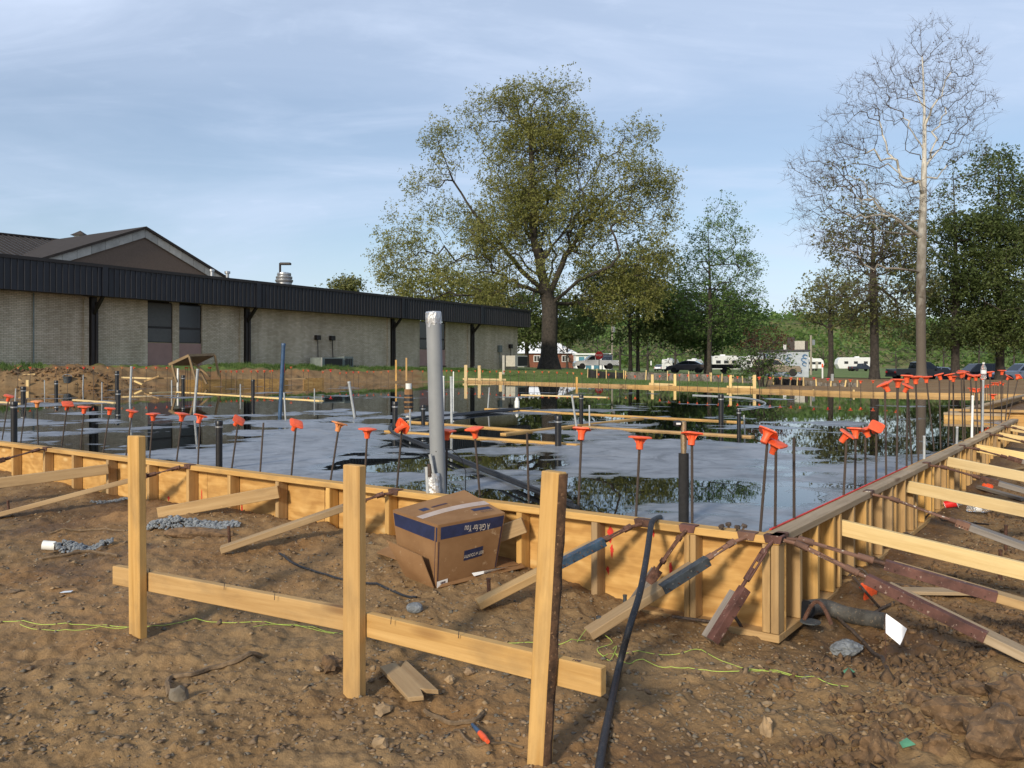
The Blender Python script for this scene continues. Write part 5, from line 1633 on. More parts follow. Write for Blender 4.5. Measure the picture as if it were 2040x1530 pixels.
def grow(trunk, targets, step, bf, jit, seed, upbend=0.0, limbs=(), limb_lo=0.85):
    r = np.random.default_rng(seed)
    cap_ = len(trunk) + len(targets) * 14 + 50
    P = np.zeros((cap_, 3)); par = np.full(cap_, -1, int); ln = np.zeros(cap_)
    m = len(trunk)
    P[:m] = trunk
    for i in range(1, m):
        par[i] = i - 1
        ln[i] = ln[i - 1] + np.linalg.norm(P[i] - P[i - 1])
    base = trunk[int(m * 0.55)]
    order = np.argsort(np.linalg.norm((targets - base) * np.array([1, 1, 0.8]), axis=1))
    lo = max(1, int(m * (0.45 if not len(limbs) else limb_lo)))
    for lb in limbs:                                   # main limbs, drawn first
        j = lo - 1 + int(np.argmin(np.linalg.norm(P[lo - 1:m] - lb[0], axis=1)))
        for q in lb[1:]:
            k = max(1, int(np.linalg.norm(q - P[j]) / step))
            st = P[j].copy()
            for i in range(1, k + 1):
                P[m] = st + (q - st) * i / k + r.normal(size=3) * step * 0.10
                par[m] = j
                ln[m] = ln[j] + np.linalg.norm(P[m] - P[j])
                j = m
                m += 1
    for ti in order:
        t = targets[ti]
        dd = np.linalg.norm(P[lo:m] - t, axis=1)
        below = np.maximum(0, P[lo:m, 2] - t[2])
        c = dd + bf * ln[lo:m] + upbend * below
        j = lo + int(np.argmin(c))
        L = np.linalg.norm(t - P[j])
        k = max(1, int(L / step))
        prev = j
        side = r.normal(size=3) * jit * min(L, 4.0)
        for q in range(1, k + 1):
            if m >= cap_:
                break
            f = q / k
            p = P[j] + (t - P[j]) * f + side * math.sin(math.pi * f) + r.normal(size=3) * jit * step * 0.5
            p[2] += 0.10 * L * math.sin(math.pi * f)
            P[m] = p
            par[m] = prev
            ln[m] = ln[prev] + np.linalg.norm(P[m] - P[prev])
            prev = m
            m += 1
    return P[:m], par[:m]
def radii(par, r0, rroot):
    n = len(par)
    cnt = np.zeros(n)
    kids = np.zeros(n, int)
    for i in range(1, n):
        kids[par[i]] += 1
    cnt[kids == 0] = 1
    for i in range(n - 1, 0, -1):
        cnt[par[i]] += cnt[i]
    p = math.log(max(cnt[0], 2)) / math.log(rroot / r0)
    return r0 * np.maximum(cnt, 1) ** (1 / p), kids
def limb_mesh(name, P, par, R, mat, sides=((0.10, 8), (0.03, 5), (0.0, 3))):
    VV, FF, base = [], [], 0
    idx = np.arange(1, len(P))
    a, b = P[par[idx]], P[idx]
    ra, rb = R[par[idx]], R[idx]
    ra = np.minimum(ra, rb * 1.6 + 0.004)
    prevmin = 1e9
    for (mn, k) in sides:
        s = (rb >= mn) & (rb < prevmin)
        prevmin = mn
        if not s.any():
            continue
        A_, B_, r1, r2 = a[s], b[s], ra[s], rb[s]
        D = B_ - A_
        D /= np.maximum(np.linalg.norm(D, axis=1, keepdims=True), 1e-6)
        B_ = B_ + D * (r2 * 0.35)[:, None]
        ref = np.where(np.abs(D[:, 2:3]) > 0.9, np.array([[1., 0, 0]]), np.array([[0, 0, 1.]]))
        U = np.cross(D, ref)
        U /= np.linalg.norm(U, axis=1, keepdims=True)
        W = np.cross(D, U)
        ang = np.arange(k) * 2 * math.pi / k
        ca, sa_ = np.cos(ang), np.sin(ang)
        ring = U[:, None, :] * ca[None, :, None] + W[:, None, :] * sa_[None, :, None]
        v = np.concatenate([A_[:, None, :] + ring * r1[:, None, None], B_[:, None, :] + ring * r2[:, None, None]], 1)
        n = len(A_)
        VV.append(v.reshape(-1, 3))
        o = (np.arange(n) * 2 * k)[:, None] + base
        j = np.arange(k)
        j2 = (j + 1) % k
        f = np.stack([o + j, o + j2, o + k + j2, o + k + j], -1).reshape(-1, 4)
        FF.append(f)
        base += n * 2 * k
    return arrays_mesh(name, np.concatenate(VV), np.concatenate(FF), mat, smooth=True)
def leaf_mesh(name, pts, per, spread, size, mat, seed, flat=0.35):
    r = np.random.default_rng(seed)
    m_ = 5 if per >= 5 else 1
    k_ = max(1, per // m_)
    C = np.repeat(pts, k_, 0) + r.normal(size=(len(pts) * k_, 3)) * spread * np.array([1, 1, 0.75])
    n = len(C) * m_
    C = np.repeat(C, m_, 0) + r.normal(size=(n, 3)) * size * (1.15 if m_ > 1 else 0)
    N = r.normal(size=(n, 3))
    N[:, 2] = np.abs(N[:, 2]) + flat
    N /= np.linalg.norm(N, axis=1, keepdims=True)
    T = np.cross(N, r.normal(size=(n, 3)))
    T /= np.linalg.norm(T, axis=1, keepdims=True)
    B_ = np.cross(N, T)
    s = size * r.uniform(0.6, 1.35, (n, 1))
    bend = N * s * 0.22
    v = np.stack([C - T * s, C - B_ * s * 0.55 + bend, C + T * s, C + B_ * s * 0.55 + bend], 1).reshape(-1, 3)
    f = np.arange(n * 4).reshape(-1, 4)
    return arrays_mesh(name, v, f, mat)
def tree(name, label, px, d, blobs, n, trunk_r, leaf_mat, bark='bark', per=24, spread=0.42, size=0.15, seed=1, step=0.7, bf=0.28, jit=0.10, top=None, gap=0.42,
         group=None, lean=0.0, zbase=None, r0=0.012, wig=0.15, extra=None, flat=0.35, depth=0.85, flare=1.0, leafnode=0.022, upbend=0.0, limbs=(), twigs=0, tip_only=False, limb_scale=1.0, limb_lo=0.85):
    r = np.random.default_rng(seed)
    x0 = (px - CX) / F * d
    zb = GZ(x0, d) - 0.1 if zbase is None else zbase
    ys = min(b[1] - b[3] * 0.55 for b in blobs) if top is None else top
    zt = E - (ys - HY) / F * d
    h = zt - zb
    kk = max(8, int(h / step))
    tr = np.array([[x0 + lean * h * f + wig * math.sin(5 * f + seed) * f, d + wig * math.sin(4 * f + 2 * seed) * f, zb + h * f] for f in np.linspace(0, 1, kk)])
    T = sample_crown(blobs, d, n, seed, gap, depth=depth)
    LB = [np.array([PD(q[0], q[1], d + (q[2] if len(q) > 2 else 0)) for q in lb]) for lb in limbs]
    P, par = grow(tr, T, step, bf, jit, seed, upbend, LB, limb_lo)
    R, kids = radii(par, r0, trunk_r)
    R[kk:] *= limb_scale
    R[0] *= 1.45 * flare
    if kk > 2:
        R[1] *= 1.12
    t = thing(name, label, 'tree', (x0, d, zb), group)
    if bark == 'bark_syc':
        thick = R >= 0.030
        keep = np.where(thick)[0]
        newi = np.full(len(P), 0)
        newi[keep] = np.arange(len(keep))
        link('trunk', limb_mesh('trunk', P[keep], newi[np.maximum(par[keep], 0)], R[keep], M[bark]), None, t)
        ti = np.where(~thick)[0]
        P2, R2 = np.concatenate([P[:1], P[ti], P[par[ti]]]), np.concatenate([R[:1], R[ti], R[ti] * 1.1])
        n2_ = len(ti)
        pr2 = np.concatenate([[0], np.arange(n2_) + 1 + n2_, np.arange(n2_) + 1 + n2_])
        link('branches', limb_mesh('branches', P2, pr2, R2, M['twig'], ((0.0, 3),)), None, t)
    else:
        link('trunk', limb_mesh('trunk', P, par, R, M[bark]), None, t)
    tips = P[(kids == 0)] if tip_only else P[(R < leafnode)]
    if twigs:
        src = P[R < leafnode]
        dr = src - P[par[np.where(R < leafnode)[0]]]
        dr /= np.maximum(np.linalg.norm(dr, axis=1, keepdims=True), 1e-6)
        n_ = len(src) * twigs
        C = np.repeat(src, twigs, 0) + r.normal(size=(n_, 3)) * 0.03
        dv = np.repeat(dr, twigs, 0) * 0.9 + r.normal(size=(n_, 3)) * 0.55 + np.array([0, 0, 0.35])
        dv /= np.linalg.norm(dv, axis=1, keepdims=True)
        dv *= r.uniform(0.25, 0.75, (n_, 1)) * (step / 0.45)
        sd2 = np.cross(dv, r.normal(size=(n_, 3)))
        sd2 *= 0.0065 / np.maximum(np.linalg.norm(sd2, axis=1, keepdims=True), 1e-6) * (d / 46)
        v = np.stack([C - sd2, C + sd2, C + dv], 1).reshape(-1, 3)
        link('twigs', arrays_mesh('twigs', v, np.arange(n_ * 3).reshape(-1, 3), M['twig' if bark == 'bark_syc' else 'bark']), None, t)
        tips = np.concatenate([tips, (C + dv * .8)[::2]]) if per and not tip_only else tips
    if per > 0:
        link('crown', leaf_mesh('crown', tips, per, spread, size, M[leaf_mat], seed, flat), None, t)
    return t, P, par, R
oak_blobs = [(1062, 215, 72, 62), (985, 255, 70, 70), (905, 300, 62, 60), (1120, 280, 75, 60), (1060, 330, 110, 80), (1265, 300, 48, 52), (1235, 370, 85, 75), (1290, 420, 56, 70), (880, 395, 75, 55),
             (815, 455, 62, 55), (800, 520, 52, 42), (900, 490, 100, 70), (1000, 430, 110, 80), (1110, 440, 100, 80), (1210, 480, 105, 75), (1280, 520, 60, 55), (960, 555, 90, 45), (860, 570, 70, 38), (1060, 530, 80, 50), (1180, 560, 80, 45), (1130, 180, 36, 36), (1270, 580, 60, 40), (800, 555, 50, 36), (1000, 600, 70, 26), (1230, 610, 80, 32), (1310, 360, 34, 50), (775, 480, 34, 40), (1320, 470, 30, 50)]
oak_limbs = [[(1092, 600), (1078, 540), (1066, 470, -1), (1062, 380, -1), (1060, 290), (1060, 215)], [(1088, 592), (1040, 540, 1), (1000, 490, 1), (945, 420), (905, 360), (885, 310)],
             [(1088, 585), (1020, 560, -3), (950, 548, -4), (880, 560, -5), (815, 530, -5), (780, 500, -4)], [(1096, 590), (1128, 510, 1), (1175, 440, 2), (1235, 370, 2), (1268, 300, 2)],
             [(1098, 600), (1150, 560, -2), (1215, 530, -3), (1275, 500, -4), (1310, 470, -4)], [(1094, 570), (1112, 470, 4), (1125, 370, 5), (1125, 270, 5)], [(1090, 570), (1030, 470, -4), (985, 380, -5), (970, 290, -4)],
             [(1094, 580), (1080, 520, -6), (1100, 450, -9), (1130, 390, -10)], [(1094, 580), (1110, 530, 6), (1060, 450, 9), (1010, 400, 10)], [(1088, 560), (990, 470, -6), (900, 440, -8), (830, 440, -7)], [(1100, 610), (1160, 600, 2), (1230, 580, 3), (1270, 575, 3)]]
tree('oak_tree', 'huge spreading oak with sparse olive spring leaves beyond the brick building', 1094, 74, oak_blobs, 2900, 0.70, 'leaf_oak', per=35, spread=0.42, size=0.090, seed=5, step=0.8, bf=0.16, jit=0.16, top=565, gap=0.42, r0=0.013, wig=0.1, flare=1.12, leafnode=0.020, limbs=oak_limbs, twigs=2)
tree('shade_tree', 'dark green twin trunk tree, left stem, right of the oak', 1256, 90, [(1240, 600, 85, 62), (1215, 540, 60, 55), (1290, 620, 70, 45), (1180, 640, 52, 32), (1250, 655, 80, 30)], 420, 0.19, 'leaf_dark', per=34, spread=0.55, size=0.17, seed=9, gap=0.35, group='dark green twin trees')
tree('shade_tree', 'dark green twin trunk tree, right stem, right of the oak', 1271, 92, [(1310, 560, 60, 60), (1330, 610, 60, 45), (1290, 500, 42, 42), (1320, 660, 55, 26)], 330, 0.18, 'leaf_dark', per=34, spread=0.55, size=0.17, seed=10, gap=0.35, group='dark green twin trees')
tree('young_tree', 'young tree with airy top and dense green skirt, right of centre', 1413, 82, [(1440, 430, 34, 42), (1435, 485, 62, 48), (1430, 540, 84, 42), (1500, 530, 30, 22), (1385, 500, 34, 46), (1425, 595, 95, 36), (1420, 640, 80, 28)], 820, 0.22, 'leaf_fresh', per=10, spread=0.30, size=0.10, seed=12, step=0.7, bf=0.10, jit=0.07, top=420, gap=0.30, upbend=0.8, twigs=2)
tree('shade_tree', 'dense dark green tree standing behind the young tree', 1405, 95, [(1415, 615, 80, 38), (1370, 650, 60, 36), (1470, 640, 60, 40), (1420, 670, 90, 28)], 360, 0.16, 'leaf_green', per=40, spread=0.55, size=0.17, seed=13, gap=0.3)
tree('field_tree', 'olive tree with bare straight trunk and flat crown, by the white trailers', 1655, 78, [(1655, 575, 55, 30), (1620, 610, 50, 22), (1690, 610, 55, 26), (1650, 635, 60, 16)], 330, 0.24, 'leaf_olive', per=18, spread=0.45, size=0.14, seed=14, gap=0.36)
tree('shade_tree', 'broad olive tree with dark trunk, left of the pale sycamore', 1742, 58, [(1730, 480, 95, 75), (1690, 440, 70, 60), (1780, 560, 80, 80), (1700, 590, 80, 55), (1760, 650, 85, 40), (1800, 470, 60, 70), (1690, 370, 55, 50)], 1200, 0.30, 'leaf_olive', per=9, spread=0.30, size=0.105, seed=15, step=0.6, gap=0.40, bf=0.2, jit=0.13, twigs=2)
syc_limbs = [[(1833, 480), (1790, 440, -1), (1740, 390, -2), (1690, 365, -2), (1630, 345, -2), (1590, 335, -2)], [(1836, 370), (1790, 330, 1), (1740, 270, 2), (1690, 235, 2), (1650, 225, 2)],
             [(1838, 300), (1800, 240, -1), (1760, 195, -2), (1715, 165, -2)], [(1838, 330), (1880, 285, 1), (1930, 235, 2), (1975, 185, 2)], [(1838, 250), (1875, 180, -1), (1910, 110, -2), (1935, 50, -2)], [(1837, 220), (1805, 150, 1), (1780, 100, 1)],
             [(1830, 545), (1780, 530, -2), (1720, 500, -3), (1660, 470, -3), (1610, 480, -3)], [(1832, 590), (1790, 595, 2), (1740, 580, 3), (1690, 600, 3)], [(1836, 400), (1890, 380, -2), (1940, 340, -2), (1965, 290, -2)], [(1836, 450), (1800, 430, 3), (1730, 440, 4), (1680, 420, 4)]]
tree('sycamore_tree', 'tall bare pale sycamore with a white upper trunk', 1836, 46, [(1850, 70, 50, 48), (1900, 130, 70, 60), (1790, 140, 62, 50), (1725, 190, 62, 46), (1840, 200, 90, 60), (1935, 210, 60, 45), (1690, 250, 80, 45), (1890, 280, 85, 50), (1625, 345, 62, 50), (1700, 330, 90, 55), (1770, 400, 90, 55), (1630, 450, 62, 60), (1720, 470, 90, 50), (1940, 340, 55, 55), (1700, 560, 80, 40), (1860, 380, 70, 60), (1605, 335, 48, 40), (1660, 300, 70, 42), (1650, 400, 75, 48)],
     3000, 0.26, 'leaf_red', 'bark_syc', per=1, spread=0.12, size=0.05, seed=17, step=0.45, bf=0.10, jit=0.09, top=45, gap=0.22, r0=0.0075, wig=0.22, lean=-0.004, depth=0.75, flare=1.1, upbend=0.25, twigs=3, tip_only=True, limb_scale=0.85, limbs=syc_limbs, limb_lo=0.18)
tree('shade_tree', 'dense dark tree behind the sycamore at right', 1903, 64, [(1930, 400, 75, 60), (1900, 480, 90, 60), (1960, 500, 80, 70), (1870, 560, 85, 60), (1950, 600, 100, 60), (1880, 650, 90, 45), (1990, 660, 70, 40), (1960, 340, 50, 40)], 1400, 0.30, 'leaf_dark', per=30, spread=0.46, size=0.115, seed=18, step=0.7, gap=0.28)
tree('shade_tree', 'dark tree filling the right picture edge', 1992, 66, [(2030, 420, 65, 80), (2040, 520, 85, 80), (2010, 610, 90, 60), (2060, 640, 80, 50), (1985, 330, 38, 42), (2090, 500, 70, 100)], 1250, 0.32, 'leaf_dark', per=30, spread=0.46, size=0.115, seed=19, step=0.7, gap=0.28)
tree('far_tree', 'small yellow green treetop showing above the flat roof', 692, 130, [(692, 572, 28, 16), (655, 574, 12, 8)], 120, 0.2, 'leaf_olive', per=22, spread=0.6, size=0.22, seed=20, gap=0.2)
tree('shade_tree', 'green tree behind the flat roof, left below the oak', 850, 100, [(870, 580, 75, 45), (830, 610, 55, 30), (940, 590, 70, 40)], 300, 0.25, 'leaf_oak', per=34, spread=0.65, size=0.2, seed=21, gap=0.3)
tree('shade_tree', 'dark green tree directly behind the oak trunk', 1050, 105, [(1000, 610, 70, 40), (1080, 620, 70, 50), (1140, 640, 60, 45), (1060, 665, 90, 25)], 420, 0.25, 'leaf_dark', per=40, spread=0.65, size=0.2, seed=22, gap=0.25)
# multi-stem shrub on the far side of the slab
def shrub(px, d, blobs, n, mats, seed, label):
    x0 = (px - CX) / F * d
    zb = GZ(x0, d) - 0.05
    T = sample_crown(blobs, d, n, seed, 0.2)
    P0, par0 = [], []
    r = np.random.default_rng(seed)
    t = thing('flowering_shrub', label, 'shrub', (x0, d, zb))
    VVs = []
    for s in range(9):
        a = r.uniform(0, 6.28)
        tr = np.array([[x0 + 0.12 * math.cos(a) + math.cos(a) * f * 0.5 * r.uniform(.5, 1.3), d + 0.12 * math.sin(a) + math.sin(a) * f * 0.6, zb + f * 1.9] for f in np.linspace(0, 1, 6)])
        P, par = grow(tr, T[s::9], 0.3, 0.3, 0.08, seed + s)
        R, _ = radii(par, 0.005, 0.035)
        link('stem', limb_mesh('stem', P, par, R, M['bark'], ((0.02, 5), (0.0, 3))), None, t)
        VVs.append(P[R < 0.010])
    pts = np.concatenate(VVs)
    zc_ = np.quantile(pts[:, 2], 0.62)
    link('foliage', leaf_mesh('foliage', pts[pts[:, 2] < zc_], 9, 0.14, 0.055, M[mats[0]], seed), None, t)
    link('red_foliage', leaf_mesh('red_foliage', pts[pts[:, 2] >= zc_], 6, 0.14, 0.045, M[mats[1]], seed + 1), None, t)
shrub(1520, 36, [(1520, 680, 42, 34), (1500, 715, 45, 30), (1550, 700, 36, 40), (1470, 735, 22, 22), (1520, 745, 45, 18)], 420, ('leaf_green', 'leaf_red'), 31, 'many stemmed shrub with red brown top behind the far plank form')

# far tree line and hill
def blob_tree(px, d, w, h, ybase, mat, seed, label, nm='far_tree'):
    k = d / F
    tree(nm, label, px, d, [(px, ybase - h * 0.62, w * 0.5, h * 0.38), (px - w * .25, ybase - h * .45, w * .35, h * .3), (px + w * .25, ybase - h * .42, w * .35, h * .3), (px, ybase - h * .25, w * .5, h * .22)],
         150, 0.22, mat, per=34, spread=0.95, size=0.42, seed=seed, step=1.6, gap=0.18, group='far tree line', zbase=0.0, r0=0.03)
for i, (px, d, w, h, mat) in enumerate(((1130, 150, 70, 95, 'leaf_dark'), (1190, 190, 80, 90, 'leaf_olive'), (1290, 180, 80, 85, 'leaf_green'), (1345, 170, 80, 85, 'leaf_green'), (1440, 220, 80, 60, 'leaf_fresh'), (1500, 240, 70, 50, 'leaf_fresh'), (1570, 280, 60, 30, 'leaf_green'),
                                       (1600, 285, 60, 34, 'leaf_fresh'), (1640, 280, 60, 58, 'leaf_green'), (1690, 280, 60, 50, 'leaf_fresh'), (1735, 280, 60, 50, 'leaf_fresh'), (1785, 275, 60, 48, 'leaf_fresh'), (1830, 240, 75, 90, 'leaf_green'), (1880, 235, 90, 95, 'leaf_dark'),
                                       (1950, 230, 90, 100, 'leaf_green'), (2020, 230, 90, 105, 'leaf_dark'), (1235, 200, 80, 90, 'leaf_olive'), (1395, 210, 70, 75, 'leaf_olive'))):
    blob_tree(px, d, w, h, 735, mat, 60 + i, 'tree in the distant green line beyond the road, %s from left' % ordinal(i + 1))
hx = np.linspace(-700, 1500, 200)
hy = np.linspace(330, 1500, 90)
HX, HYg = np.meshgrid(hx, hy)
ridge = 18 + 30 * fbm(HX * 0.0022, HYg * 0.001, 3, 5) + 14 * np.exp(-((HX - 240) / 170) ** 2)
HZ = -3 + ridge * sstep(330, 620, HYg) * (0.65 + 0.35 * sstep(300, 900, HYg)) + 5.5 * (fbm(HX * 0.06, HYg * 0.06, 3, 8) - 0.5) * sstep(340, 420, HYg)
idx = np.arange(HX.size).reshape(HX.shape)
hf = np.stack([idx[:-1, :-1], idx[:-1, 1:], idx[1:, 1:], idx[1:, :-1]], -1).reshape(-1, 4)
tag(link('hill', arrays_mesh('hill', np.stack([HX.ravel(), HYg.ravel(), HZ.ravel()], 1), hf, M['hill'], smooth=True)), 'low wooded hill beyond the field', kind='structure')
hr = np.random.default_rng(4)
hxs = hr.uniform(20, 420, 2600); hys = hr.uniform(380, 760, 2600)
def hillz(x, y):
    i = np.clip(((x + 700) / (2200) * 199).astype(int), 0, 198); j = np.clip(((y - 330) / 1170 * 89).astype(int), 0, 88)
    return HZ[j, i]
hp = np.stack([hxs, hys, hillz(hxs, hys) + 2.5], 1)
fo = link('hill_forest', leaf_mesh('hill_forest', hp, 10, 2.6, 1.5, M['leaf_fresh'], 3))
tag(fo, 'distant woodland covering the hill', 'woodland', kind='stuff')

# grass in the far field and on the bank
def grass_patch(name, label, n, xy, hgt, seed, mat='leaf_fresh'):
    r = np.random.default_rng(seed)
    x, y = xy(r, n)
    z = gz(x, y, False)
    a = r.uniform(0, 2 * math.pi, n)
    w = hgt * 0.10
    hh_ = hgt * r.uniform(0.5, 1.3, n)
    dx, dy = np.cos(a) * w, np.sin(a) * w
    lx, ly = r.normal(size=n) * hgt * .35, r.normal(size=n) * hgt * .35
    v = np.stack([np.stack([x - dx, y - dy, z - .02], 1), np.stack([x + dx, y + dy, z - .02], 1), np.stack([x + lx, y + ly, z + hh_], 1)], 1).reshape(-1, 3)
    o = link(name, arrays_mesh(name, v, np.arange(n * 3).reshape(-1, 3), M[mat]))
    return tag(o, label, 'grass', kind='stuff')
def xy_bank(r, n):
    u = r.uniform(-4, 32, n * 3); w = r.uniform(-0.6, 2.0, n * 3)
    x = B0.x + BU.x * u - BN.x * w; y = B0.y + BU.y * u - BN.y * w
    px = CX + F * x / y
    k = ~((px > 85) & (px < 425)) & (vnoise(x * 1.3, y * 1.3, 4) > 0.3)
    return x[k][:n], y[k][:n]
def xy_far(r, n):
    y = 28 + 50 * r.random(n * 4) ** 0.7
    px = r.uniform(930, 1500, n * 4)
    x = (px - CX) / F * y
    k = (sdf(x, y) > 0.7) & (vnoise(x * .8, y * .8, 14) > 0.25) & (bw(x, y) > 0.2)
    return x[k][:n], y[k][:n]
def gp(name, label, n, fn, h, s, m):
    r = np.random.default_rng(s)
    x, y = fn(r, n)
    return grass_patch(name, label, len(x), lambda rr_, nn: (x, y), h, s, m)
gp('grass', 'strip of rough grass along the foot of the brick wall', 15000, xy_bank, 0.16, 3, 'leaf_green')
gp('grass', 'mown grass slope behind the far form', 24000, xy_far, 0.10, 4, 'leaf_green')

# ------------------------------------------------------------------ road and street things
def strip(name, pts_l, pts_r, mat, label):
    mb = MB()
    n = len(pts_l)
    mb.add(pts_l + pts_r, [(i, i + 1, n + i + 1, n + i) for i in range(n - 1)])
    return tag(link(name, mb.mesh(name), M[mat]), label, kind='structure')
rl, rr_ = [], []
for px in np.linspace(1105, 2300, 40):
    dn = 100 - 34 * sstep(1150, 1900, px)
    df = 112 - 30 * sstep(1300, 2000, px)
    for L_, d in ((rl, dn), (rr_, df)):
        x = (px - CX) / F * d
        L_.append(V((x, d, GZ(x, d) + 0.06)))
strip('road', rl, rr_, 'asphalt', 'grey asphalt road and lot beyond the slab')

def wheel(t, x, y, r, w, side):
    th = MB()
    Mw = Mx.Translation((x, y, r)) @ Mx.Rotation(math.pi / 2, 4, 'X')
    wh = th.lathe([(r * .62, -w / 2), (r * .95, -w / 2), (r, -w / 2 + .03), (r, w / 2 - .03), (r * .95, w / 2), (r * .62, w / 2)], 20).build('wheel', M['tyre'], t, smooth=True, local=Mw)
    zz_ = -w / 2 if side > 0 else w / 2
    MB().lathe([(r * .60, -w / 2 + .02), (r * .62, w / 2 - .03), (r * .15, w / 2 - .06)], 16).build('rim', M['rim'], wh, smooth=True, local=Mx.Identity(4))
    MB().lathe([(r * .15, -w / 2 + .06), (r * .62, -w / 2 + .012), (r * .60, w / 2 - .04)], 16).build('rim', M['rim'], wh, smooth=True, local=Mx.Identity(4))
def vehicle(name, label, P, yaw, paint, prof, cab, W, wheels, wr, glass, cat='car', lights=None, group=None, extra=None):
    """prof: lower body outline (x,z), cab: roof outline, glass: list of side window outlines; x forward"""
    t = thing(name, label, cat, P, group, Mx.Rotation(yaw, 4, 'Z'))
    I = Mx.Identity(4)
    mb = MB()
    n = len(prof)
    zs = [z for _, z in prof]
    def wid(z):
        return W / 2 * (1 - 0.06 * max(0, (0.55 - z)) - 0.05 * max(0, (z - 0.7)))
    mb.add([V((x, -wid(z), z)) for x, z in prof] + [V((x, wid(z), z)) for x, z in prof], [tuple(range(n)), tuple(range(2 * n - 1, n - 1, -1))] + [(i, i + n, (i + 1) % n + n, (i + 1) % n) for i in range(n)])
    mb.build('body', M[paint], t, local=I, bevel=0.03)
    if cab:
        mb = MB()
        n = len(cab)
        z0 = min(z for _, z in cab)
        z1 = max(z for _, z in cab)
        def cw(z):
            return W / 2 * (0.97 - 0.17 * (z - z0) / max(0.01, (z1 - z0)))
        mb.add([V((x, -cw(z), z)) for x, z in cab] + [V((x, cw(z), z)) for x, z in cab], [tuple(range(n)), tuple(range(2 * n - 1, n - 1, -1))] + [(i, i + n, (i + 1) % n + n, (i + 1) % n) for i in range(n)])
        mb.build('cabin', M[paint], t, local=I, bevel=0.02)
        for gpoly in glass:
            for sgn in (-1, 1):
                mb = MB()
                m_ = len(gpoly)
                o1 = [V((x, sgn * (cw(z) + 0.012), z)) for x, z in gpoly]
                o0 = [V((x, sgn * (cw(z) - 0.02), z)) for x, z in gpoly]
                mb.add(o0 + o1, [tuple(range(m_)), tuple(range(2 * m_ - 1, m_ - 1, -1))] + [(i, i + m_, (i + 1) % m_ + m_, (i + 1) % m_) for i in range(m_)])
                mb.build('side_window', M['car_glass'], t, local=I)
        # windscreen and rear window on the sloping ends
        for (p, q, nm) in ((cab[0], cab[1], 'rear_window'), (cab[-1], cab[-2], 'windscreen')):
            a = V((p[0], 0, p[1])).lerp(V((q[0], 0, q[1])), 0.12)
            b = V((p[0], 0, p[1])).lerp(V((q[0], 0, q[1])), 0.90)
            s = 1 if nm == 'windscreen' else -1
            nrm = V(((b.z - a.z), 0, -(b.x - a.x))).normalized() * 0.014
            if nrm.x * s < 0:
                nrm = -nrm
            wa, wb = cw(a.z) * 0.92, cw(b.z) * 0.90
            q4 = [a + V((0, -wa, 0)), a + V((0, wa, 0)), b + V((0, wb, 0)), b + V((0, -wb, 0))]
            MB().hexa([v - nrm for v in q4] + [v + nrm for v in q4]).build(nm, M['car_glass'], t, local=I)
    for x in wheels:
        for sgn in (-1, 1):
            mb = MB()
            mb.lathe([(wr * 1.16, -0.02), (wr * 1.16, 0.02)], 18)
            mb.build('wheel_arch', M['black'], t, local=Mx.Translation((x, sgn * (W / 2 - 0.035), wr * 1.02)) @ Mx.Rotation(math.pi / 2, 4, 'X'))
            wheel(t, x, sgn * (W / 2 - 0.08), wr, 0.22, sgn)
    xf, xr = max(x for x, _ in prof), min(x for x, _ in prof)
    zl = lights or 0.72
    for sgn in (-1, 1):
        MB().box((xf - 0.06, sgn * W * 0.37, zl), (0.16, W * 0.20, 0.15)).build('headlight', M['head_light'], t, local=I, bevel=0.02)
        MB().box((xr + 0.06, sgn * W * 0.40, zl + 0.08), (0.16, W * 0.17, 0.20)).build('tail_light', M['tail_light'], t, local=I, bevel=0.02)
        MB().box(((cab[-1][0] - 0.35) if cab else 0, sgn * (W / 2 + 0.06), 1.0), (0.12, 0.16, 0.12)).build('wing_mirror', M[paint], t, local=I, bevel=0.02)
    MB().box((xf - 0.01, 0, 0.42), (0.14, W * 0.94, 0.20)).build('bumper', M['black' if paint not in ('car_white',) else 'galv'], t, local=I, bevel=0.03)
    MB().box((xr + 0.01, 0, 0.45), (0.14, W * 0.94, 0.18)).build('bumper', M['black' if paint not in ('car_white',) else 'galv'], t, local=I, bevel=0.03)
    return t
SEDAN = dict(prof=[(-2.35, 0.32), (-2.42, 0.62), (-2.30, 1.0), (-1.75, 1.04), (1.05, 0.98), (2.0, 0.84), (2.38, 0.62), (2.36, 0.30)],
             cab=[(-1.95, 1.0), (-1.05, 1.42), (-0.2, 1.47), (0.35, 1.42), (1.30, 0.95)],
             glass=[[(-1.25, 1.05), (-0.95, 1.34), (-0.40, 1.38), (-0.40, 1.05)], [(-0.33, 1.05), (-0.33, 1.385), (0.28, 1.35), (0.95, 1.03)]], wheels=(-1.45, 1.42), wr=0.33, W=1.82)
SUV = dict(prof=[(-2.55, 0.42), (-2.6, 0.75), (-2.55, 1.12), (1.0, 1.12), (2.3, 1.08), (2.5, 0.85), (2.5, 0.42)],
           cab=[(-2.52, 1.1), (-2.40, 1.80), (-1.0, 1.86), (0.15, 1.82), (0.95, 1.1)],
           glass=[[(-2.25, 1.18), (-2.18, 1.70), (-1.3, 1.73), (-1.3, 1.18)], [(-1.2, 1.18), (-1.2, 1.73), (-0.45, 1.73), (-0.45, 1.18)], [(-0.36, 1.18), (-0.36, 1.73), (0.1, 1.71), (0.66, 1.18)]], wheels=(-1.5, 1.65), wr=0.39, W=1.95)
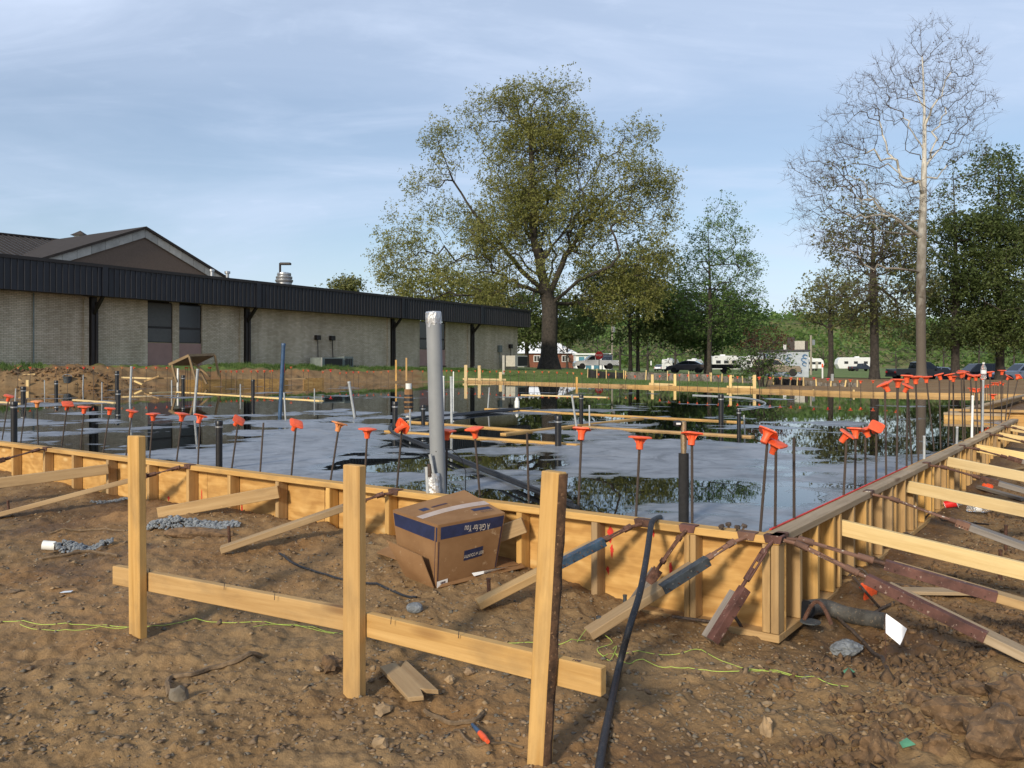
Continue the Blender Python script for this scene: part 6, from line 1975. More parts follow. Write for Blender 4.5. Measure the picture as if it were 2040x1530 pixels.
PICKUP = dict(prof=[(-2.85, 0.48), (-2.88, 0.75), (-2.85, 1.10), (-0.55, 1.12), (1.05, 1.10), (2.45, 1.02), (2.72, 0.80), (2.70, 0.42)],
              cab=[(-0.62, 1.08), (-0.50, 1.74), (0.0, 1.78), (0.62, 1.74), (1.42, 1.08)],
              glass=[[(-0.42, 1.16), (-0.36, 1.63), (0.02, 1.66), (0.02, 1.16)], [(0.10, 1.16), (0.10, 1.66), (0.56, 1.63), (1.12, 1.14)]], wheels=(-1.75, 1.75), wr=0.37, W=1.9)
def vplace(px, py, d):
    return PD(px, py, d)
def onroad(px, d, extra=0.07):
    x = (px - CX) / F * d
    return V((x, d, GZ(x, d) + extra))
vehicle('pickup_truck', 'white extended cab pickup on the road beside the oak', onroad(1185, 108), math.pi + 0.06, 'car_white', cat='pickup truck', **PICKUP)
vehicle('parked_car', 'dark slate sedan driving left behind the silt fence', onroad(1368, 104), math.pi - 0.38, 'car_slate', cat='car', **SEDAN)
suv = vehicle('parked_car', 'tan old SUV facing right in front of the painted building', onroad(1548, 92), -0.33, 'car_tan', cat='SUV', **SUV)
vehicle('parked_car', 'black pickup parked right of the dark tree trunk', onroad(1832, 80), 0.1, 'car_black', cat='pickup truck', **PICKUP)
vehicle('parked_car', 'silver and black sedan half hidden by the sycamore trunk', onroad(1862, 84), math.pi - 0.15, 'car_silver', cat='car', **SEDAN)
vehicle('parked_car', 'large black SUV among trees behind the orange caps', onroad(1942, 82), math.pi, 'car_black', cat='SUV', **SUV)
vehicle('parked_car', 'pale silver SUV at the right picture edge', onroad(2034, 78), math.pi, 'car_silver', cat='SUV', **SUV)
vehicle('parked_car', 'small dark pickup parked by the far white trailer', onroad(1716, 195, 0.0), 0.2, 'car_navy', cat='pickup truck', **PICKUP)
vehicle('parked_car', 'tiny grey car far across the field', onroad(1315, 190, 0.0), 1.2, 'car_silver', cat='car', **SEDAN)
# flat utility trailer towed by the sedan
P = onroad(1441, 99)
t = thing('utility_trailer', 'low black flatbed trailer behind the sedan', 'trailer', P, None, Mx.Rotation(-0.38, 4, 'Z'))
I4 = Mx.Identity(4)
MB().box((0.2, 0, 0.72), (3.4, 1.9, 0.16)).build('deck', M['black'], t, local=I4, bevel=0.02)
MB().box((0.2, -0.95, 0.95), (3.4, 0.05, 0.35)).build('side_rail', M['black'], t, local=I4)
MB().box((0.2, 0.95, 0.95), (3.4, 0.05, 0.35)).build('side_rail', M['black'], t, local=I4)
MB().tube([V((-1.5, 0, .66)), V((-2.9, 0, .5))], 0.06, 6).build('drawbar', M['black'], t, local=I4)
for sgn in (-1, 1):
    wheel(t, 0.3, sgn * 1.1, 0.36, 0.22, sgn)
    MB().box((0.3, sgn * 1.1, 0.80), (0.95, 0.28, 0.05)).build('mudguard', M['black'], t, local=I4)
# white travel trailers
def camper(px, py, d, L, H, yaw, label, stripe=None):
    P = onroad(px, d, 0.0)
    t = thing('travel_trailer', label, 'caravan', P, 'white travel trailers in the field', Mx.Rotation(yaw, 4, 'Z'))
    pr = [(-L / 2, 0.55), (-L / 2, H - .25), (-L / 2 + .25, H), (L / 2 - .9, H), (L / 2 - .25, H - .5), (L / 2, H * .5), (L / 2 - .5, 0.55)]
    MB().prism(pr, -1.2, 1.2).build('body', M['white_paint'], t, local=I4, bevel=0.05)
    for x in (-L * .3, -L * .02, L * .25):
        for sgn in (-1, 1):
            MB().box((x, sgn * 1.205, H * .62), (0.9, 0.05, 0.6)).build('window', M['car_glass'], t, local=I4)
    MB().box((L * .12, -1.21, 1.45), (0.65, 0.05, 1.7)).build('door', M['cream_board'], t, local=I4)
    MB().box((-L * .1, 0, H + .12), (0.9, 0.8, 0.25)).build('roof_unit', M['white_paint'], t, local=I4, bevel=0.03)
    for x in (-0.4, 0.5):
        for sgn in (-1, 1):
            wheel(t, x, sgn * 1.05, 0.34, 0.2, sgn)
    return t
camper(1618, 737, 205, 5.0, 3.0, 0.1, 'white travel trailer behind the utility pole')
camper(1700, 737, 200, 8.2, 3.2, math.pi - 0.05, 'long white travel trailer left of the dark tree trunk')
camper(1336, 737, 175, 3.2, 2.6, 0.9, 'small white trailer end seen left of the sedan')
camper(1385, 737, 185, 3.0, 2.6, 0.7, 'small white trailer end just above the sedan')
camper(1445, 735, 165, 5.5, 3.2, 0.0, 'white trailer behind the young tree trunk')
camper(1500, 735, 160, 5.0, 3.0, 0.2, 'white trailer glimpsed through the shrub')
# brick house with pale roof
hp0 = onroad(1080, 150, -0.3)
t = thing('brick_house', 'red brick house with white roof behind the oak trunk', 'house', hp0)
k = 150 / F
def hb(px0, px1, y0, y1, dep, nm, mat, dd=0.0, pr=t):
    x0, x1 = (px0 - CX) * k, (px1 - CX) * k
    z1, z0 = E - (y0 - HY) * k, E - (y1 - HY) * k
    return MB().box(((x0 + x1) / 2, 150 + dd + dep / 2, (z0 + z1) / 2), (x1 - x0, dep, z1 - z0)).build(nm, M[mat], pr)
hb(1046, 1146, 703, 734, 8, 'wall', 'brick_red')
hb(1020, 1046, 700, 734, 6, 'porch_wall', 'white_paint', 1)
for a in (1063, 1119):
    w_ = hb(a, a + 13, 708, 721, 0.15, 'window', 'white_paint', -0.12)
    hb(a + 1.2, a + 6, 709.2, 719.8, 0.05, 'pane', 'car_glass', -0.15, w_)
    hb(a + 7, a + 11.8, 709.2, 719.8, 0.05, 'pane', 'car_glass', -0.15, w_)
x0, x1, zr0, zr1 = (1000 - CX) * k, (1148 - CX) * k, E - (704 - HY) * k, E - (690 - HY) * k
mb = MB()
mb.add([V((x0 - .3, 149.5, zr0)), V((x1 + .3, 149.5, zr0)), V((x1 + .3, 159, zr0)), V((x0 - .3, 159, zr0)), V((x0 + 3, 154, zr1 + .9)), V((x1 - 3.2, 154, zr1 + .9))], [(0, 1, 5, 4), (1, 2, 5), (2, 3, 4, 5), (3, 0, 4), (3, 2, 1, 0)])
mb.build('roof', M['white_roof'], t)
# storage units next to it
t2 = thing('storage_building', 'white storage row with teal doors behind the pickup', 'building', onroad(1175, 140, -0.3))
k = 140 / F
def sb(px0, px1, y0, y1, nm, mat, dd, dep=0.2):
    x0, x1 = (px0 - CX) * k, (px1 - CX) * k
    z1, z0 = E - (y0 - HY) * k, E - (y1 - HY) * k
    return MB().box(((x0 + x1) / 2, 140 + dd + dep / 2, (z0 + z1) / 2), (x1 - x0, dep, z1 - z0)).build(nm, M[mat], t2)
sb(1147, 1218, 707, 736, 'wall', 'white_paint', 0, 5)
sb(1145, 1220, 704, 707, 'roof', 'white_roof', -0.5, 6)
for a in (1153, 1167, 1183):
    sb(a, a + 11, 711, 735, 'door', 'teal_door', -0.05, 0.1)
# park sign
sp = onroad(1209, 118, 0)
t = thing('park_sign', 'pale sign lettered RV PARK on posts behind the pickup', 'sign', sp)
k = 118 / F
zc_ = E - (714 - HY) * k
MB().box((sp.x, 118, zc_), (21 * k, 0.15, 14 * k)).build('panel', M['sign_pale'], t)
MB().box((sp.x, 118, zc_ + 7.6 * k), (22.5 * k, 0.3, 1.6 * k)).build('top_trim', M['brown_metal'], t)
MB().box((sp.x - .3, 118, zc_ + 9.3 * k), (17 * k, 0.25, 1.3 * k)).build('top_lamp', M['white_paint'], t)
for sgn in (-1, 1):
    MB().box((sp.x + sgn * 9 * k, 118.05, (zc_ + sp.z) / 2 - .3), (0.14, 0.1, zc_ - sp.z)).build('post', M['white_paint'], t)
SR = Mx.Rotation(math.pi / 2, 4, 'X')
for s_, dz, sz in (('Outdoors', 2.4, 0.40), ('RV PARK', -2.2, 0.44)):
    tm = text_mesh(s_, sz, 0.01)
    tm.materials.clear()
    link('lettering', tm, M['sign_ink'], t, Mx.Translation((sp.x, 117.9, zc_ + dz * k)) @ SR @ Mx.Diagonal((0.86, 1, 1, 1)))
# stop sign
sp = onroad(1193.5, 101, 0)
t = thing('stop_sign', 'red stop sign on a dark post in front of the pickup', 'sign', sp)
zc_ = E - (708 - HY) / F * 101
MB().tube([sp, V((sp.x, sp.y, zc_))], 0.05, 6).build('post', M['brown_metal'], t)
mb = MB()
mb.lathe([(0.50, -0.02), (0.50, 0.02)], 8)
mb.build('face', M['sign_red'], t, world=Mx.Translation((sp.x, sp.y - .05, zc_)) @ SR @ Mx.Rotation(math.pi / 8, 4, 'Z'))
tm = text_mesh('STOP', 0.30, 0.004)
tm.materials.clear()
link('lettering', tm, M['white_paint'], t, Mx.Translation((sp.x, sp.y - .085, zc_)) @ SR)
# painted block building with roof machines
bp = onroad(1560, 112, -0.2)
t = thing('painted_building', 'small flat roofed building with blue mural walls behind the SUV', 'building', bp)
k = 112 / F
yaw = Mx.Rotation(-0.32, 4, 'Z')
t.matrix_basis = Mx.Translation(bp) @ yaw
WORLD[t.name] = Mx.Translation(bp) @ yaw
hgt = E + (728 - 700) * k - bp.z
MB().box((0, 2.0, hgt / 2), (6.4, 4.4, hgt)).build('wall', M['mural_wall'], t, local=I4)
MB().box((0, 2.0, hgt + .1), (6.8, 4.8, 0.22)).build('roof', M['car_navy'], t, local=I4)
rm = random.Random(5)
for i in range(16):
    x, z = rm.uniform(-3, 3), rm.uniform(.3, hgt - .3)
    mb = MB()
    pts = [V((x + math.cos(q * .7) * (.12 + .05 * q), -.215, z + math.sin(q * .7) * (.10 + .03 * q))) for q in range(8)]
    mb.tube(pts, 0.05 + .05 * rm.random(), 5)
    mb.build('mural_stroke', M['mural_blue'], t, local=I4)
for i in range(6):
    y, z = rm.uniform(.2, 3.8), rm.uniform(.3, hgt - .3)
    mb = MB()
    pts = [V((3.215, y + math.cos(q * .7) * (.12 + .05 * q), z + math.sin(q * .7) * (.10 + .03 * q))) for q in range(8)]
    mb.tube(pts, 0.06, 5)
    mb.build('mural_stroke', M['mural_blue'], t, local=I4)
ru = thing('roof_machine', 'beige and grey cooling units on the mural building roof', 'air conditioner', bp + V((0, 0, hgt + .2)), None, yaw)
MB().box((1.0, 1.6, 0.85), (1.0, 1.0, 1.7)).build('dark_unit', M['brown_metal'], ru, local=I4, bevel=0.03)
MB().box((2.1, 1.0, 0.6), (1.3, 1.1, 1.15)).build('beige_unit', M['ac_beige'], ru, local=I4, bevel=0.03)
MB().box((2.9, 1.6, 0.6), (0.5, 1.1, 1.15)).build('grille', M['soffit'], ru, local=I4)
MB().box((0.2, 1.2, 0.4), (0.4, 0.5, 0.7)).build('small_unit', M['white_paint'], ru, local=I4, bevel=0.02)
# utility poles and wires
def upole(px, d, ytop, yb, rpx, label, mat='pole'):
    x = (px - CX) / F * d
    zt = E - (ytop - HY) / F * d
    zb_ = GZ(x, d) - .3
    r = rpx / F * d / 2
    t = thing('utility_pole', label, 'utility pole', (x, d, zb_))
    MB().tube([V((x, d, zb_)), V((x, d, zt))], [r, r * .8], 10).build('pole', M[mat], t, smooth=True)
    MB().box((x + r * 1.8, d, zt - 1.2), (r * 2.2, r * 2.2, 0.9)).build('transformer', M['galv'], t, bevel=0.04)
    return t
upole(1615.5, 140, 668, 740, 5, 'pale utility pole standing among the far trailers')
upole(1219.5, 125, 640, 735, 4, 'pale utility pole behind the park sign')
def wire(p, q, sag, label, r=0.03):
    rod('overhead_wire', [p.lerp(q, i / 16) - V((0, 0, sag * 4 * (i / 16) * (1 - i / 16))) for i in range(17)], r, 'black', label, 'wire', 'overhead wires', k=4)
wire(PD(1300, 648, 110), PD(1760, 628, 95), 0.6, 'lower overhead wire crossing behind the young tree')
wire(PD(1300, 640, 112), PD(1760, 615, 97), 0.6, 'upper overhead wire crossing behind the young tree')
# small white bollards and marker posts
for i, (px, y0, y1, d) in enumerate(((1231.5, 719, 728, 140), (1297, 720, 727, 150), (1322, 722, 731, 125))):
    x = (px - CX) / F * d
    tag(MB().box((x, d, E - ((y0 + y1) / 2 - HY) / F * d), (0.22, 0.22, (y1 - y0 + 2) / F * d)).build('bollard', M['white_paint'], None, bevel=0.03), 'small white bollard across the road, %s from left' % ordinal(i + 1), 'bollard', 'white bollards')
x = (1638.5 - CX) / F * 60
t = thing('marker_post', 'white marker post with orange top by the silt fence', 'post', (x, 60, GZ(x, 60)))
board('shaft', V((x, 60, GZ(x, 60) - .2)), V((x, 60, E - 4 / F * 60)), 0.10, 0.05, M['white_paint'], t, up=V((0, 1, 0)))
board('orange_top', V((x, 60, E - 4 / F * 60)), V((x, 60, E + 3 / F * 60)), 0.105, 0.055, M['orange'], t, up=V((0, 1, 0)))
x = (1658 - CX) / F * 50
tag(MB().box((x, 50, E - 28 / F * 50), (0.14, 0.14, 22 / F * 50)).build('marker_post', M['pvc_grey'], None, bevel=0.02), 'short pale grey post behind the silt fence', 'post')
# silt fences
def silt(lst, d0, d1, label, mat, seed):
    r = random.Random(seed)
    top, bot = [], []
    n = 40
    t = None
    pxs = [p[0] for p in lst]
    for i in range(n + 1):
        px = pxs[0] + (pxs[-1] - pxs[0]) * i / n
        yt = np.interp(px, pxs, [p[1] for p in lst]); yb = np.interp(px, pxs, [p[2] for p in lst])
        d = d0 + (d1 - d0) * i / n
        w = 0.10 * math.sin(i * 1.1 + seed) + 0.06 * r.uniform(-1, 1)
        a, b = PD(px, yt + r.uniform(-.6, .6), d + w), PD(px, yb, d - w)
        b.z = min(b.z, GZ(b.x, b.y) + .02)
        top.append(a); bot.append(b)
    t = thing('silt_fence', label, 'fence', bot[n // 2])
    mb = MB()
    mid = [a.lerp(b, .5) + V((0, 0.10 * math.sin(i * 1.7), 0)) for i, (a, b) in enumerate(zip(top, bot))]
    m_ = n + 1
    mb.add(top + mid + bot, [(k_ * m_ + i, k_ * m_ + i + 1, (k_ + 1) * m_ + i + 1, (k_ + 1) * m_ + i) for k_ in (0, 1) for i in range(n)])
    mb.build('fabric', M[mat], t, smooth=True)
    for i in range(0, n + 1, 10):
        p = bot[i] - V((0, 0.15, 0))
        board('stake', V((p.x, p.y, p.z - .2)), V((top[i].x, p.y, top[i].z + .12)), 0.05, 0.05, M['lumber_pale'], t, up=V((0, 1, 0)))
silt([(1170, 736, 740), (1200, 740, 752), (1245, 743, 757)], 56, 52, 'slumped black silt fence at the road edge, left piece', 'silt_black', 2)
silt([(1242, 741, 758), (1300, 742, 759), (1415, 746, 763)], 52, 46, 'grey silt fence with pale stakes behind the far form', 'silt', 3)
silt([(1415, 747, 763), (1470, 752, 766), (1500, 755, 768)], 46, 42, 'shaded grey silt fence piece left of the shrub', 'silt', 4)
silt([(1540, 752, 770), (1600, 758, 773)], 40, 38, 'dark sagging silt fence right of the shrub', 'silt_black', 5)
silt([(1598, 756, 772), (1650, 764, 776), (1705, 762, 774)], 38, 36, 'grey silt fence sagging beside the dirt pile', 'silt', 6)
# batter boards along the far edge
def batter(p, posts, ybar, bar, d, label):
    t = thing('batter_board', label, 'batter board', PD(p, ybar, d), 'yellow batter boards on the far side')
    for (px, yt) in posts:
        a = PD(px, yt, d); x = a.x
        board('post', V((x, d - .06, GZ(x, d) - .2)), V((x, d - .06, a.z)), 0.16 if d > 35 else 0.10, 0.05, M['lumber_pale'], t, up=V((0, 1, 0)))
    a, b = PD(bar[0], ybar, d), PD(bar[1], ybar + (bar[2] if len(bar) > 2 else 0), d)
    board('ledger', a, b, 0.05, 0.10, M['lumber_pale'], t)
batter(965, [(928, 727), (955, 728), (997, 741)], 755, (922, 1008, 1.5), 44.0, 'batter board with three posts at the near end of the far form')
batter(1320, [(1299, 746), (1344, 745)], 765, (1293, 1345, 2), 33.4, 'yellow batter board with two posts, middle of the far form')
batter(1475, [(1454, 747), (1502, 747)], 771.5, (1448, 1506, 1), 28.9, 'yellow batter board with two posts before the shrub')
for i, (px, yt, yb, d, lab) in enumerate(((789, 717, 751, 45, 'tall thin wooden stake on the dirt slope, left one'), (809.5, 713, 751, 45, 'tall thin wooden stake on the dirt slope, right one'), (1149, 751, 770, 36, 'bent wooden stake standing in the far form'))):
    a = PD(px, yt, d)
    tag(board('wooden_stake', V((a.x, d, GZ(a.x, d) - .2)), a, 0.09, 0.04, M['lumber'], None, up=V((0, 1, 0))), lab, 'stake', 'wooden stakes on the far slope')

# ------------------------------------------------------------------ batter board before the camera
BD = V((0.827, -0.562, 0)).normalized()
BNN = V((0.562, 0.827, 0)).normalized()
b1 = PG(275, 1262); b2 = PG(707, 1393)
bt_ = thing('batter_board', 'near batter board of three posts and two level boards in the dirt', 'batter board', lift(b2, 0))
def post(px, yb, ytop, w, tk, mat, lean=(0, 0), d=None):
    P = PG(px, yb) if d is None else V(((px - CX) / F * d, d, -0.1))
    zt = E - (ytop - HY) / F * P.y
    return board('post', V((P.x, P.y, P.z - 0.3)) - V((lean[0] * .3, 0, 0)), V((P.x + lean[0] * (zt - P.z), P.y, zt)), w, tk, M[mat], bt_, up=BNN, bevel=0.004), P, zt
p1, P1, z1_ = post(275, 1262, 868, 0.089, 0.040, 'lumber', (-0.008, 0))
p2, P2_, z2_ = post(706, 1392, 926, 0.089, 0.040, 'lumber', (0.0, 0))
p3, P3_, z3_ = post(1072, 1530, 939, 0.072, 0.050, 'lumber', (0.050, 0), 2.80)
# bark left on the right hand post
mb = MB()
n = 14
ax = (BD * 0.037)
vs = []
rb = random.Random(8)
for i in range(n + 1):
    f = i / n
    c = V((P3_.x + 0.050 * (f * (z3_ + .2) - .1), P3_.y, -0.1 + f * (z3_ + 0.095))) + ax
    for q in (-0.027, -0.012, 0.004, 0.026):
        b_ = 0.010 + 0.006 * rb.random() if abs(q) < 0.02 else -0.002
        vs.append(c + BNN * q + BD * b_)
fs = [(i * 4 + j, i * 4 + j + 1, (i + 1) * 4 + j + 1, (i + 1) * 4 + j) for i in range(n) for j in range(3)]
mb.add(vs, fs)
mb.build('bark_strip', M['bark_wood'], bt_, smooth=True)
zl = 0.305
off = BNN * 0.042
BL = (lift(P2_, 0) - lift(P1, 0)).normalized(); BR = (lift(P3_, 0) - lift(P2_, 0)).normalized()
e0 = on_line(214, P1, BL); e1 = on_line(690, P1, BL)
board('ledger', lift(e0 + off, zl), lift(e1 + off + BL * 0.02, zl), 0.038, 0.089, M['lumber'], bt_)
e2 = on_line(716, P2_, BR); e3 = on_line(1190, P2_, BR)
board('ledger', lift(e2 + off * 1.02, zl - 0.004), lift(e3 + off, zl - 0.006), 0.038, 0.092, M['lumber'], bt_)
for f in (0.10, 0.30, 0.42, 0.66, 0.78, 0.9):
    p = e0.lerp(e3, f) + off
    MB().tube([V((p.x, p.y, zl + .035)), V((p.x + .002, p.y, zl + .062))], 0.0016, 5).build('nail', M['rebar'], bt_)
tm = text_mesh('108', 0.022, 0.0004)
tm.materials.clear()
q = lift(e3 + off - BD * .10, zl + 0.0415)
fmx = Mx.Identity(4)
for i in range(3):
    fmx[i][0], fmx[i][1], fmx[i][2], fmx[i][3] = BD[i], BNN[i], (0, 0, 1)[i], q[i]
link('lettering', tm, M['dark_print'], bt_, fmx)

# ------------------------------------------------------------------ cardboard box
C = PD(873, 1047, 4.50)
T0 = C
T1 = PD(1006, 1022, 4.74)
T2 = PD(783, 1017, 4.82)
T3 = PD(925, 977, 4.99)
Bf = PG(869, 1172, 0.0)
Br = PD(988, 1131, Bf.y + 0.23)
Bl = PD(797, 1128, Bf.y + 0.31)
Bb = Br + Bl - Bf + V((0, 0, 0.01))
xt = thing('cardboard_box', 'upside down cardboard carton with navy band and open flaps, lying in dirt', 'box', Bf)
def bil(q, u, v):
    return q[0].lerp(q[1], u).lerp(q[3].lerp(q[2], u), v)
def sheet(q, name, mat, parent, nu=6, nv=6, th=0.005, bulge=0.0, lift_=0.0, seed=0, wob=0.0):
    """thick, slightly bulged panel over four corners (counter-clockwise seen from outside)"""
    rr2 = random.Random(seed)
    nrm = (q[1] - q[0]).cross(q[3] - q[0]).normalized()
    top, bot = [], []
    for j in range(nv + 1):
        for i in range(nu + 1):
            u, v = i / nu, j / nv
            p = bil(q, u, v) + nrm * (bulge * math.sin(math.pi * u) * math.sin(math.pi * v) + lift_ + wob * rr2.uniform(-1, 1))
            top.append(p + nrm * th / 2); bot.append(p - nrm * th / 2)
    w = nu + 1
    m_ = len(top)
    fs = []
    for j in range(nv):
        for i in range(nu):
            a = j * w + i
            fs.append((a, a + 1, a + w + 1, a + w))
            fs.append((m_ + a, m_ + a + w, m_ + a + w + 1, m_ + a + 1))
    rim = [i for i in range(w)] + [j * w + nu for j in range(1, nv + 1)] + [nv * w + i for i in range(nu - 1, -1, -1)] + [j * w for j in range(nv - 1, 0, -1)]
    for i in range(len(rim)):
        a, b = rim[i], rim[(i + 1) % len(rim)]
        fs.append((a, m_ + a, m_ + b, b))
    return MB().add(top + bot, fs).build(name, M[mat], parent, smooth=True)
def sub(q, u0, u1, v0, v1):
    return [bil(q, u0, v0), bil(q, u1, v0), bil(q, u1, v1), bil(q, u0, v1)]
RQ = [Bf, Br, T1, T0]                                  # right hand face
LQ = [Bl, Bf, T0, T2]                                  # left hand face
TQ = [T0, T1, T3, T2]                                  # top
body = sheet(RQ, 'side_panel', 'cardboard', xt, bulge=0.008)
lbody = sheet(LQ, 'side_panel', 'cardboard', xt, bulge=0.004)
sheet([Br, Bb, T3, T1], 'side_panel', 'cardboard', xt)
sheet([Bb, Bl, T2, T3], 'side_panel', 'cardboard', xt)
tp = sheet(TQ, 'top_panel', 'cardboard', xt, bulge=0.012)
def decal(q, rect, name, mat, parent, bulge, up_=0.0036, n=6):
    """thin printed layer that follows the bulged panel"""
    nrm = (q[1] - q[0]).cross(q[3] - q[0]).normalized()
    vs, fs = [], []
    for j in range(n + 1):
        for i in range(n + 1):
            u = rect[0] + (rect[1] - rect[0]) * i / n
            v = rect[2] + (rect[3] - rect[2]) * j / n
            vs.append(bil(q, u, v) + nrm * (bulge * math.sin(math.pi * u) * math.sin(math.pi * v) + up_))
    for j in range(n):
        for i in range(n):
            a = j * (n + 1) + i
            fs.append((a, a + 1, a + n + 2, a + n + 1))
    return MB().add(vs, fs).build(name, M[mat], parent, smooth=True)
decal(RQ, (0.035, 0.985, 0.77, 0.965), 'navy_band', 'blue_print', body, 0.008)
decal(LQ, (0.02, 0.94, 0.74, 0.965), 'navy_band', 'blue_print', lbody, 0.004)
decal(LQ, (0.965, 0.995, 0.74, 0.965), 'navy_band', 'blue_print', lbody, 0.004)
decal(LQ, (0.955, 0.967, 0.02, 0.74), 'edge_line', 'dark_print', lbody, 0.004)
decal(RQ, (0.006, 0.020, 0.02, 0.74), 'edge_line', 'dark_print', body, 0.008)
decal(RQ, (0.965, 0.990, 0.02, 0.77), 'edge_line', 'dark_print', body, 0.008)
bd = decal(RQ, (0.40, 0.70, 0.33, 0.50), 'badge', 'blue_print', body, 0.008)
decal(RQ, (0.0, 0.17, 0.0, 0.11), 'barcode_label', 'paper', body, 0.008, 0.006)
for i in range(7):
    decal(RQ, (0.055 + i * .0115, 0.061 + i * .0115 + (i % 3) * .002, 0.055, 0.085), 'barcode_bar', 'dark_print', body, 0.008, 0.0075, 1)
tpe = decal(TQ, (0.02, 1.0, 0.36, 0.50), 'tape_strip', 'tape', tp, 0.012)
decal(TQ, (0.66, 0.93, 0.20, 0.285), 'stamp_bar', 'blue_print', tp, 0.012)
decal(TQ, (0.18, 0.28, 0.60, 0.72), 'stamp_blot', 'blue_print', tp, 0.012)
decal(TQ, (0.33, 0.55, 0.63, 0.68), 'stamp_bar', 'dark_print', tp, 0.012)
def letter(s, size, q, u, v, flip, mat, parent, up_, shear=0.0, sq=1.0):
    tm = text_mesh(s, size, 0.0)
    tm.materials.clear()
    ex = (bil(q, u + .01, v) - bil(q, u - .01, v)).normalized()
    ey = (bil(q, u, v + .01) - bil(q, u, v - .01)).normalized()
    if flip:
        ex, ey = -ex, -ey
    ez = ex.cross(ey).normalized()
    ey = ez.cross(ex)
    p = bil(q, u, v) + ez * up_
    w = Mx.Identity(4)
    for i in range(3):
        w[i][0], w[i][1], w[i][2], w[i][3] = ex[i] * sq, ey[i] + ex[i] * shear, ez[i], p[i]
    return link('lettering', tm, M[mat], parent, w)
letter('A Gift for You', 0.050, RQ, 0.56, 0.865, True, 'pale_ink', body, 0.0175, 0.30, 0.62)
letter('BEST of COUNTRY', 0.026, RQ, 0.55, 0.405, True, 'pale_ink', body, 0.0150, 0.0, 0.60)
letter('FRAGILE', 0.028, TQ, 0.80, 0.115, False, 'dark_print', tp, 0.0150, 0, 0.8)
# splayed flaps
fl0 = [PG(808, 1152, .01), PG(864, 1173, .005), PD(840, 1108, 4.52), PD(770, 1076, 4.74)]
sheet(fl0, 'flap', 'cardboard', xt, bulge=0.02)
fl1 = [Bf + V((0.0, -0.01, -0.004)), PG(1046, 1136, .012), Br + V((.06, .05, -.012)), Bf + V((.02, .05, -0.004))]
f1 = sheet([PG(872, 1174, .006), PG(1046, 1139, .022), PD(1038, 1122, 4.88), PD(880, 1164, 4.56)], 'flap', 'cardboard', xt, bulge=0.0)
sheet([PG(940, 1152, .03), PG(1012, 1140, .034), PD(1002, 1131, 4.78), PD(945, 1147, 4.64)], 'loose_paper', 'paper', xt, 3, 3, 0.001, 0.006, 0.004)
sheet([Br, PG(1034, 1135, .03), PG(1002, 1114, .03), Bb.lerp(Br, .2)], 'flap', 'cardboard', xt, bulge=0.0)
sheet([PG(750, 1108, .02), PG(790, 1122, .02), PG(795, 1104, .05), PG(772, 1102, .04)], 'flap', 'cardboard', xt, bulge=0.0)

# ------------------------------------------------------------------ hoses, string, roots
rod('hose', smooth_path([PZ(1315, 1030, .47), PZ(1303, 1036, .515), PD(1297, 1048, 4.25), PD(1288, 1110, 4.02), PD(1275, 1180, 3.72), PD(1254, 1250, 3.56), PG(1232, 1345, .025), PG(1216, 1420, .02), PG(1202, 1490, .02), PG(1188, 1580, .02)], 8), 0.0145, 'hose', 'black hose hanging over the front form and running toward the camera', 'hose', k=12)
def gpath(lst, lift_=0.006):
    return smooth_path([PG(x, y, lift_) for x, y in lst], 6)
def drape(lst, r, mat, name, label, cat, lift_=0.5, k=6, grp=None):
    pts = gpath(lst)
    xs_ = np.array([p.x for p in pts]); ys_ = np.array([p.y for p in pts])
    zs_ = gz(xs_, ys_)
    # stretch slightly over the bumps
    zs2 = zs_.copy()
    for _ in range(3):
        zs2[1:-1] = np.maximum(zs_[1:-1], (zs2[:-2] + zs2[1:-1] + zs2[2:]) / 3)
    pts = [V((x, y, z + r * lift_)) for x, y, z in zip(xs_, ys_, zs2)]
    return rod(name, pts, r, mat, label, cat, grp, k)
drape([(-20, 1239), (60, 1243), (130, 1242), (200, 1246), (262, 1249), (330, 1247), (400, 1240), (470, 1241), (540, 1244), (610, 1250), (690, 1262), (790, 1271), (900, 1277), (1050, 1280), (1120, 1283), (1165, 1276)], 0.0015, 'string', 'string_line', 'green yellow string line crossing the dirt behind the batter board', 'string', 1.0)
drape([(40, 1244), (90, 1255), (150, 1257), (210, 1250), (262, 1251)], 0.0013, 'string', 'string_line', 'loose string loop at the left', 'string', 1.0)
drape([(505, 1249), (560, 1245), (620, 1253), (685, 1265)], 0.0013, 'string', 'string_line', 'loose string strand left of the middle post', 'string', 1.0)
rod('string_line', smooth_path([PG(1150, 1283, .01), PG(1172, 1272, .05), PD(1188, 1258, PG(1188, 1268).y - .01), PD(1200, 1262, PG(1196, 1268).y - .02), PG(1220, 1285, .01), PG(1190, 1297, .01), PG(1205, 1310, .008), PG(1228, 1292, .012), PG(1215, 1318, .006), PG(1195, 1306, .01)], 6), 0.0015, 'string', 'tangle of green string tied round the strut pin', 'string', k=5)
drape([(1215, 1303), (1262, 1299), (1320, 1306), (1365, 1300), (1392, 1296), (1440, 1318), (1500, 1334), (1570, 1346), (1640, 1360), (1690, 1368)], 0.0015, 'string', 'string_line', 'upper yellow string curving over dirt below the slab corner', 'string', 1.0)
drape([(1225, 1300), (1250, 1322), (1275, 1316), (1320, 1332), (1372, 1331), (1430, 1340), (1540, 1339), (1600, 1350), (1680, 1362)], 0.0015, 'string', 'string_line', 'lower yellow string lying on dirt below the slab corner', 'string', 1.0)
drape([(556, 1106), (600, 1132), (660, 1152), (720, 1164), (780, 1178), (830, 1192)], 0.007, 'hose', 'cable', 'black cable on the dirt left of the cardboard box', 'cable', 0.8)
drape([(84, 1116), (130, 1108), (180, 1100), (235, 1110)], 0.009, 'root', 'root', 'curved brown root by the white pipe end', 'root', 0.8)
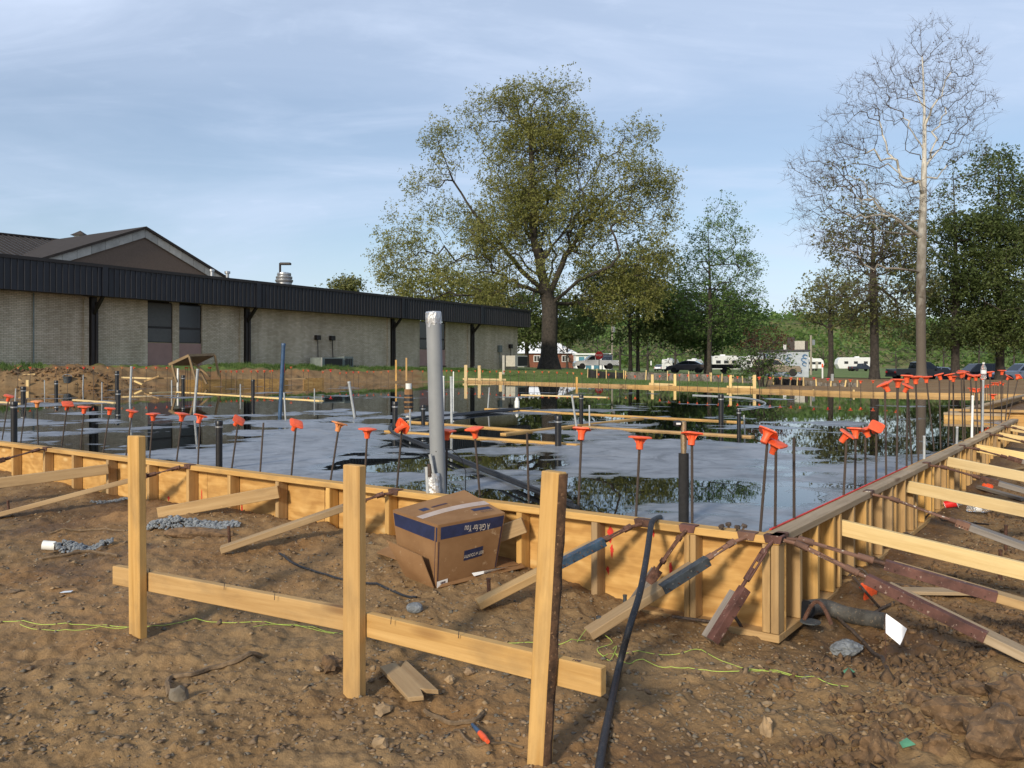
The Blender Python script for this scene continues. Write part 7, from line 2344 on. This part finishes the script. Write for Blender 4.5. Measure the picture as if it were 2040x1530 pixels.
drape([(520, 1310), (470, 1322), (420, 1334), (380, 1348), (345, 1352), (333, 1366), (338, 1388)], 0.012, 'root', 'root', 'thick dirty root on the ground left of the middle post', 'root', 0.5)
drape([(845, 1418), (880, 1436), (915, 1445), (945, 1438), (962, 1424)], 0.009, 'root', 'root', 'thin curved root beside the notched board', 'root', 0.8)
drape([(905, 1458), (930, 1478), (960, 1486), (1000, 1482), (1042, 1492)], 0.005, 'root', 'root', 'thin straw root near the orange knife', 'root', 0.8)
drape([(1640, 1205), (1690, 1258), (1728, 1300), (1768, 1342)], 0.009, 'rebar', 'steel_rod', 'steel rod slanting over dirt from the corner pipe', 'rod', 2.0)
drape([(1722, 1232), (1750, 1222), (1790, 1205), (1830, 1190)], 0.010, 'rebar', 'steel_rod', 'dark rod crossing the dirt right of the corner', 'rod', 1.0)
drape([(100, 1065), (150, 1060), (205, 1056), (250, 1060)], 0.007, 'root', 'root', 'dark twig above the grey concrete crumbs at left', 'root', 0.8)
drape([(1195, 1340), (1205, 1362), (1200, 1385), (1222, 1400)], 0.010, 'root', 'root', 'pale root stub beside the ledger end', 'root', 0.7)
rod('steel_rod', [PD(1700, 1150, 4.55), PD(1725, 1180, 4.35), PG(1752, 1212, .01)], 0.007, 'rebar', 'short leaning rod under the lower corner brace', 'rod')
# corrugated drain pipe at the corner
t = thing('drain_pipe', 'grey black drain pipe lying on dirt right of the slab corner', 'pipe', PG(1680, 1235))
MB().tube(smooth_path([PD(1600, 1214, 4.28), PG(1640, 1226, .045), PG(1690, 1240, .04), PG(1765, 1252, .035)], 5), 0.042, 14).build('tube', m_plain('muddy_pipe', (0.085, 0.082, 0.075), 0.7, 0, 0.4, 14, 0.3, speck=((0.22, 0.17, 0.12), 0.58)), t, smooth=True)
MB().tube([PD(1598, 1213, 4.30), PD(1606, 1216, 4.26)], 0.050, 14).build('coupling', M['black_pipe'], t, smooth=True)
q0 = on_right(1590); q0.z = 0.05
t = thing('form_tie', 'bent rod with round washer on the corner bottom plate', 'rod', q0)
MB().tube(arc(q0 + RO * .03, q0 + RO * .16, 0.10), 0.010, 8).build('rod', M['rust'], t, smooth=True)
MB().lathe([(0.05, 0), (0.05, .006)], 16, q0 + RO * .06 - V((0, 0, .008))).build('washer', M['grey_steel'], t)

# ------------------------------------------------------------------ rubbish and stones
def lump(name, P, size, mat, label, cat, seed, sub_=3, rough=0.35, sq=(1, 1, 1), rot=0.0, sink=0.25, freq=2.2, fine=0.0, group=None):
    bm = bmesh.new()
    bmesh.ops.create_icosphere(bm, subdivisions=sub_, radius=1.0)
    r = random.Random(seed)
    o = (r.uniform(0, 50), r.uniform(0, 50), r.uniform(0, 50))
    from mathutils import noise as mn
    for v in bm.verts:
        n_ = mn.noise(v.co * freq * 0.5 + V(o)) * rough + mn.noise(v.co * freq * 1.6 + V(o)) * rough * .45
        if fine:
            n_ += mn.noise(v.co * 7 + V(o)) * fine + mn.noise(v.co * 15 + V(o)) * fine * .6
        v.co *= 1 + n_
        v.co = V((v.co.x * sq[0], v.co.y * sq[1], v.co.z * sq[2])) * size
    m = bpy.data.meshes.new(name)
    bm.to_mesh(m)
    bm.free()
    return tag(link(name, m, M[mat], None, Mx.Translation(P + V((0, 0, size * sq[2] * (1 - 2 * sink)))) @ Mx.Rotation(rot, 4, 'Z')), label, cat, group)
# set concrete spill
def crust(P, L, W, H, ang, n, smin, smax, label, seed):
    r = random.Random(seed)
    bm = bmesh.new()
    bmesh.ops.create_icosphere(bm, subdivisions=1, radius=1.0)
    bv = [v.co.copy() for v in bm.verts]; bf_ = [[v.index for v in f.verts] for f in bm.faces]
    bm.free()
    mb = MB()
    ca, sa_ = math.cos(ang), math.sin(ang)
    for _ in range(n):
        u, v = r.uniform(-1, 1), r.uniform(-1, 1)
        if u * u + v * v > 1.0 + 0.15 * r.random():
            continue
        x, y = u * L / 2, v * W / 2
        px_, py_ = P.x + x * ca - y * sa_, P.y + x * sa_ + y * ca
        z = GZ(px_, py_) + H * (1 - v * v) * (0.55 + 0.45 * math.sin(u * 3 + seed)) * r.uniform(0.5, 1.0)
        q = r.uniform(smin, smax)
        mb.add([V((px_, py_, z)) + V((c.x * q * r.uniform(.75, 1.3), c.y * q * r.uniform(.75, 1.3), c.z * q * r.uniform(.6, 1.0))) for c in bv], bf_)
    return tag(mb.build('concrete_crust', M['concrete_scrap'], None), label, 'concrete spill')
crust(PG(388, 1050), 0.66, 0.17, 0.075, -0.06, 950, 0.005, 0.017, 'long crust of grey spilled concrete resting on dirt by the left post', 3)
crust(PG(168, 1092), 0.34, 0.15, 0.055, 0.25, 480, 0.005, 0.014, 'lump of grey concrete crumbs beside the white pipe end', 4)
crust(PG(220, 1000), 0.34, 0.12, 0.03, 0.2, 240, 0.004, 0.013, 'grey concrete crumbs against the left of the front form', 5)
lump('concrete_crust', PG(826, 1218), 0.035, 'concrete_scrap', 'small round grey stone of concrete by the level board', 'concrete spill', 6, 3, 0.15, (1.2, 1.0, 0.8), 0.2, 0.2)
lump('concrete_crust', PG(1685, 1300), 0.06, 'concrete_scrap', 'grey green concrete lump in the wet corner', 'concrete spill', 7, 4, 0.2, (1.5, 0.9, 0.6), 0.5, 0.2, 2.5, 0.08)
lump('soil_chunk', PG(400, 1068), 0.10, 'clod', 'dark earth chunk under the concrete crust', 'dirt clod', 8, 3, 0.3, (2.2, .7, .45), -.1, 0.35)
P = PG(97, 1096, 0.03)
t = thing('pipe_coupling', 'white plastic pipe end stuck in concrete crumbs', 'pipe', P)
MB().lathe([(0.030, -0.04), (0.030, 0.035), (0.025, 0.036), (0.025, -0.02)], 18).build('tube', M['pvc_white'], t, smooth=True, world=Mx.Translation(P) @ Mx.Rotation(-1.45, 4, 'Y') @ Mx.Rotation(.2, 4, 'X'))
# notched board offcut
o = [(-0.155, -0.04), (-0.155, 0.012), (-0.105, 0.012), (-0.150, 0.045), (0.145, 0.045), (0.10, 0.006), (0.155, -0.004), (0.135, -0.045)]
a, b = PG(782, 1345, 0.0), PG(846, 1410, 0.0)
nz_ = len(o)
mb = MB()
mb.add([V((x, y, -0.009)) for x, y in o] + [V((x, y, 0.009)) for x, y in o], [tuple(range(nz_))[::-1], tuple(range(nz_, 2 * nz_))] + [(i, (i + 1) % nz_, (i + 1) % nz_ + nz_, i + nz_) for i in range(nz_)])
cen_ = (a + b) / 2
wm_ = frame(a, b)
sc_ = (b - a).length / 0.30
tag(mb.build('board_offcut', M['lumber_tan'], None, world=Mx.Translation(V((cen_.x, cen_.y, GZ(cen_.x, cen_.y) + 0.032))) @ wm_.to_3x3().to_4x4() @ Mx.Rotation(0.10, 4, 'X') @ Mx.Diagonal((sc_, sc_ * 1.1, 1, 1)), bevel=0.0015), 'flat notched board offcut lying on the dirt between two posts', 'board')
# utility knife / marker with orange end
a, b = PG(941, 1450, 0.012), PG(972, 1486, 0.014)
t = thing('marker_pen', 'navy and orange marker lying in the dirt', 'marker', a)
m_ = a.lerp(b, 0.5)
MB().tube([a, a.lerp(b, .3), m_], [0.006, 0.008, 0.008], 10).build('barrel', M['blue_pipe'], t, smooth=True)
MB().tube([m_, m_.lerp(b, .5), b], [0.0095, 0.011, 0.007], 10).build('orange_cap', M['orange'], t, smooth=True)
# white survey flag
fd = 3.55
fp = V(((1765 - CX) / F * fd, fd, 0))
t = thing('survey_flag', 'small white flag on a thin wire in the dirt at right', 'flag', lift(fp, GZ(fp.x, fd)))
MB().tube([lift(fp, GZ(fp.x, fd) - .05), PD(1763, 1222, fd)], 0.0016, 6).build('wire', M['rust'], t)
q = [PD(1763, 1259, fd), PD(1790, 1283, fd - .02), PD(1809, 1254, fd + .02), PD(1768, 1224, fd)]
nvv = []
mb = MB()
NU = 8
for j in range(5):
    for i in range(NU + 1):
        u, v = i / NU, j / 4
        p = bil(q, u, v)
        p.y += 0.014 * math.sin(u * 5 + v * 2)
        nvv.append(p)
mb.add(nvv, [(j * (NU + 1) + i, j * (NU + 1) + i + 1, (j + 1) * (NU + 1) + i + 1, (j + 1) * (NU + 1) + i) for j in range(4) for i in range(NU)])
mb.build('cloth', M['white_cloth'], t, smooth=True)
# bottle on the white pipe
def bottle(P, R, label, s=1.0):
    t = thing('water_bottle', label, 'bottle', P)
    W_ = Mx.Translation(P) @ R @ Mx.Diagonal((s, s, s, 1))
    MB().lathe([(0.020, 0), (0.032, 0.004), (0.033, 0.05), (0.031, 0.055), (0.033, 0.06), (0.033, 0.13), (0.029, 0.155), (0.013, 0.185), (0.012, 0.20)], 18).build('bottle_body', M['clear'], t, smooth=True, world=W_)
    MB().lathe([(0.0335, 0.072), (0.0335, 0.115)], 18, cap=False).build('paper_label', M['paper'], t, smooth=True, world=W_)
    MB().lathe([(0.0145, 0.195), (0.0145, 0.212)], 14).build('bottle_cap', M['pvc_white'], t, smooth=True, world=W_)
Pb = PZ(1957, 864, Z_SLAB)
bottle(PD(1959.5, 756, Pb.y), Mx.Identity(4), 'clear water bottle standing on top of a pipe among orange caps', 1.0)
bottle(PG(1925, 1020, 0.035), Mx.Rotation(math.pi / 2, 4, 'Y') @ Mx.Rotation(.3, 4, 'X'), 'clear water bottle lying on the dirt at right', 1.0)
P = PG(1893, 1014, 0.05)
t = thing('paper_cup', 'crushed red cup with white rim under the pale brace', 'cup', P)
Rc = Mx.Rotation(1.2, 4, 'Y') @ Mx.Rotation(.4, 4, 'X')
MB().lathe([(0.030, -0.05), (0.045, 0.05), (0.042, 0.05), (0.028, -0.045)], 16).build('cup_body', M['red_cap'], t, smooth=True, world=Mx.Translation(P) @ Rc)
MB().lathe([(0.044, 0.048), (0.048, 0.052), (0.044, 0.056)], 16, cap=False).build('rim', M['paper'], t, smooth=True, world=Mx.Translation(P) @ Rc)
MB().lathe([(0.030, -0.051), (0.031, -0.04)], 14).build('cup_base', M['paper'], t, smooth=True, world=Mx.Translation(P) @ Rc)
def loose_cap(px, py, rx, ry, label, z=0.03):
    tag(link('safety_cap', CAP['orange'], None, None, Mx.Translation(PG(px, py, z)) @ Mx.Rotation(rx, 4, 'X') @ Mx.Rotation(ry, 4, 'Y')), label, 'rebar cap', 'loose orange caps')
loose_cap(1733, 1188, 1.9, 0.5, 'loose orange cap on the wet dirt by the right form')
loose_cap(1967, 977, 0.3, 2.2, 'loose orange cap on dirt beyond the red cup')
lump('plastic_wrap', PG(1908, 1006), 0.045, 'clear', 'crumpled clear plastic behind the red cup', 'wrapper', 17, 3, 0.5, (1.2, .8, .8))
# weathered board scraps on the right
def scrap(p0, p1, w, tk, mat, label, z=0.02, tilt=0.0):
    a, b = PG(*p0, z), PG(*p1, z)
    tag(board('scrap_board', a, b, w, tk, M[mat], None, up=V((tilt, 0, 1))), label, 'board', 'scrap boards')
scrap((1772, 1188), (1960, 1190), 0.10, 0.02, 'lumber_dusty', 'flat dusty board lying on dirt under the corner braces', .03)
scrap((1950, 975), (2040, 1000), 0.06, 0.03, 'lumber_grey', 'dark weathered strip on the right bank', .02)
scrap((2000, 905), (2040, 915), 0.05, 0.02, 'paper', 'thin white strip on the far right bank', .02)
scrap((1960, 950), (2040, 935), 0.03, 0.02, 'lumber_old', 'thin stick on the far right bank', .02)
for i, (px, py) in enumerate(((1690, 1346), (1806, 1492))):
    P = PG(px, py, 0.012)
    sheet([P + V((-.022, -.02, 0)), P + V((.024, -.012, .008)), P + V((.012, .024, .014)), P + V((-.018, .012, .004))], 'torn_leaf', 'green_leaf', None, 3, 3, 0.001, 0.004)
    ob = bpy.data.objects[-1] if False else None
for o_ in list(COL.objects):
    if o_.name.startswith('torn_leaf') and 'label' not in o_:
        k_ = 'upper' if o_.name == 'torn_leaf' else 'lower'
        tag(o_, '%s of two torn green leaves on the dirt at lower right' % k_, 'leaf', 'torn green leaves')
P = PG(132, 1186, 0.01)
o_ = sheet([P + V((-.03, -.012, 0)), P + V((.03, -.010, .004)), P + V((.03, .014, .006)), P + V((-.02, .016, .002))], 'litter_scrap', 'mural_wall', None, 3, 3, 0.001, 0.003)
tag(o_, 'scrap of pale blue film on the dirt at left', 'litter')
# rocks one can pick out
ROCKS = [(358, 1395, .034, 'stone_grey', (1.0, .8, 1.1), 'square grey rock at the end of the root'), (1527, 1462, .030, 'stone_tan', (0.75, .7, 1.35), 'upright tan rock shaped like a peanut, lower right'), (1905, 1440, .075, 'clod', (1.25, .9, .8), 'big brown dirt clod at lower right'),
         (1995, 1490, .110, 'clod', (1.2, .9, .9), 'largest dirt clod in the bottom right corner'), (1750, 1510, .060, 'clod', (1.0, .9, .9), 'round dirt clod at the bottom edge, right'), (1870, 1490, .045, 'clod', (1.2, .9, .8), 'dirt clod between two larger ones at lower right'),
         (2020, 1400, .085, 'clod', (1.0, 1, .8), 'dirt clod on the right picture edge'), (1300, 1268, .018, 'stone_tan', (1.3, 1, .5), 'flat tan stone below the grey angle iron'), (764, 1420, .030, 'stone_tan', (1.4, .9, .8), 'tan rock left of the notched board'), (633, 1336, .016, 'stone_tan', (1.6, .7, .7), 'pale yellow stone chip left of the middle post'),
         (1528, 1405, .016, 'stone_tan', (1.4, 1, .6), 'flat tan stone below the strings'), (660, 1330, .045, 'clod', (1.3, 1, .8), 'earth lump at the foot of the middle post'), (1452, 1332, .014, 'stone_tan', (1.2, 1, .7), 'small tan stone between two strings'), (1660, 1335, .03, 'clod', (1.5, 1, .6), 'earth lump below the drain pipe'),
         (1940, 1380, .05, 'clod', (1.2, 1, .7), 'crumbly clod right of the flag wire'), (1830, 1400, .04, 'clod', (1.2, 1, .7), 'brown clod behind the flag wire'), (896, 1358, .02, 'stone_tan', (1, 1, .8), 'pale pebble behind the notched board'), (935, 1342, .022, 'stone', (1, 1, .8), 'brown stone behind the notched board'),
         (757, 1490, .030, 'stone_tan', (1.1, 1, .8), 'tan stone at the bottom edge'), (956, 1424, .014, 'stone_tan', (.8, .8, 1.2), 'small pale stone in the curl of a root'), (30, 1180, .02, 'stone', (1.4, 1, .6), 'brown stone at the left edge'), (280, 1240, .0, 'stone', (1, 1, 1), '')]
for i, (px, py, s_, m_, sq, lab) in enumerate(ROCKS):
    if s_ <= 0:
        continue
    lump('rock' if m_ != 'clod' else 'dirt_clod', PG(px, py), s_, m_, lab, 'rock' if m_ != 'clod' else 'dirt clod', 40 + i, 2 if m_ != 'clod' else 3, 0.55, sq, i * 1.3, 0.25 if m_ != 'clod' else .36, 2.8, 0.0 if m_ != 'clod' else 0.10)
# pebbles and crumbs
def pebbles(name, label, n, xy, smin, smax, mat, seed, flat=0.6):
    r = np.random.default_rng(seed)
    x, y = xy(r, n)
    n = len(x)
    z = gz(x, y)
    base = np.array([[0, 0, 1], [.9, .1, .1], [.2, .95, -.1], [-.85, .3, .15], [-.3, -.9, .05], [.5, -.75, .0], [0, 0, -1]])
    fs = np.array([[0, 1, 2], [0, 2, 3], [0, 3, 4], [0, 4, 5], [0, 5, 1], [6, 2, 1], [6, 3, 2], [6, 4, 3], [6, 5, 4], [6, 1, 5]])
    s = smin + (smax - smin) * r.random(n) ** 3
    V_ = base[None] * (1 + r.normal(size=(n, 7, 3)) * 0.38)
    sc = np.stack([s * r.uniform(.8, 1.5, n), s * r.uniform(.7, 1.1, n), s * r.uniform(.3, .9, n) * flat * 1.3], 1)
    V_ = V_ * sc[:, None, :]
    a = r.uniform(0, 6.28, n)
    ca, sa_ = np.cos(a)[:, None], np.sin(a)[:, None]
    X = V_[..., 0] * ca - V_[..., 1] * sa_ + x[:, None]
    Y = V_[..., 0] * sa_ + V_[..., 1] * ca + y[:, None]
    tl = r.normal(size=n)[:, None] * .25
    Z = V_[..., 2] + tl * V_[..., 0] + z[:, None] + (s * .12)[:, None]
    v = np.stack([X, Y, Z], -1).reshape(-1, 3)
    f = (fs[None] + (np.arange(n) * 7)[:, None, None]).reshape(-1, 3)
    return tag(link(name, arrays_mesh(name, v, f, M[mat])), label, 'gravel', kind='stuff')
def xy_near(r, n):
    d = 1.9 + 8.0 * r.random(n * 3) ** 1.7
    px = r.uniform(-120, 2160, n * 3)
    x = (px - CX) / F * d
    k = (sdf(x, d) > 0.03) & (vnoise(x * 1.6, d * 1.6, 9) * .6 + vnoise(x * 5, d * 5, 29) * .4 > 0.46)
    return x[k][:n], d[k][:n]
pebbles('gravel', 'brown stone chips scattered over the foreground dirt', 7500, xy_near, 0.0028, 0.017, 'stone', 1)
pebbles('gravel', 'tan stone chips scattered over the foreground dirt', 3200, xy_near, 0.003, 0.016, 'stone_tan', 2)
pebbles('gravel', 'grey stone chips scattered over the foreground dirt', 3200, xy_near, 0.003, 0.017, 'stone_grey', 3)
def xy_clod(r, n):
    d = r.uniform(2.2, 4.2, n * 3)
    px = 1500 + 620 * r.random(n * 3) ** .7
    x = (px - CX) / F * d
    k = (sdf(x, d) > 0.25) & (vnoise(x * 3, d * 3, 19) > 0.42)
    return x[k][:n], d[k][:n]
pebbles('gravel', 'crumbled dirt clods at lower right', 2600, xy_clod, 0.006, 0.030, 'clod', 4, 1.0)
def xy_right(r, n):
    d = r.uniform(4.0, 11, n * 3)
    px = r.uniform(1700, 2140, n * 3)
    x = (px - CX) / F * d
    k = (sdf(x, d) > 0.3) & (x > 1.5)
    return x[k][:n], d[k][:n]
pebbles('gravel', 'dirt crumbs along the right trench', 2200, xy_right, 0.006, 0.028, 'clod', 5, 1.0)
def xy_mound(r, n):
    c = far(160, 32.0)
    x = c.x + r.normal(size=n) * 1.6; y = c.y + r.normal(size=n) * .8
    k = sdf(x, y) > 0.1
    return x[k], y[k]
pebbles('gravel', 'clods on the dirt mound before the brick building', 900, xy_mound, 0.02, 0.10, 'clod', 6, 1.0)

# ------------------------------------------------------------------ far left: plank table, planks, bucket
d = 33.0
t = thing('plank_table', 'rough slanted plank table standing behind the far slab edge', 'table', PD(385, 768, d))
c4 = [PD(336, 726.5, d - .6), PD(388, 726, d + .9), PD(428, 706, d + .9), PD(376, 708, d - .6)]
sheet(c4, 'table_top', 'lumber_old', t, 4, 4, 0.10)
for (p, q, dd) in (((343, 727), (352, 762), -.6), ((377, 710), (392, 765), -.6), ((428, 708), (437, 752), .9), ((399, 740), (412, 765), .4), ((384, 722), (418, 750), .2)):
    board('leg', PD(*p, d + dd), PD(*q, d + dd), 0.10, 0.07, M['lumber_old'], t)
def farplank(p, q, dd, w, mat, label):
    tag(board('loose_plank', PD(p[0], p[1], dd), PD(q[0], q[1], dd), w, 0.06, M[mat]), label, 'board', 'loose planks on the far bank')
farplank((0, 750), (71, 746), 31.5, 0.10, 'lumber_pale', 'pale plank on the bank at the left picture edge')
farplank((0, 761), (33, 772), 30.6, 0.12, 'lumber_tan', 'tan plank leaning at the left picture edge')
farplank((38, 755), (56, 768), 30.8, 0.10, 'lumber_tan', 'short tan plank leaning before the dirt mound')
tag(board('loose_plank', PD(55, 771, 30.5), PD(55, 757, 30.5), 0.10, 0.06, M['lumber_pale']), 'upright pale block before the dirt mound', 'board')
farplank((243, 752), (305, 754), 33.0, 0.12, 'lumber_pale', 'pale plank lying on the bank right of the mound')
farplank((288, 760), (318, 749), 32.8, 0.10, 'lumber_tan', 'tan plank leaning over another on the bank')
farplank((306, 754), (345, 753), 33.0, 0.10, 'lumber_old', 'dark plank left of the plank table')
farplank((268, 759), (284, 766), 32.7, 0.12, 'lumber_pale', 'short broken pale plank on the bank')
farplank((560, 756), (610, 754), 36.4, 0.12, 'lumber_old', 'dark board on the red dirt bank')
P = PD(134, 760, 31.2)
t = thing('bucket', 'dark bucket half buried in the dirt mound', 'bucket', P)
MB().lathe([(0.12, -.05), (0.16, .18), (0.17, .19), (0.15, .185), (0.11, -.03)], 16).build('bucket_body', M['grey_steel'], t, smooth=True, world=Mx.Translation(P))
MB().tube([P + V((math.cos(a) * .17, -.02, .18 + math.sin(a) * .08)) for a in np.linspace(0, math.pi, 9)], 0.012, 6).build('handle', M['galv'], t)
